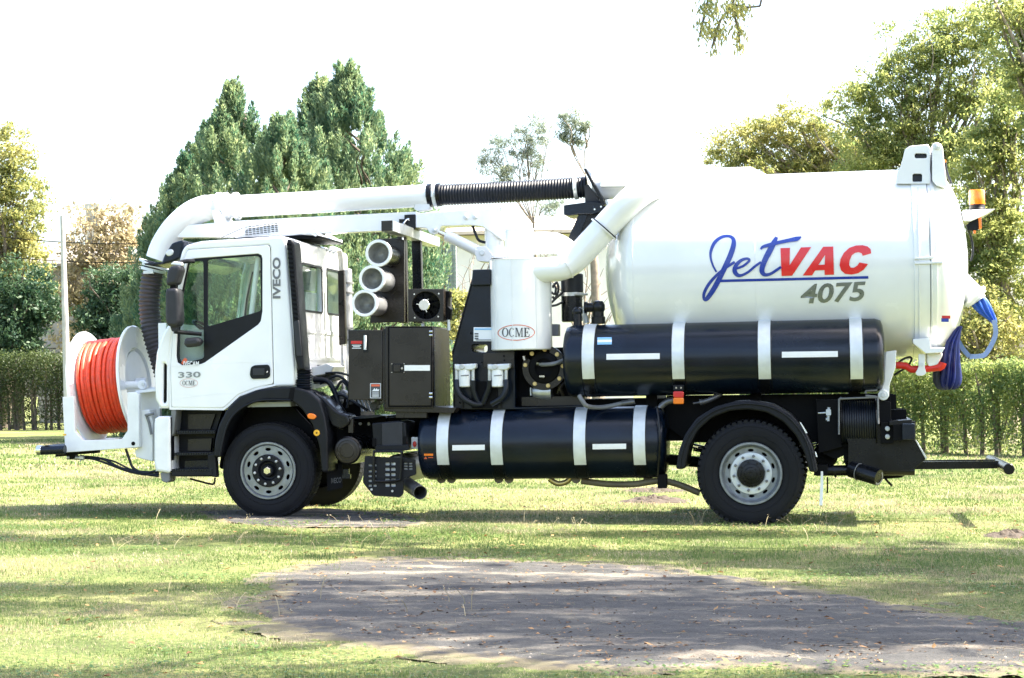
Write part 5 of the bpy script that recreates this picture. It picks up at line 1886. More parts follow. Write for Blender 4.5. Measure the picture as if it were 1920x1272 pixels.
# dark machinery behind the mudguard
plate('rear_panel', [(1250, 742), (1670, 738), (1670, 770), (1560, 800), (1540, 830), (1290, 830), (1250, 800)], 0.66, 0.1, M['frame'], TR, bevel=0.004)
plate('rear_cross_panel', [(1530, 750), (1580, 750), (1580, 838), (1535, 850)], 0.45, 0.08, M['frame'], TR, bevel=0.004)
# rear hose reel
rrx = MB()
q0, q1 = V3(1578, 792, 0.55), V3(1642, 792, 0.55)
rrx.lathe([(0.0, 0), (0.14, 0), (0.14, (q1 - q0).length), (0, (q1 - q0).length)], q0, (1, 0, 0), 32)
RR = rrx.build('rear_hose_reel', M['frame'], TR)
for q in (q0, q1):
    f_ = MB()
    f_.cyl(q - Vector((0.006, 0, 0)), (1, 0, 0), 0.265, 0.012, 48, 0.004)
    f_.build('reel_flange', M['black'], RR)
for k in range(14):
    t_ = MB()
    torus(t_, q0.lerp(q1, (k + 0.7) / 14.4), (1, 0, 0), 0.215, 0.0125, 40, 8)
    t_.build('hose_turn', M['hose_black'], RR)
fr2 = MB()
for a, b in (((1573, 815), (1573, 748)), ((1573, 748), (1646, 745)), ((1646, 745), (1647, 795)), ((1623, 738), (1623, 733)), ((1623, 733), (1645, 732)), ((1623, 742), (1643, 744))):
    fr2.bar(V3(a[0], a[1], 0.28), V3(b[0], b[1], 0.28), 0.010, 8)
fr2.build('reel_guard', M['grey'], RR)
rv = MB()
rv.bar(V3(1548, 786, 0.45), V3(1576, 788, 0.5), 0.014, 10)
rv.bar(V3(1553, 790, 0.45), V3(1554, 764, 0.45), 0.016, 10)
rv.box(tuple(V3(1549, 779, 0.42)), tuple(V3(1558, 768, 0.42) + Vector((0, 0.05, 0))))
rv.bar(V3(1534, 775, 0.44), V3(1549, 774, 0.44), 0.008, 8)
rv.bar(V3(1648, 790, 0.5), V3(1660, 788, 0.5), 0.028, 10)
rv.build('swivel_joint', M['zinc'], TR)
plate('rear_post', rc([(1645, 752), (1670, 754), (1671, 792), (1650, 800)], 2), 0.36, 0.15, M['frame'], TR, bevel=0.005)
# bumper plate and box
plate('rear_bracket', [(1580, 795), (1716, 790), (1716, 826), (1736, 861), (1712, 882), (1650, 884), (1590, 878), (1590, 832)], 0.40, 0.06, M['black'], TR, bevel=0.004)
bx_ = plate('rear_bumper_box', rc(rect(1692, 795, 1716, 825), 2), 0.05, 2.3, M['tankblack'], TR, bevel=0.005)
plate('box_rail', [(1668, 790), (1710, 787), (1710, 794), (1668, 798)], 0.18, 2.0, M['black'], TR, bevel=0.004)
pl2 = MB()
pl2.box(tuple(V3(1676, 826, 0.15)), tuple(V3(1692, 796, 0.15) + Vector((0, 0.2, 0))))
pl2.build('box_mount', M['frame'], TR, smooth=False)
rb2 = MB()
for v in (804, 819):
    rb2.cyl(V3(1664, v, 0.30), (0, -1, 0), 0.026, 0.014, 20, 0.004)
    rb2.cyl(V3(1664, v, 0.286), (0, -1, 0), 0.013, 0.012, 6)
rb2.build('bumper_bolt', M['steel'], TR)
plate('bolt_plate', rect(1652, 792, 1676, 832), 0.305, 0.05, M['frame'], TR, bevel=0.003)
dsk = plate('bracket_edge', [(1716, 826), (1718, 825), (1738, 859), (1736, 862)], 0.385, 0.02, M['steel'], TR, bevel=0.002)
# rear tow arm with a cross tube
ta = MB()
y0, y1 = 0.85, 1.25
a_, b_2 = V3(1650, 882, y0), V3(1872, 863, y0)
ta.box((a_.x, y0, V3(1760, 880, y0).z), (b_2.x, y0 + 0.07, V3(1760, 866, y0).z))
ta.box((a_.x, y1, V3(1760, 880, y0).z), (b_2.x, y1 + 0.07, V3(1760, 866, y0).z))
ta.build('tail_guard_arm', M['black'], TR, smooth=False)
ct = MB()
e0 = V3(1892, 880, 0.08)
ct.lathe([(0, 0), (0.050, 0.0), (0.056, 0.006), (0.056, 2.2), (0, 2.2)], e0, (0, 1, 0), 28)
ct.build('tail_guard_tube', M['black'], TR)
# valve and pipe work under the tail
uw = MB()
uw.bar(V3(1530, 883, 0.5), V3(1610, 882, 0.5), 0.055, 16)
uw.bar(V3(1595, 880, 0.42), V3(1648, 896, 0.25), 0.085, 20)
uw.bar(V3(1655, 883, 0.45), V3(1715, 883, 0.45), 0.048, 16)
uw.bar(V3(1562, 884, 0.5), V3(1566, 883, 0.5), 0.07, 16)
uw.bar(V3(1612, 882, 0.48), V3(1655, 880, 0.48), 0.075, 18)
uw.build('discharge_valve', M['black'], TR)
uw2 = MB()
ca_, cb3 = V3(1648, 896, 0.25), V3(1640, 894, 0.28)
uw2.lathe([(0.055, 0), (0.075, 0), (0.08, 0.01), (0.08, 0.03)], ca_, cb3 - ca_, 24)
torus(uw2, V3(1610, 885, 0.36), V3(1648, 896, 0.25) - V3(1595, 880, 0.42), 0.088, 0.005, 24, 6)
uw2.build('outlet_ring', M['grey'], TR)
uw3 = MB()
uw3.bar(V3(1660, 898, 0.4), V3(1672, 911, 0.35), 0.012, 8)
uw3.bar(V3(1580, 868, 0.42), V3(1590, 862, 0.42), 0.010, 8)
uw3.bar(V3(1590, 862, 0.42), V3(1618, 860, 0.42), 0.010, 8)
uw3.build('valve_lever', M['frame'], TR)
plate('mount_block', [(1580, 838), (1690, 838), (1690, 882), (1612, 880), (1582, 860)], 0.55, 0.15, M['frame'], TR, bevel=0.004)
plate('valve_housing', rc([(1586, 836), (1704, 834), (1716, 880), (1690, 896), (1640, 900), (1596, 890), (1582, 866)], 3), 0.62, 0.20, M['frame'], TR, bevel=0.006)
plate('valve_strut', rc([(1590, 838), (1612, 838), (1612, 884), (1590, 884)], 2), 0.44, 0.10, M['black'], TR, bevel=0.008)
plate('valve_strut', rc([(1650, 836), (1676, 836), (1672, 884), (1654, 884)], 2), 0.46, 0.10, M['black'], TR, bevel=0.008)
plate('rear_spring_hanger', rc([(1540, 800), (1600, 796), (1600, 846), (1566, 862), (1540, 850)], 3), 0.55, 0.15, M['frame'], TR, bevel=0.006)
at2 = MB()
at2.cyl(V3(1548, 855, 0.75), (0, 1, 0), 0.13, 0.6, 30, 0.02)
at2.build('rear_air_tank', M['frame'], TR)
fs_ = plate('flap_stay', [(1539, 884), (1543, 884), (1544, 910), (1542, 948), (1536, 948), (1538, 910)], 0.12, 0.02, M['label'], TR, bevel=0.002)
plate('flap_stay', [(1550, 895), (1553, 895), (1553, 925), (1550, 925)], 1.9, 0.02, M['frame'], TR, bevel=0.002)
plate('stay_mount', rect(1526, 872, 1552, 892), 0.2, 0.3, M['frame'], TR, bevel=0.004)

# ------------------------------------------------------------------ blue lay-flat hose hanging from the tail
bh_ = empty('lay_flat_hose', FRONT + R_T @ V3(1785, 690, 0.9), 0)
tag(bh_, 'blue lay flat hose hanging in a folded bundle behind the white tank', 'hose')
W_ = lambda u, v, y: R_T @ V3(u, v, y) + FRONT - bh_.location


def fold(name, cols, m, amp=0.02, n=72):
    """hanging cloth: cols = list of (u, v, y, width) from top to bottom, folded into pleats"""
    vs, fs = [], []
    rows = spline([Vector((a, b, c)) for a, b, c, d in cols], 6)
    wid = spline([Vector((d, 0, 0)) for a, b, c, d in cols], 6)
    for i, r in enumerate(rows):
        for k in range(n):
            a = 2 * math.pi * k / n
            w = wid[i].x / 2
            pl_ = 1 + 0.26 * math.sin(9 * a + 0.4 + 0.25 * i)
            u = r.x + w * math.cos(a) * pl_
            y = r.z + 0.10 * (w / 22) * math.sin(a) * pl_
            vs.append(W_(u, r.y, y))
    for i in range(len(rows) - 1):
        for k in range(n):
            k2 = (k + 1) % n
            fs.append((i * n + k, i * n + k2, (i + 1) * n + k2, (i + 1) * n + k))
    fs.append(tuple(range(n)))
    fs.append(tuple((len(rows) - 1) * n + k for k in range(n)))
    mb = MB()
    mb.add(vs, fs)
    return mb.build(name, m, bh_, angle=70)


fold('hose_bundle', [(1800, 612, 0.75, 8), (1793, 625, 0.75, 14), (1786, 645, 0.75, 22), (1783, 680, 0.75, 30), (1783, 710, 0.75, 34), (1782, 725, 0.75, 28), (1781, 731, 0.75, 14)], M['bluecloth'])
fold('hose_bundle', [(1784, 640, 1.0, 10), (1772, 670, 1.0, 24), (1767, 705, 1.0, 30), (1770, 727, 1.0, 24), (1772, 732, 1.0, 10)], mat('faded_blue_cloth', (0.06, 0.07, 0.13), 0.6, var=0.3))
fold('hose_sleeve', [(1824, 553, 0.95, 30), (1832, 562, 0.95, 31), (1840, 574, 0.95, 30), (1850, 588, 0.95, 24), (1862, 602, 0.95, 12), (1866, 612, 0.95, 5)], mat('bright_blue_cloth', (0.02, 0.10, 0.50), 0.4, var=0.2))
sb_ = MB()
for pts in (((1864, 600), (1867, 625), (1860, 645), (1848, 664), (1838, 668), (1818, 669)), ((1818, 669), (1806, 655), (1797, 640), (1792, 630))):
    sp = spline([W_(a, b, 0.9) for a, b in pts], 6)
    vs, fs = [], []
    for i, p in enumerate(sp):
        d = (sp[min(i + 1, len(sp) - 1)] - sp[max(i - 1, 0)]).normalized()
        n_ = Vector((0.5, 0.86, 0)).cross(d).normalized()
        for q in (n_ * 0.025, -n_ * 0.025, n_ * 0.025 + Vector((0, 0.01, 0)), -n_ * 0.025 + Vector((0, 0.01, 0))):
            vs.append(p + q)
    for i in range(len(sp) - 1):
        a, b = 4 * i, 4 * i + 4
        fs += [(a, a + 1, b + 1, b), (a + 2, b + 2, b + 3, a + 3), (a, b, b + 2, a + 2), (a + 1, a + 3, b + 3, b + 1)]
    sb_.add(vs, fs)
sb_.build('hose_tail', M['paleblue'], bh_)
cs = MB()
for t in (0.35, 0.62):
    p = W_(1824 + 14 * t, 553 + 16 * t, 0.95)
    cs.lathe([(0.088, -0.012), (0.094, -0.012), (0.094, 0.012), (0.088, 0.012)], p, R_T @ (V3(1840, 574, 0.95) - V3(1824, 553, 0.95)), 28)
cs.build('hose_band', M['zinc'], bh_)

# ================================================================== THE PLACE
_TAB = {}


def vnoise(x, y, seed=0):
    """smooth 2D value noise, 0..1"""
    if seed not in _TAB:
        _TAB[seed] = np.random.default_rng(seed).random((256, 256))
    tab = _TAB[seed]
    xi, yi = np.floor(x).astype(int), np.floor(y).astype(int)
    fx_, fy_ = x - xi, y - yi
    fx_, fy_ = fx_ * fx_ * (3 - 2 * fx_), fy_ * fy_ * (3 - 2 * fy_)
    g = lambda a, b: tab[a % 256, b % 256]
    return (g(xi, yi) * (1 - fx_) + g(xi + 1, yi) * fx_) * (1 - fy_) + (g(xi, yi + 1) * (1 - fx_) + g(xi + 1, yi + 1) * fx_) * fy_


def lawn_mat():
    m, n, l, b = new_mat('lawn')
    tc = n.new('ShaderNodeTexCoord')

    def noise(scale, detail=5, rough=0.6):
        k = n.new('ShaderNodeTexNoise')
        k.inputs['Scale'].default_value = scale
        k.inputs['Detail'].default_value = detail
        k.inputs['Roughness'].default_value = rough
        l.new(tc.outputs['Object'], k.inputs['Vector'])
        return k

    def ramp(src, stops):
        r = n.new('ShaderNodeValToRGB')
        e = r.color_ramp.elements
        e[0].position, e[0].color = stops[0][0], (*stops[0][1], 1)
        e[1].position, e[1].color = stops[1][0], (*stops[1][1], 1)
        for p, c in stops[2:]:
            q = e.new(p)
            q.color = (*c, 1)
        l.new(src, r.inputs[0])
        return r
    big = noise(0.45, 4)
    fine = noise(28, 6, 0.7)
    mix = n.new('ShaderNodeMath')
    mix.operation = 'MULTIPLY_ADD'
    mix.inputs[1].default_value = 0.55
    l.new(fine.outputs[0], mix.inputs[0])
    ml_ = n.new('ShaderNodeMath')
    ml_.operation = 'MULTIPLY'
    ml_.inputs[1].default_value = 0.5
    l.new(big.outputs[0], ml_.inputs[0])
    l.new(ml_.outputs[0], mix.inputs[2])
    r1 = ramp(mix.outputs[0], [(0.36, (0.035, 0.045, 0.017)), (0.74, (0.36, 0.32, 0.19)), (0.48, (0.08, 0.105, 0.035)), (0.60, (0.18, 0.185, 0.07))])
    l.new(r1.outputs[0], b.inputs['Base Color'])
    b.inputs['Roughness'].default_value = 0.9
    b.inputs['Specular IOR Level'].default_value = 0.1
    bp = n.new('ShaderNodeBump')
    bp.inputs['Strength'].default_value = 0.8
    bp.inputs['Distance'].default_value = 0.03
    l.new(fine.outputs[0], bp.inputs['Height'])
    l.new(bp.outputs[0], b.inputs['Normal'])
    return m


def asphalt_mat():
    m, n, l, b = new_mat('worn_asphalt')
    tc = n.new('ShaderNodeTexCoord')
    n1 = n.new('ShaderNodeTexNoise')
    n1.inputs['Scale'].default_value = 1.5
    n1.inputs['Detail'].default_value = 6
    n2 = n.new('ShaderNodeTexNoise')
    n2.inputs['Scale'].default_value = 55
    n2.inputs['Detail'].default_value = 6
    n2.inputs['Roughness'].default_value = 0.8
    for k in (n1, n2):
        l.new(tc.outputs['Object'], k.inputs['Vector'])
    r1 = n.new('ShaderNodeValToRGB')
    e = r1.color_ramp.elements
    e[0].position, e[0].color = 0.36, (0.026, 0.0255, 0.025, 1)
    e[1].position, e[1].color = 0.66, (0.15, 0.128, 0.098, 1)
    q = e.new(0.54)
    q.color = (0.050, 0.047, 0.043, 1)
    mpp = n.new('ShaderNodeMapping')
    mpp.inputs['Scale'].default_value = (0.55, 2.2, 1.0)
    l.new(tc.outputs['Object'], mpp.inputs['Vector'])
    l.new(mpp.outputs[0], n1.inputs['Vector'])
    l.new(n1.outputs[0], r1.inputs[0])
    mp = n.new('ShaderNodeMapRange')
    mp.inputs['From Min'].default_value = 0.3
    mp.inputs['From Max'].default_value = 0.7
    mp.inputs['To Min'].default_value = 0.2
    mp.inputs['To Max'].default_value = 1.8
    l.new(n2.outputs[0], mp.inputs['Value'])
    mx = n.new('ShaderNodeMix')
    mx.data_type = 'RGBA'
    mx.blend_type = 'MULTIPLY'
    mx.inputs[0].default_value = 1
    l.new(r1.outputs[0], mx.inputs[6])
    l.new(mp.outputs[0], mx.inputs[7])
    at = n.new('ShaderNodeAttribute')
    at.attribute_name = 'wear'
    n3 = n.new('ShaderNodeTexNoise')
    n3.inputs['Scale'].default_value = 7
    n3.inputs['Detail'].default_value = 5
    l.new(tc.outputs['Object'], n3.inputs['Vector'])
    ma = n.new('ShaderNodeMath')
    ma.operation = 'MULTIPLY_ADD'
    ma.inputs[1].default_value = 0.9
    l.new(n3.outputs[0], ma.inputs[0])
    l.new(at.outputs['Fac'], ma.inputs[2])
    rs = n.new('ShaderNodeValToRGB')
    rs.color_ramp.elements[0].position = 0.80
    rs.color_ramp.elements[0].color = (0, 0, 0, 1)
    rs.color_ramp.elements[1].position = 1.32
    rs.color_ramp.elements[1].color = (1, 1, 1, 1)
    l.new(ma.outputs[0], rs.inputs[0])
    ms = n.new('ShaderNodeMix')
    ms.data_type = 'RGBA'
    rd = n.new('ShaderNodeValToRGB')
    ee = rd.color_ramp.elements
    ee[0].position, ee[0].color = 0.42, (0.07, 0.085, 0.03, 1)
    ee[1].position, ee[1].color = 0.95, (0.095, 0.075, 0.052, 1)
    q2 = ee.new(0.62)
    q2.color = (0.13, 0.115, 0.06, 1)
    l.new(ma.outputs[0], rd.inputs[0])
    l.new(rd.outputs[0], ms.inputs[6])
    l.new(rs.outputs[0], ms.inputs[0])
    l.new(mx.outputs[2], ms.inputs[7])
    l.new(ms.outputs[2], b.inputs['Base Color'])
    b.inputs['Roughness'].default_value = 0.9
    bp = n.new('ShaderNodeBump')
    bp.inputs['Strength'].default_value = 0.9
    bp.inputs['Distance'].default_value = 0.012
    l.new(n2.outputs[0], bp.inputs['Height'])
    l.new(bp.outputs[0], b.inputs['Normal'])
    return m


gx = np.array([-400, -14, -7, 0, 7, 14, 400.0])
gy = np.array([2, 10, 20, 40, 80, 160, 600.0])
vv_, ff_ = [], []
for y_ in gy:
    for x_ in gx:
        vv_.append((x_, y_, float(ground_z(x_, y_))))
for j in range(6):
    for i in range(6):
        ff_.append((j * 7 + i, j * 7 + i + 1, (j + 1) * 7 + i + 1, (j + 1) * 7 + i))
lawn = mesh_np('ground', np.array(vv_), np.array(ff_), lawn_mat())
lawn['kind'] = 'structure'
lawn['label'] = 'wide lawn of short green and straw coloured grass'


def inside(px, py, poly):
    r = np.zeros(len(px), bool)
    n = len(poly)
    j = n - 1
    for i in range(n):
        xi, yi = poly[i]
        xj, yj = poly[j]
        if yi != yj:
            c = ((yi > py) != (yj > py)) & (px < (xj - xi) * (py - yi) / (yj - yi) + xi)
            r ^= c
        j = i
    return r


def fractal(x, y, seed):
    return 0.5 * vnoise(x, y, seed) + 0.3 * vnoise(x * 2.3, y * 2.3, seed + 1) + 0.2 * vnoise(x * 5.1, y * 5.1, seed + 2)


def patch(name, pix, m, seed, step=0.03, spread=0.26):
    """worn hard surface whose crumbling edge dips under the turf"""
    pts = np.array([(p.x, p.y) for p in (G(u, v) for u, v in pix)])
    x0, y0 = pts.min(0) - 0.9
    x1, y1 = pts.max(0) + 0.9
    nx, ny = int((x1 - x0) / step), int((y1 - y0) / step)
    X, Y = np.meshgrid(np.linspace(x0, x1, nx), np.linspace(y0, y1, ny))
    X, Y = X.ravel(), Y.ravel()
    mk = np.zeros(len(X))
    r = np.random.default_rng(seed)
    for q in range(14):
        a, d = r.uniform(0, 6.28), spread * math.sqrt(-2 * math.log(r.uniform(0.02, 1)))
        mk += inside(X + d * math.cos(a), Y + d * math.sin(a), pts) / 14.0
    e = mk - 0.5 + 0.95 * (fractal(X * 1.7, Y * 1.7, seed) - 0.5) + 0.25 * (vnoise(X * 15, Y * 15, seed + 5) - 0.5)
    Z = ground_z(X, Y) + np.clip((e + 0.33) * 0.08, -0.03, 0.010) + 0.014 * (vnoise(X * 4, Y * 5, seed + 7) - 0.35) + 0.012 * (vnoise(X * 15, Y * 15, seed + 8) - 0.5)
    keep = (mk > 0).reshape(ny, nx)
    idx = np.arange(nx * ny).reshape(ny, nx)
    fa = np.stack([idx[:-1, :-1], idx[:-1, 1:], idx[1:, 1:], idx[1:, :-1]], -1)[keep[:-1, :-1]]
    used = np.unique(fa)
    mp = np.full(nx * ny, -1)
    mp[used] = np.arange(len(used))
    o = mesh_np(name, np.stack([X, Y, Z], 1)[used], mp[fa], m, smooth=True)
    at = o.data.attributes.new('wear', 'FLOAT', 'POINT')
    at.data.foreach_set('value', np.clip(e[used] + 0.5, 0, 1).astype(np.float32))
    o['kind'] = 'structure'
    return o, pts


ASPH = asphalt_mat()
asp, asp_poly = patch('asphalt_patch', [(470, 1140), (530, 1092), (610, 1060), (720, 1050), (900, 1055), (1100, 1062), (1290, 1076), (1400, 1098), (1520, 1118), (1700, 1140), (1830, 1170), (1960, 1194), (2030, 1230),
                                       (1960, 1252), (1700, 1252), (1400, 1242), (1100, 1248), (930, 1232), (760, 1212), (640, 1190), (540, 1166)], ASPH, 3)
asp['label'] = 'worn grey asphalt patch littered with dry leaves in the foreground'
asp2, asp2_poly = patch('asphalt_patch', [(385, 962), (470, 958), (620, 956), (760, 968), (800, 982), (720, 990), (560, 990), (430, 980)], ASPH, 9, 0.03, 0.10)
asp2['label'] = 'small dark asphalt patch under the front wheel of the truck'


def scatter(y0, y1, dens, margin=1.5):
    area = 0.2743 * (y1 ** 2 - y0 ** 2) + 2 * margin * (y1 - y0)
    n = int(area * dens)
    y = np.sqrt(rng.random(n) * (y1 ** 2 - y0 ** 2) + y0 ** 2)
    x = (rng.random(n) * 2 - 1) * (y * 0.2743 + margin)
    return x, y


def blades(name, x, y, h, w, m, bend=0.5):
    n = len(x)
    z = ground_z(x, y)
    a = rng.random(n) * 2 * np.pi
    d = np.stack([np.cos(a), np.sin(a), np.zeros(n)], 1)
    b = rng.random(n) * 2 * np.pi
    ln = (rng.random(n) * bend * h)[:, None]
    tip = np.stack([np.cos(b), np.sin(b), np.zeros(n)], 1) * ln + np.stack([np.zeros(n), np.zeros(n), h], 1)
    base = np.stack([x, y, z - 0.004], 1)
    v = np.empty((n, 3, 3))
    v[:, 0] = base - d * (w / 2)[:, None]
    v[:, 1] = base + d * (w / 2)[:, None]
    v[:, 2] = base + tip
    return mesh_np(name, v.reshape(-1, 3), np.arange(3 * n).reshape(-1, 3), m)


GREEN = leaf_mat('grass_green', (0.040, 0.090, 0.022), (0.14, 0.20, 0.055), 0.32, 0.6, 0.5, 0.95)
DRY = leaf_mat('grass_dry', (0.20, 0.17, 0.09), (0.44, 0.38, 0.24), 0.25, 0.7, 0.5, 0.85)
gxs, gys, ghs, gws = [], [], [], []
for (y0, y1, dens, hh_, ww_) in ((8.4, 14, 4600, 0.019, 0.0046), (14, 20, 2600, 0.024, 0.0068), (20, 30, 1000, 0.030, 0.012), (30, 48, 200, 0.04, 0.03)):
    x, y = scatter(y0, y1, dens)
    cl = vnoise(x * 6, y * 6, 5)
    keep = rng.random(len(x)) < np.clip(0.15 + 0.9 * cl + 1.6 * (fractal(x * 0.9, y * 0.9, 81) - 0.45), 0.06, 1)
    x, y, cl = x[keep], y[keep], cl[keep]
    gxs.append(x)
    gys.append(y)
    ghs.append(hh_ * (0.45 + 0.9 * rng.random(len(x)) + 2.4 * np.clip(fractal(x * 2.2, y * 2.2, 71) - 0.5, 0, 1) * 2 * rng.random(len(x))))
    gws.append(ww_ * (0.6 + 0.7 * rng.random(len(x))))
gx_, gy_, gh_, gw_ = map(np.concatenate, (gxs, gys, ghs, gws))
pin = np.zeros(len(gx_))
for q in range(6):
    ox = 1.3 * (vnoise(gx_ * (1 + q), gy_ * (1 + q), 21 + q) - 0.5) + rng.normal(0, 0.12, len(gx_))
    oy = 1.3 * (vnoise(gx_ * (1 + q), gy_ * (1 + q), 61 + q) - 0.5) + rng.normal(0, 0.12, len(gx_))
    pin += (inside(gx_ + ox * 0.7, gy_ + oy * 0.7, asp_poly) | inside(gx_ + ox * 0.5, gy_ + oy * 0.5, asp2_poly)) / 6.0
tuft = (vnoise(gx_ * 3, gy_ * 3, 33) > 0.88) & (rng.random(len(gx_)) < 0.25)
keep = (rng.random(len(gx_)) < (1 - pin) ** 1.2) | tuft | (rng.random(len(gx_)) < 0.015)
gx_, gy_, gh_, gw_ = gx_[keep], gy_[keep], gh_[keep], gw_[keep]
dry_sun_share = 0.55 * vnoise(gx_ * 0.55, gy_ * 0.8, 11) + 0.45 * vnoise(gx_ * 2.4, gy_ * 2.4, 12)
dry_sun_share += 0.28 * np.exp(-((gx_ + 2.6) / 1.8) ** 2 - ((gy_ - 10.4) / 0.8) ** 2) + 0.26 * np.exp(-((gx_ + 3.2) / 2.2) ** 2 - ((gy_ - 15.0) / 0.6) ** 2) + 0.15 * np.exp(-((gy_ - 21.5) / 1.5) ** 2)  # extra straw blades at left paint in sunlit bands of dry grass
is_straw = rng.random(len(gx_)) < np.clip((dry_sun_share - 0.40) * 3.2, 0.08, 0.94)
o = blades('green_grass', gx_[~is_straw], gy_[~is_straw], gh_[~is_straw], gw_[~is_straw], GREEN)
tag(o, 'short green grass of the lawn', 'grass', kind='stuff')
o = blades('dry_grass', gx_[is_straw], gy_[is_straw], gh_[is_straw] * 0.85, gw_[is_straw], DRY, 1.1)
tag(o, 'dry straw coloured grass mixed through the lawn and thick in its sunlit bands', 'grass', kind='stuff')

# broad-leaved weeds in patches and fallen leaves over the turf
wx_, wy_ = scatter(8.6, 22, 420)
k = (fractal(wx_ * 0.8, wy_ * 0.8, 91) > 0.58) & ~inside(wx_, wy_, asp_poly)
wx_, wy_ = wx_[k], wy_[k]
vs, fs = [], []
for x, y in zip(wx_, wy_):
    z = float(ground_z(x, y)) + rng.uniform(0.008, 0.03)
    s, a = rng.uniform(0.008, 0.02), rng.uniform(0, 6.28)
    c_, s_ = math.cos(a) * s, math.sin(a) * s
    b0 = len(vs)
    vs += [(x - c_, y - s_, z), (x + s_ * 0.6, y - c_ * 0.6, z + s * 0.3), (x + c_, y + s_, z + s * rng.uniform(-0.2, 0.8)), (x - s_ * 0.6, y + c_ * 0.6, z + s * 0.3)]
    fs.append((b0, b0 + 1, b0 + 2, b0 + 3))
o = mesh_np('lawn_weeds', np.array(vs), np.array(fs), leaf_mat('weed_leaf', (0.04, 0.09, 0.025), (0.12, 0.18, 0.05), 0.3, 0.5))
tag(o, 'patches of small broad leaved weeds in the lawn', 'weeds', kind='stuff')
wx_, wy_ = scatter(8.6, 24, 7)
vs, fs = [], []
for x, y in zip(wx_, wy_):
    z = float(ground_z(x, y)) + rng.uniform(0.012, 0.03)
    s, a = rng.uniform(0.012, 0.032), rng.uniform(0, 6.28)
    c_, s_ = math.cos(a) * s, math.sin(a) * s
    b0 = len(vs)
    vs += [(x - c_, y - s_, z), (x + s_ * 0.5, y - c_ * 0.5, z + s * 0.4), (x + c_, y + s_, z + s * rng.uniform(-0.2, 0.9)), (x - s_ * 0.5, y + c_ * 0.5, z + s * 0.2)]
    fs.append((b0, b0 + 1, b0 + 2, b0 + 3))
o = mesh_np('fallen_leaves', np.array(vs), np.array(fs), leaf_mat('fallen_leaf', (0.08, 0.04, 0.02), (0.40, 0.24, 0.10), 0.1, 0.8))
tag(o, 'brown fallen leaves scattered over the grass', 'leaves', kind='stuff')

# seed stalks standing above the mown grass
vs, fs = [], []
stalk_px = []
for (u0, u1, v0, v1, k) in ((0, 420, 880, 925, 60), (0, 520, 985, 1035, 34), (560, 760, 985, 1050, 26), (960, 1120, 960, 1010, 34), (1290, 1560, 970, 1000, 34), (1560, 1920, 900, 950, 60), (1500, 1920, 1000, 1080, 34), (300, 900, 1120, 1160, 16)):
    for _ in range(k):
        stalk_px.append((rng.uniform(u0, u1), rng.uniform(v0, v1)))
for u, v in stalk_px:
    p = G(u, v)
    h = rng.uniform(0.05, 0.20)
    a = rng.uniform(0, 6.28)
    ln = rng.uniform(0.02, 0.15)
    pts = [Vector((p.x + math.cos(a) * ln * t * t, p.y + math.sin(a) * ln * t * t, p.z + h * t * (1 - 0.15 * t))) for t in (0, 0.35, 0.7, 1.0)]
    w = 0.0022
    for i, q in enumerate(pts):
        vs += [(q.x - w, q.y, q.z), (q.x + w, q.y, q.z)]
    b0 = len(vs) - 8
    fs += [(b0 + 2 * i, b0 + 2 * i + 1, b0 + 2 * i + 3, b0 + 2 * i + 2) for i in range(3)]
    for _ in range(rng.integers(2, 6)):
        q = pts[-1] + Vector((rng.normal(0, 0.010), rng.normal(0, 0.010), rng.normal(-0.010, 0.012)))
        e = Vector((rng.normal(0, 0.010), rng.normal(0, 0.01), rng.uniform(0.004, 0.014)))
        b0 = len(vs)
        vs += [tuple(q), tuple(q + Vector((0.004, 0, 0.006))), tuple(q + e), tuple(q + Vector((-0.004, 0, 0.006)))]
        fs.append((b0, b0 + 1, b0 + 2, b0 + 3))
o = mesh_np('seed_stalks', np.array(vs), np.array(fs), DRY)
tag(o, 'thin dry grass stalks with seed heads rising above the lawn', 'grass', kind='stuff')

# leaf litter on the asphalt
lx, ly = [], []
for _ in range(3600):
    u, v = rng.uniform(470, 1950), rng.uniform(1045, 1258)
    p = G(u, v)
    lx.append(p.x)
    ly.append(p.y)
lx, ly = np.array(lx), np.array(ly)
k = inside(lx, ly, asp_poly) & (rng.random(len(lx)) < 0.25 + vnoise(lx * 2.2, ly * 2.2, 8))
lx, ly = lx[k], ly[k]
vs, fs = [], []
for x, y in zip(lx, ly):
    z = float(ground_z(x, y)) + 0.008
    s = 0.006 + 0.018 * rng.random() ** 2.2
    a = rng.uniform(0, 6.28)
    c_, s_ = math.cos(a), math.sin(a)
    el = rng.uniform(0.4, 0.8)
    hgt = rng.uniform(0.004, 0.014)
    b0 = len(vs)
    for (p, q, r) in ((-1, 0, 0.2), (0, -el, 1), (1, 0, 0.5), (0, el, 0.6)):
        vs.append((x + s * (p * c_ - q * s_), y + s * (p * s_ + q * c_), z + hgt * r))
    fs.append((b0, b0 + 1, b0 + 2, b0 + 3))
o = mesh_np('leaf_litter', np.array(vs), np.array(fs), leaf_mat('litter', (0.05, 0.03, 0.02), (0.30, 0.18, 0.09), 0.05, 0.8))
tag(o, 'small brown dry leaves scattered over the asphalt patch', 'leaves', kind='stuff')
vs, fs = [], []
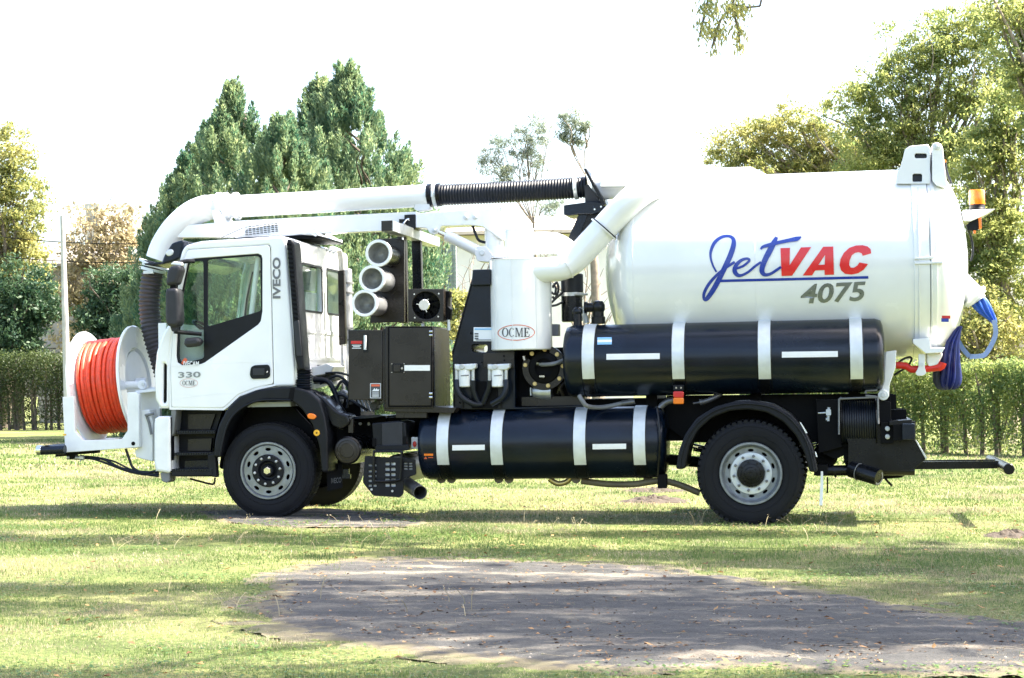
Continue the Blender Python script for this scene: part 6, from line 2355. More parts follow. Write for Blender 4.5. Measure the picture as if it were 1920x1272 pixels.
for _ in range(520):
    u, v = rng.uniform(520, 1930), rng.uniform(1056, 1245)
    p = G(u, v)
    a = rng.normal(0, 0.6)
    ln = rng.uniform(0.04, 0.20)
    d = Vector((math.cos(a), math.sin(a), 0)) * ln
    n_ = Vector((-math.sin(a), math.cos(a), 0)) * 0.0022
    b0 = len(vs)
    z = Vector((0, 0, 0.012))
    m_ = p + d * 0.5 + Vector((-d.y, d.x, 0)) * rng.normal(0, 0.12)
    for q in (p, m_, p + d):
        vs += [tuple(q - n_ + z), tuple(q + n_ + z)]
    fs += [(b0, b0 + 1, b0 + 3, b0 + 2), (b0 + 2, b0 + 3, b0 + 5, b0 + 4)]
o = mesh_np('straw_litter', np.array(vs), np.array(fs), DRY)
tag(o, 'thin pale straws lying across the asphalt patch', 'straw', kind='stuff')
# loose stones on the asphalt
sv, sf_ = [], []
ico = [(0, 0, 1), (0.9, 0, 0.2), (0.28, 0.85, 0.2), (-0.72, 0.53, 0.2), (-0.72, -0.53, 0.2), (0.28, -0.85, 0.2)]
for _ in range(2200):
    p = G(rng.uniform(480, 1950), rng.uniform(1052, 1255))
    if not inside(np.array([p.x]), np.array([p.y]), asp_poly)[0]:
        continue
    s = 0.003 + 0.011 * rng.random() ** 3
    b0 = len(sv)
    z = p.z + 0.006
    sv += [(p.x + s * a * rng.uniform(0.7, 1.2), p.y + s * b * rng.uniform(0.7, 1.2), z + s * c * 0.8) for a, b, c in ico]
    sf_ += [(b0, b0 + 1 + i, b0 + 1 + (i + 1) % 5) for i in range(5)]
o = mesh_np('loose_stones', np.array(sv), np.array(sf_), leaf_mat('stone', (0.06, 0.055, 0.052), (0.26, 0.24, 0.21), 0.0, 0.9, 3.0))
tag(o, 'small loose stones on the asphalt patch', 'stones', kind='stuff')
# clods of turned earth
CLOD = mat('earth', (0.055, 0.040, 0.028), 0.95, var=0.4, scale=30, bump=0.6, bscale=60)


def heap(u, v, w, h, n, label):
    """low crumbly mound"""
    c = G(u, v)
    nr, na = 14, 40
    vs, fs = [(0, 0, h)], []
    for i in range(1, nr + 1):
        for j in range(na):
            a, r = 2 * math.pi * j / na, i / nr
            x, y = w * r * math.cos(a), w * 0.8 * r * math.sin(a)
            q = float(vnoise(np.array([x * 14 + 50]), np.array([y * 14 + 50]), n)[0]) + 0.7 * float(vnoise(np.array([x * 40 + 50]), np.array([y * 40 + 50]), n + 1)[0])
            rr = 0.75 + 0.5 * float(vnoise(np.array([math.cos(a) * 3 + 9]), np.array([math.sin(a) * 3 + 9]), n + 2)[0])
            vs.append((x * rr, y * rr, h * (1 - r ** 1.5) * (0.2 + 1.3 * q) - (0.02 if i == nr else 0)))
    for j in range(na):
        fs.append((0, 1 + j, 1 + (j + 1) % na))
        for i in range(nr - 1):
            p, q = 1 + i * na, 1 + (i + 1) * na
            fs.append((p + j, q + j, q + (j + 1) % na, p + (j + 1) % na))
    mb = MB()
    mb.add(vs, fs)
    o_ = mb.build('earth_heap', CLOD, None, smooth=False)
    o_.location = c
    tag(o_, label, 'earth', 'heaps of dug earth on the lawn')


heap(1225, 941, 0.45, 0.05, 60, 'dark heap of dug earth behind the truck near its rear wheel')
heap(1225, 921, 0.5, 0.03, 30, 'thin dark smear of earth farther behind the rear wheel')
heap(1895, 1006, 0.30, 0.04, 40, 'small brown clump of dead grass and earth at the right edge')

# ------------------------------------------------------------------ trees
BARK = mat('bark', (0.15, 0.12, 0.09), 0.9, var=0.5, scale=9, bump=0.9, bscale=25)
BARK2 = mat('pale_bark', (0.26, 0.21, 0.16), 0.9, var=0.4, scale=9, bump=0.7, bscale=25)
L_JUN = leaf_mat('juniper_leaf', (0.042, 0.115, 0.078), (0.24, 0.30, 0.15), 0.45)
L_YEL = leaf_mat('yellow_green_leaf', (0.11, 0.15, 0.05), (0.33, 0.32, 0.12), 0.55)
L_GRN = leaf_mat('green_leaf', (0.05, 0.095, 0.03), (0.19, 0.22, 0.07), 0.45)
L_GRN2 = leaf_mat('light_green_leaf', (0.10, 0.16, 0.06), (0.31, 0.33, 0.12), 0.58)
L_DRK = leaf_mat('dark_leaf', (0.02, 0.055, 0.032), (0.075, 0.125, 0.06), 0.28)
L_AUT = leaf_mat('autumn_leaf', (0.20, 0.17, 0.085), (0.42, 0.36, 0.20), 0.4, 0.5, 0.9, 0.85)
L_PINE = leaf_mat('flare_pale_needle', (0.10, 0.135, 0.105), (0.26, 0.29, 0.21), 0.45)  # needle colour paled to stand for the veil of lens flare
L_HDG = leaf_mat('backlit_hedge_leaf', (0.018, 0.038, 0.014), (0.075, 0.10, 0.032), 0.3)  # leaf colour darkened to stand for the left hedge being backlit
L_HDG2 = leaf_mat('sunlit_hedge_leaf', (0.08, 0.14, 0.05), (0.25, 0.29, 0.10), 0.5)  # same hedge leaf with the brightness of sunlight put into its colour


def leaf_quads(c, d, length, width):
    """rhombic leaves: centres (N,3), directions (N,3)"""
    n = len(c)
    d = d / np.linalg.norm(d, axis=1)[:, None]
    r = rng.normal(size=(n, 3))
    s = np.cross(d, r)
    s /= np.linalg.norm(s, axis=1)[:, None] + 1e-9
    nr = np.cross(d, s)
    L = (length * (0.6 + 0.8 * rng.random(n)))[:, None]
    Wd = (width * (0.6 + 0.8 * rng.random(n)))[:, None]
    v = np.empty((n, 4, 3))
    v[:, 0] = c - d * L / 2
    v[:, 1] = c + s * Wd / 2 + nr * Wd * 0.15
    v[:, 2] = c + d * L / 2
    v[:, 3] = c - s * Wd / 2 + nr * Wd * 0.15
    return v.reshape(-1, 3), np.arange(4 * n).reshape(-1, 4)


def limb(mb, a, b, r0, r1, sag=0.15, n=6):
    a, b = Vector(a), Vector(b)
    L = (b - a).length
    m1 = a.lerp(b, 0.4) + Vector((rng.normal(0, L * 0.06), rng.normal(0, L * 0.06), L * sag))
    m2 = a.lerp(b, 0.75) + Vector((rng.normal(0, L * 0.05), rng.normal(0, L * 0.05), L * sag * 0.7))
    pts = spline([a, m1, m2, b], 4)
    k = len(pts)
    mb.tube(pts, [r0 + (r1 - r0) * i / (k - 1) for i in range(k)], 7)


def blob_tree(name, label, cat, base, fork, blobs, lm, bark, clump, per, leaf, trunk_r, droop=0.2, group=None, density=1.0, trunk_mid=None, limbs=26, taper=0.55):
    """tree whose crown is a set of ellipsoids (centre, rx, ry, rz) filled with leafy clumps"""
    base, fork = Vector(base), Vector(fork)
    root = empty(name, base)
    tag(root, label, cat, group)
    cs = []
    for (c, rx, ry, rz) in blobs:
        vol = rx * ry * rz
        k = int(density * 30 * vol ** 0.70 / clump ** 1.4) + 6
        u = rng.normal(size=(k, 3))
        u /= np.linalg.norm(u, axis=1)[:, None]
        lobe = 0.62 + 0.75 * vnoise(u[:, 0] * 2.2 + 40 + len(cs) * 7, u[:, 1] * 2.2 + u[:, 2] * 2.6 + 60, 3 + len(cs))
        rad_ = ((0.2 + 0.9 * rng.random(k) ** 0.55) * lobe * np.where(rng.random(k) < 0.14, 1.28, 1.0))[:, None]
        cs.append(np.array(c)[None] + u * rad_ * np.array([rx, ry, rz])[None])
    cs = np.concatenate(cs)
    n = len(cs)
    crad = clump * (0.35 + 0.95 * rng.random(n))
    pts = np.repeat(cs, per, 0)
    off = rng.normal(size=pts.shape)
    off /= np.linalg.norm(off, axis=1)[:, None]
    off *= (rng.random(len(pts)) ** 0.5 * np.repeat(crad, per))[:, None]
    off[:, 2] *= 0.6
    pts = pts + off
    dirs = rng.normal(size=pts.shape)
    dirs[:, 2] -= droop * 2
    v, f_ = leaf_quads(pts - np.array(base)[None], dirs, leaf[0], leaf[1])
    mesh_np('crown', v, f_, lm, root)
    mb = MB()
    z0 = Vector((0, 0, -0.15))
    mid = trunk_mid if trunk_mid is not None else base.lerp(fork, 0.5) + Vector((rng.normal(0, 0.15), 0, 0))
    pts_ = spline([base + z0, Vector(mid), fork], 6)
    k = len(pts_)
    mb.tube([p - base for p in pts_], [trunk_r * (1.25 - taper * i / (k - 1)) * (1.25 if i == 0 else 1) for i in range(k)], 12)
    sel = rng.choice(n, min(limbs, n), replace=False)
    ends = [Vector(cs[i]) for i in sel]
    for e in ends[:limbs // 3]:
        limb(mb, fork - base, e - base, trunk_r * (1.25 - taper) * 0.5, 0.014, 0.06)
    for e in ends[limbs // 3:]:
        p = min(ends[:max(1, limbs // 3)], key=lambda q: (q - e).length)
        limb(mb, fork.lerp(p, 0.55) - base, e - base, trunk_r * 0.13, 0.007, 0.05)
    mb.build('trunk', bark, root)
    return root


def bl(u, v, depth, ru, rv, dd=None):
    """ellipsoid given by its place and half sizes in the photo"""
    k = depth / FPX
    return (tuple(A(u, v, depth)), ru * k, (dd if dd else 0.55 * max(ru, rv) * k), rv * k)


def gpt(u, depth):
    d = ray(u, 722)
    x = CAM_LOC.x + d.x * depth / d.y
    return Vector((x, depth, float(ground_z(x, depth))))


def juniper(label, u, v, hw, depth, seed, p=0.72):
    """conical juniper built of upright flame-shaped sprays"""
    apex = A(u, v, depth)
    base = gpt(u + 6, depth)
    h = apex.z - base.z
    Rm = hw * depth / FPX
    root = empty('juniper_tree', base)
    tag(root, label, 'tree', 'junipers in a clump behind the cab')
    k = int(205 * h * Rm / 5)
    t = rng.random(k) ** 0.62                 # 0 at the apex
    t[:k // 9] = 0.16 * rng.random(k // 9)    # the leading spire
    a = rng.random(k) * 2 * np.pi
    lob = 1 + 0.22 * np.sin(3 * a + seed) + 0.15 * np.sin(7 * a + 2 * seed + 5 * t)
    r = Rm * t ** p * lob * (0.72 + 0.33 * rng.random(k)) * (0.28 + 0.72 * np.clip(t / 0.2, 0, 1) ** 1.2)
    r *= np.where(t > 0.8, 1 - (t - 0.8) * 1.2, 1)
    z = h * (1 - t) * 0.97
    lean = 0.35 * np.sin(seed * 2.3) * (1 - t) ** 2
    cx = np.stack([r * np.cos(a) + lean, r * np.sin(a), z], 1)
    L = (0.6 + 0.8 * rng.random(k)) * (0.55 + 0.55 * t)
    wdt = L * 0.19
    per = 175
    tt = rng.random((k, per))
    ang = rng.random((k, per)) * 2 * np.pi
    rr = wdt[:, None] * np.sqrt(rng.random((k, per))) * np.sin(np.pi * np.clip(tt * 0.86 + 0.12, 0, 1)) ** 0.8
    out = np.stack([np.cos(a), np.sin(a), np.zeros(k)], 1)
    axis = out * 0.22 + np.array([0, 0, 1.0])
    axis /= np.linalg.norm(axis, axis=1)[:, None]
    pos = cx[:, None, :] + axis[:, None, :] * ((tt - 0.25) * L[:, None])[..., None]
    pos[..., 0] += rr * np.cos(ang)
    pos[..., 1] += rr * np.sin(ang)
    d = axis[:, None, :] * 1.0 + np.stack([np.cos(ang), np.sin(ang), np.zeros_like(ang)], -1) * 0.55 + rng.normal(size=pos.shape) * 0.35
    vv, ff = leaf_quads(pos.reshape(-1, 3), d.reshape(-1, 3), 0.125, 0.036)
    mesh_np('crown', vv, ff, L_JUN, root)
    mb = MB()
    for j in range(6):
        q = Vector((rng.normal(0, Rm * 0.18), rng.normal(0, Rm * 0.18), h * rng.uniform(0.35, 0.62)))
        mb.tube(spline([Vector((q.x * 0.2, q.y * 0.2, -0.1)), Vector((q.x * 0.6 + rng.normal(0, 0.1), q.y * 0.6, q.z * 0.5)), q], 5), [0.12 - 0.0095 * i for i in range(11)], 8)
    for j in range(60):
        i = rng.integers(0, k)
        e = Vector(cx[i])
        s0 = Vector((0, 0, max(0.2, e.z - 0.4 - 0.5 * r[i])))
        limb(mb, s0, e, 0.035, 0.008, -0.05)
    mb.build('trunk', BARK, root)
    return root


juniper('bluish juniper with the lowest spire, leftmost of the clump', 374, 238, 165, 50, 1.0, 0.52)
juniper('juniper with a tall narrow spire right above the cab roof', 462, 160, 165, 46, 2.2, 0.52)
juniper('juniper half hidden in the middle of the clump', 582, 152, 165, 50, 3.1, 0.46)
juniper('tallest juniper with sunlit right flank, rightmost of the clump', 678, 122, 200, 47, 4.7, 0.47)
juniper('low juniper in front of the clump above the white pipe', 530, 225, 165, 44, 5.5, 0.42)
juniper('low spreading juniper at the foot of the clump behind the pipe bend', 325, 305, 130, 47, 6.3, 0.5)

# left side
blob_tree('broadleaf_tree', 'bushy tree with sunlit yellow green top at the left edge', 'tree', gpt(8, 64), A(15, 560, 64),
          [bl(5, 300, 64, 62, 66), bl(20, 380, 64, 76, 80), bl(5, 470, 64, 95, 80), bl(35, 530, 64, 66, 70)], L_YEL, BARK, 0.5, 44, (0.145, 0.07), 0.22, 0.2, density=0.9, limbs=80)
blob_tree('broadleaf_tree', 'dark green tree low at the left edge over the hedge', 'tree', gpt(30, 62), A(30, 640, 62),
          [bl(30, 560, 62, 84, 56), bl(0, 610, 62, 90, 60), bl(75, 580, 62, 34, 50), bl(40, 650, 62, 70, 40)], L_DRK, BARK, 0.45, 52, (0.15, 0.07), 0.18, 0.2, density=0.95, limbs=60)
blob_tree('autumn_tree', 'thin autumn tree with golden brown leaves beside the utility pole', 'tree', gpt(185, 68), A(190, 600, 68),
          [bl(185, 460, 68, 70, 66), bl(235, 450, 68, 50, 60), bl(150, 540, 68, 60, 60), bl(215, 530, 68, 60, 60), bl(135, 600, 68, 50, 50)], L_AUT, BARK2, 0.55, 26, (0.18, 0.09), 0.14, 0.2, density=0.8, limbs=90)
blob_tree('evergreen_shrub', 'round dark green shrub left of the suction hose', 'shrub', gpt(225, 62), A(225, 640, 62),
          [bl(225, 560, 62, 60, 64), bl(195, 600, 62, 44, 56), bl(250, 620, 62, 50, 66), bl(215, 680, 62, 64, 60)], L_DRK, BARK, 0.45, 70, (0.15, 0.065), 0.10, 0.0, density=1.2)


def bare_tree(label, u, v, depth, top, n, seed):
    r = np.random.default_rng(seed)
    base = gpt(u, depth)
    root = empty('bare_tree', base)
    tag(root, label, 'tree')
    mb = MB()
    tp = A(u, v, depth)
    hgt = tp.z - base.z
    mb.tube([Vector((0, 0, -0.1)), Vector((0.05, 0, hgt * 0.35)), Vector((0, 0, hgt * 0.6))], [0.12, 0.08, 0.05], 8)
    for i in range(n):
        s0 = Vector((0, 0, hgt * r.uniform(0.3, 0.6)))
        e = Vector((r.normal(0, top), r.normal(0, top), hgt * r.uniform(0.6, 1.05)))
        limb(mb, s0, e, 0.03, 0.006, 0.03)
        for _ in range(3):
            q = s0.lerp(e, r.uniform(0.4, 0.9))
            limb(mb, q, q + Vector((r.normal(0, 0.5), r.normal(0, 0.5), r.uniform(0.3, 1.0))), 0.012, 0.004, 0.02)
    mb.build('trunk', BARK2, root)
    return root


bare_tree('leafless grey tree with thin twigs left of the junipers', 245, 335, 70, 1.0, 14, 4)
bare_tree('leafless tree with crossing twigs behind the lift cylinder', 870, 395, 58, 2.0, 22, 6)


def hedge(label, p0, p1, height, thick, nleaf, seed, nst, lm, low=0.22):
    """clipped hedge along a line on the ground, leaves over upright stems"""
    p0, p1 = Vector(p0), Vector(p1)
    base = p0.lerp(p1, 0.5)
    root = empty('hedge', base)
    tag(root, label, 'hedge')
    d = p1 - p0
    L = d.length
    d2 = Vector((d.x, d.y, 0)).normalized()
    nrm = np.array([-d2.y, d2.x, 0])
    s = rng.random(nleaf)
    z = rng.random(nleaf) ** 0.75
    w = (rng.random(nleaf) - 0.5) * thick * (0.75 + 0.35 * vnoise(s * L * 1.3, z * 3, seed))
    gap = vnoise(s * L * 1.9, z * 2.6, seed + 1)
    fine = vnoise(s * L * 6.5, z * 8, seed + 4)
    keep = (rng.random(nleaf) < low + 0.85 * z) & (gap + 0.35 * fine > 0.60 - 0.4 * low - 0.22 * z)
    s, z, w = s[keep], z[keep], w[keep]
    pos = np.array(p0)[None] + s[:, None] * np.array(d)[None] + nrm[None] * w[:, None]
    pos[:, 2] += z * height * (0.93 + 0.07 * vnoise(s * L * 0.9, s * 0, seed + 2) + 0.06 * vnoise(s * L * 5, s * 0, seed + 3)) + rng.random(len(z)) ** 6 * 0.18
    v, f_ = leaf_quads(pos - np.array(base)[None], rng.normal(size=pos.shape), 0.075, 0.042)
    mesh_np('foliage', v, f_, lm, root)
    mb = MB()
    for i in range(nst):
        q = p0.lerp(p1, (i + rng.random()) / nst) - base
        mb.tube([q + Vector((0, rng.normal(0, 0.08), -0.05)), q + Vector((rng.normal(0, 0.08), rng.normal(0, 0.1), height * 0.5)), q + Vector((rng.normal(0, 0.16), rng.normal(0, 0.12), height * 0.95))], [0.05, 0.035, 0.012], 7)
        for _ in range(3):
            e = q + Vector((rng.normal(0, 0.35), rng.normal(0, 0.15), height * rng.uniform(0.45, 0.95)))
            mb.tube([q + Vector((0, 0, height * rng.uniform(0.1, 0.4))), e], [0.018, 0.006], 5)
    mb.build('stems', BARK, root)
    return root


la, lb_ = G(-90, 808), G(420, 808)
la = la + (la - lb_) * 1.2
hl = 136 * la.y / FPX
hedge('backlit dark clipped hedge on thin stems along the left of the lawn', la, lb_, hl, 1.2, 140000, 41, 100, L_HDG, 0.38)
ra_, rb3 = G(1400, 838), G(1990, 858)
rb3 = rb3 + (rb3 - ra_) * 0.8
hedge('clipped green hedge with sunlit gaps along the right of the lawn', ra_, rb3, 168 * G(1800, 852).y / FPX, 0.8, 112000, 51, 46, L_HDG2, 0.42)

# utility pole and wires
pb0 = gpt(127, 58)
pole = empty('utility_pole', pb0)
tag(pole, 'pale concrete utility pole rising behind the left hedge', 'pole')
pt = A(117, 405, 58) - pb0
mb = MB()
mb.tube([Vector((0, 0, -0.2)), pt * 0.5, pt], [0.12, 0.10, 0.07], 14)
CONC = mat('concrete', (0.50, 0.48, 0.44), 0.85, var=0.25, scale=4, bump=0.3, bscale=40)
mb.build('mast', CONC, pole)
for (ua, va, ub, vb2, dp, lab) in ((-60, 436, 420, 448, 58, 'upper thin wire strung past the utility pole'), (-60, 473, 420, 482, 58.3, 'lower thin wire strung past the utility pole')):
    mb = MB()
    a, b = A(ua, va, dp), A(ub, vb2, dp)
    pts = [a.lerp(b, t) - Vector((0, 0, 0.25 * 4 * t * (1 - t))) - a for t in np.linspace(0, 1, 14)]
    mb.tube(pts, 0.014, 6)
    o = mb.build('power_wire', M['frame'])
    o.location = a
    tag(o, lab, 'wire', 'wires at the pole')

# weathered house behind the left hedge
HW = mat('weathered_boards', (0.30, 0.29, 0.28), 0.9, var=0.35, scale=3)
HR = mat('roof_sheet', (0.22, 0.20, 0.18), 0.8, var=0.3)
h0 = gpt(120, 72)
house = empty('board_house', h0)
tag(house, 'grey weathered board house behind the hedge at the left', 'house')
k = 72 / FPX
hx0, hx1 = A(70, 600, 72).x - h0.x, A(200, 600, 72).x - h0.x
hz = A(120, 500, 72).z - h0.z
mb = MB()
mb.box((hx0, 0.1, -0.1), (hx1, 5, hz))
mb.build('wall', HW, house, smooth=False)
nb = 14
bd_me = None
for i in range(nb):
    mb = MB()
    mb.box((hx0 - 0.02, 0.0, 0.3 + i * 0.2), (hx1 + 0.02, 0.09, 0.3 + i * 0.2 + 0.16))
    mb.build('board', HW, house, smooth=False)
mb = MB()
mb.add([(hx0 - 0.3, -0.4, hz), (hx1 + 0.3, -0.4, hz), (hx1 + 0.3, 2.5, hz + 0.9), (hx0 - 0.3, 2.5, hz + 0.9), (hx0 - 0.3, 5.4, hz), (hx1 + 0.3, 5.4, hz),
        (hx0 - 0.3, -0.4, hz + 0.1), (hx1 + 0.3, -0.4, hz + 0.1), (hx1 + 0.3, 2.5, hz + 1.0), (hx0 - 0.3, 2.5, hz + 1.0), (hx0 - 0.3, 5.4, hz + 0.1), (hx1 + 0.3, 5.4, hz + 0.1)],
       [(0, 1, 2, 3), (3, 2, 5, 4), (6, 9, 8, 7), (9, 10, 11, 8), (0, 6, 7, 1), (4, 5, 11, 10), (0, 3, 9, 6), (3, 4, 10, 9), (1, 7, 8, 2), (2, 8, 11, 5)])
mb.build('roof', HR, house, smooth=False)
wx = A(150, 600, 72).x - h0.x
mb = MB()
mb.box((wx - 0.5, -0.05, hz * 0.35), (wx + 0.5, 0.06, hz * 0.35 + 1.1))
wo_ = mb.build('window', M['white2'], house, smooth=False)
mb = MB()
for q in range(7):
    mb.box((wx - 0.45 + q * 0.14, -0.08, hz * 0.35 + 0.05), (wx - 0.42 + q * 0.14, -0.055, hz * 0.35 + 1.05))
mb.build('window_grille', M['grey'], wo_, smooth=False)
# tower block far behind
t0 = gpt(178, 130)
tow = empty('tower_block', t0)
tag(tow, 'far pale tower block rising above the autumn tree', 'building')
kk = 130 / FPX
tz = A(178, 392, 130).z - t0.z
mb = MB()
mb.box((-13 * kk, 0, -0.2), (13 * kk, 4, tz))
mb.build('wall', mat('tower_render', (0.48, 0.42, 0.36), 0.9, var=0.15), tow, smooth=False)
mb = MB()
mb.box((-14 * kk, -0.2, tz), (14 * kk, 4.2, tz + 0.35))
mb.build('parapet', CONC, tow, smooth=False)
for r_ in range(4):
    for c2_ in (-0.22, 0.2):
        mb = MB()
        mb.box((c2_ - 0.13, -0.04, tz - 1.2 - r_ * 1.4), (c2_ + 0.13, 0.02, tz - 0.5 - r_ * 1.4))
        mb.build('window', M['grey'], tow, smooth=False)

# pale house behind the middle of the truck
WALL = mat('limewash', (0.78, 0.76, 0.72), 0.9, var=0.1, scale=2)
TILE = mat('cream_tiles', (0.62, 0.52, 0.42), 0.85, var=0.2)
c0 = gpt(990, 66)
ph_ = empty('white_house', c0)
tag(ph_, 'low white house with cream roof behind the middle of the truck', 'house')
x0_, x1_ = A(835, 600, 66).x - c0.x, A(1185, 600, 66).x - c0.x
hz = A(990, 440, 66).z - c0.z
mb = MB()
mb.box((x0_, 0, -0.2), (x1_, 6, hz))
mb.build('wall', WALL, ph_, smooth=False)
mb = MB()
mb.add([(x0_ - 0.4, -0.5, hz), (x1_ + 0.4, -0.5, hz), (x1_ + 0.4, 3, hz + 0.8), (x0_ - 0.4, 3, hz + 0.8), (x0_ - 0.4, 6.5, hz), (x1_ + 0.4, 6.5, hz),
        (x0_ - 0.4, -0.5, hz + 0.12), (x1_ + 0.4, -0.5, hz + 0.12), (x1_ + 0.4, 3, hz + 0.92), (x0_ - 0.4, 3, hz + 0.92), (x0_ - 0.4, 6.5, hz + 0.12), (x1_ + 0.4, 6.5, hz + 0.12)],
       [(0, 1, 2, 3), (3, 2, 5, 4), (6, 9, 8, 7), (9, 10, 11, 8), (0, 6, 7, 1), (4, 5, 11, 10), (0, 3, 9, 6), (3, 4, 10, 9), (1, 7, 8, 2), (2, 8, 11, 5)])
mb.build('roof', TILE, ph_, smooth=False)
for u in (1010, 1075):
    xw = A(u, 540, 66).x - c0.x
    mb = MB()
    mb.box((xw - 0.5, -0.06, 1.1), (xw + 0.5, 0.05, 2.3))
    w_o = mb.build('window', M['white2'], ph_, smooth=False)
    mb = MB()
    mb.box((xw - 0.43, -0.075, 1.17), (xw + 0.43, -0.062, 2.23))
    mb.build('pane', M['lampglass'], w_o, smooth=False)
# rusty caged stack left of it
s0 = gpt(837, 52)
cg = empty('rusty_cage', s0)
tag(cg, 'rusty corrugated tower wrapped in green wire mesh beside the junipers', 'shed')
kk = 52 / FPX
z1 = A(837, 455, 52).z - s0.z
RUST = mat('rusty_sheet', (0.36, 0.20, 0.11), 0.85, var=0.55, scale=3)
PALE = mat('faded_sheet', (0.46, 0.47, 0.44), 0.8, var=0.3, scale=3)
for i in range(7):
    mb = MB()
    xx = (-23 + i * 46 / 7) * kk
    mb.box((xx, 0, -0.1), (xx + 46 / 7 * kk - 0.012, 0.7 + 0.02 * (i % 2), z1 - 0.03 * (i % 3)))
    mb.build('sheet', RUST if i in (0, 3) else PALE, cg, smooth=False)
mb = MB()
for i in range(12):
    xx = (-24 + i * 48 / 11) * kk
    mb.box((xx - 0.006, -0.03, 0), (xx + 0.006, -0.018, z1 + 0.05))
for i in range(int(z1 / 0.12)):
    mb.box((-24 * kk, -0.018, i * 0.12), (24 * kk, -0.006, i * 0.12 + 0.012))
o = mb.build('wire_mesh', mat('green_wire', (0.22, 0.34, 0.32), 0.6), cg, smooth=False)

# pines in the middle distance
blob_tree('pine_tree', 'tall thin pine with open grey green tufts against the sky', 'tree', gpt(1020, 60), A(1000, 420, 60),
          [bl(915, 300, 60, 22, 22), bl(940, 322, 60, 34, 20), bl(950, 270, 60, 26, 22), bl(985, 268, 60, 30, 30), bl(1015, 245, 60, 22, 30), bl(1000, 300, 60, 26, 26), bl(940, 345, 60, 30, 14), bl(1035, 385, 60, 24, 20)],
          L_PINE, BARK2, 0.34, 44, (0.18, 0.022), 0.10, -0.1, group='pines behind the truck', density=0.75, limbs=34, taper=0.9)
blob_tree('pine_tree', 'slim pine with one small tuft above the black hose', 'tree', gpt(1122, 44), A(1098, 330, 44),
          [bl(1070, 226, 44, 24, 18), bl(1094, 240, 44, 17, 13), bl(1062, 252, 44, 12, 11), bl(1080, 262, 44, 10, 9)], L_PINE, BARK2, 0.24, 44, (0.15, 0.02), 0.15, -0.1, group='pines behind the truck', trunk_mid=A(1116, 520, 44), limbs=9, taper=1.08)
bare_tree('leaning bare trunk left of the pine behind the tank', 1098, 470, 45, 0.7, 9, 12)
blob_tree('garden_shrub', 'small yellow green shrub seen between cooler and blower housing', 'shrub', gpt(862, 40), A(862, 640, 40),
          [bl(862, 560, 40, 26, 22), bl(850, 610, 40, 22, 40), bl(868, 670, 40, 30, 50)], L_YEL, BARK, 0.25, 50, (0.09, 0.05), 0.04, 0.1, density=0.8)

# right side
blob_tree('broadleaf_tree', 'airy yellow green tree spreading above the top of the white tank', 'tree', gpt(1640, 58), A(1610, 420, 58),
          [bl(1380, 285, 58, 60, 46), bl(1440, 258, 58, 70, 52), bl(1500, 248, 58, 70, 50), bl(1560, 285, 58, 70, 60), bl(1430, 320, 58, 90, 36), bl(1620, 290, 58, 80, 70), bl(1530, 330, 58, 80, 46)],
          L_YEL, BARK2, 0.46, 62, (0.125, 0.05), 0.20, 0.3, group='trees on the right', density=0.75, limbs=90)
blob_tree('broadleaf_tree', 'tall spreading tree with bare limbs showing behind the tank tail', 'tree', gpt(1800, 50), A(1740, 380, 50),
          [bl(1615, 205, 50, 60, 50), bl(1680, 150, 50, 80, 54), bl(1745, 95, 50, 76, 54), bl(1660, 250, 50, 90, 50), bl(1780, 180, 50, 76, 66), bl(1720, 290, 50, 90, 60), bl(1800, 300, 50, 70, 70), bl(1835, 75, 50, 66, 64), bl(1790, 55, 50, 56, 40), bl(1850, 160, 50, 60, 60), bl(1650, 320, 50, 80, 40)],
          L_GRN2, BARK2, 0.42, 66, (0.115, 0.046), 0.20, 0.35, group='trees on the right', density=0.85, limbs=90)
blob_tree('broadleaf_tree', 'dense green tree at the right edge behind the amber beacon', 'tree', gpt(1888, 46), A(1880, 520, 46),
          [bl(1865, 310, 46, 76, 90), bl(1845, 420, 46, 62, 80), bl(1890, 480, 46, 80, 80), bl(1830, 520, 46, 40, 70), bl(1905, 210, 46, 70, 80), bl(1880, 590, 46, 70, 54)],
          L_GRN2, BARK2, 0.38, 74, (0.105, 0.05), 0.17, 0.25, group='trees on the right', density=1.0, limbs=70)
blob_tree('broadleaf_tree', 'dark leafed bough of a tree in the top right corner', 'tree', gpt(2030, 44), A(1995, 300, 44),
          [bl(1890, 45, 44, 76, 56), bl(1925, 120, 44, 60, 60), bl(1960, 20, 44, 70, 70), bl(1990, 180, 44, 80, 70)], L_GRN2, BARK2, 0.38, 66, (0.105, 0.046), 0.20, 0.3, group='trees on the right', density=0.9, limbs=70)
blob_tree('broadleaf_shrub', 'bright yellow green shrub above the right hedge behind the blue hose', 'shrub', gpt(1835, 45), A(1835, 670, 45),
          [bl(1835, 590, 45, 56, 60), bl(1885, 630, 45, 60, 50), bl(1805, 630, 45, 46, 56), bl(1850, 690, 45, 70, 46)], L_YEL, BARK2, 0.34, 40, (0.10, 0.05), 0.12, 0.2, density=0.9, limbs=70)

# far woods beyond the edges of the picture
wp = []
for sx in (-1, 1):
    n = 26000
    x = sx * (36 + 110 * rng.random(n))
    y = 112 - 0.35 * (np.abs(x) - 36) + rng.normal(0, 3.0, n)
    top = 6.0 + 4.5 * fractal(x * 0.16 + 50, y * 0.02 + 9, 131)
    wp.append(np.stack([x, y, top * rng.random(n) ** 0.7 + ground_z(x, y)], 1))
wp = np.concatenate(wp)
v, f_ = leaf_quads(wp, rng.normal(size=wp.shape), 1.1, 0.7)
o = mesh_np('far_woods', v, f_, L_GRN)
tag(o, 'far belt of green woods beyond the lawn on both sides', 'woods', kind='stuff')

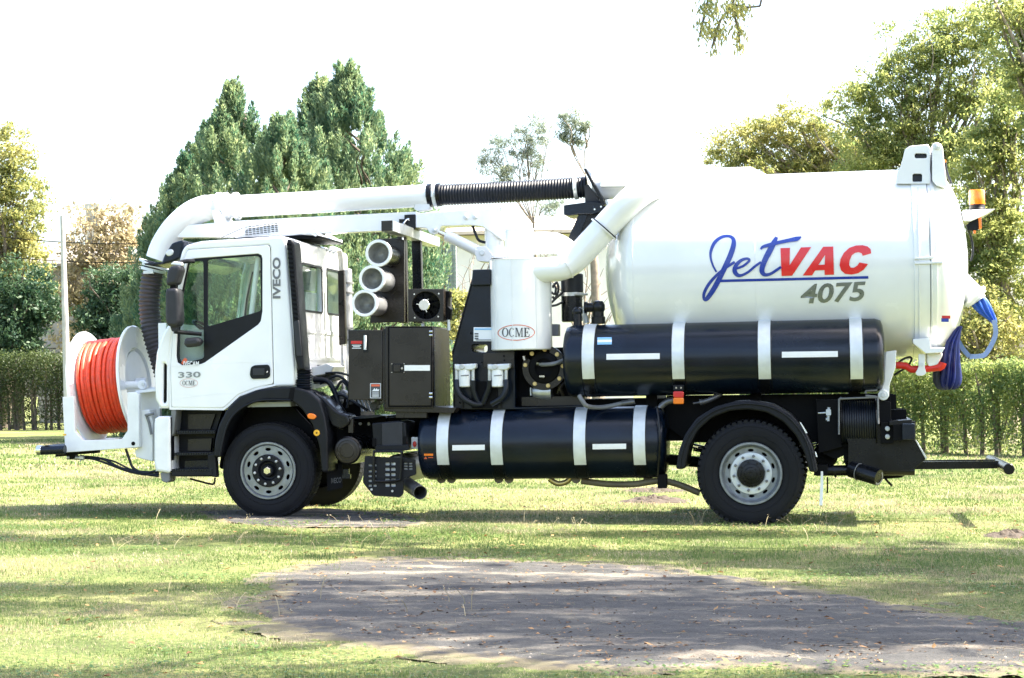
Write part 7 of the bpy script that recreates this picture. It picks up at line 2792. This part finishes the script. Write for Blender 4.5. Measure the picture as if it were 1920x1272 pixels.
# tall tree at the near right: only a hanging spray reaches into the picture, its crown shades the lawn
tb0 = Vector((11.8, 14.5, float(ground_z(11.8, 14.5))))
spray = A(1352, 30, 13.5)
NT = blob_tree('overhanging_tree', 'tree overhead whose hanging leafy spray dips in at the top edge', 'tree', tb0, (10.6, 14.2, 6.4),
               [((5.5, 9.2, 9.2), 4.2, 0.5, 0.5), ((6.2, 12.2, 9.0), 3.4, 0.9, 0.6), ((9.6, 11.8, 9.2), 2.2, 1.2, 0.8), ((2.6, 17.5, 8.6), 2.6, 0.7, 0.5), ((7.0, 16.2, 9.4), 2.4, 0.5, 0.5), ((10.0, 15.6, 9.4), 2.6, 1.0, 0.9),
                ((3.0, 13.4, 9.4), 2.0, 0.4, 0.4), ((8.2, 10.9, 9.0), 3.0, 0.45, 0.5), ((6.8, 13.6, 9.3), 2.6, 0.35, 0.4), ((1.6, 20.6, 9.2), 2.2, 0.4, 0.4), ((12.5, 14.5, 9.6), 2.4, 2.4, 1.3), ((8.5, 18.2, 9.6), 1.6, 0.5, 0.5)],
               L_GRN, BARK, 0.42, 70, (0.13, 0.06), 0.28, 0.4, density=1.0, limbs=70)
tw = MB()
root_l = Vector(tb0)
for (a, b) in (((1440, -60), (1425, 12)), ((1425, 12), (1402, 14)), ((1402, 14), (1370, 8)), ((1400, -60), (1372, 10)), ((1372, 10), (1350, 40)), ((1350, 40), (1335, 90)), ((1340, -50), (1320, 30)), ((1320, 30), (1312, 70)), ((1372, 10), (1385, 60)), ((1385, 60), (1388, 95))):
    tw.bar(A(a[0], a[1], 13.5) - root_l, A(b[0], b[1], 13.5) - root_l, 0.008, 6)
tw.bar(A(1440, -60, 13.5) - root_l, A(1460, -500, 13.5) - root_l, 0.015, 6)
tw.bar(A(1400, -60, 13.5) - root_l, A(1460, -500, 13.5) - root_l, 0.012, 6)
tw.bar(A(1340, -50, 13.5) - root_l, A(1460, -500, 13.5) - root_l, 0.012, 6)
tw.build('twig', BARK, NT)
cs = []
for (u, v, su, sv, k) in ((1330, 15, 22, 22, 190), (1375, 18, 24, 22, 210), (1318, 55, 14, 18, 90), (1345, 62, 22, 22, 170), (1385, 65, 12, 18, 80), (1338, 98, 10, 8, 26), (1385, 92, 8, 10, 26), (1395, 20, 12, 16, 60)):
    for _ in range(k):
        cs.append(tuple(A(u + rng.normal(0, su * 0.55), v + rng.normal(0, sv * 0.55), 13.5 + rng.normal(0, 0.12)) - root_l))
cs = np.array(cs)
dd_ = rng.normal(size=cs.shape) * 0.5
dd_[:, 2] -= 1.0
v, f_ = leaf_quads(cs, dd_, 0.052, 0.015)
mesh_np('leaf_spray', v, f_, L_YEL, NT)
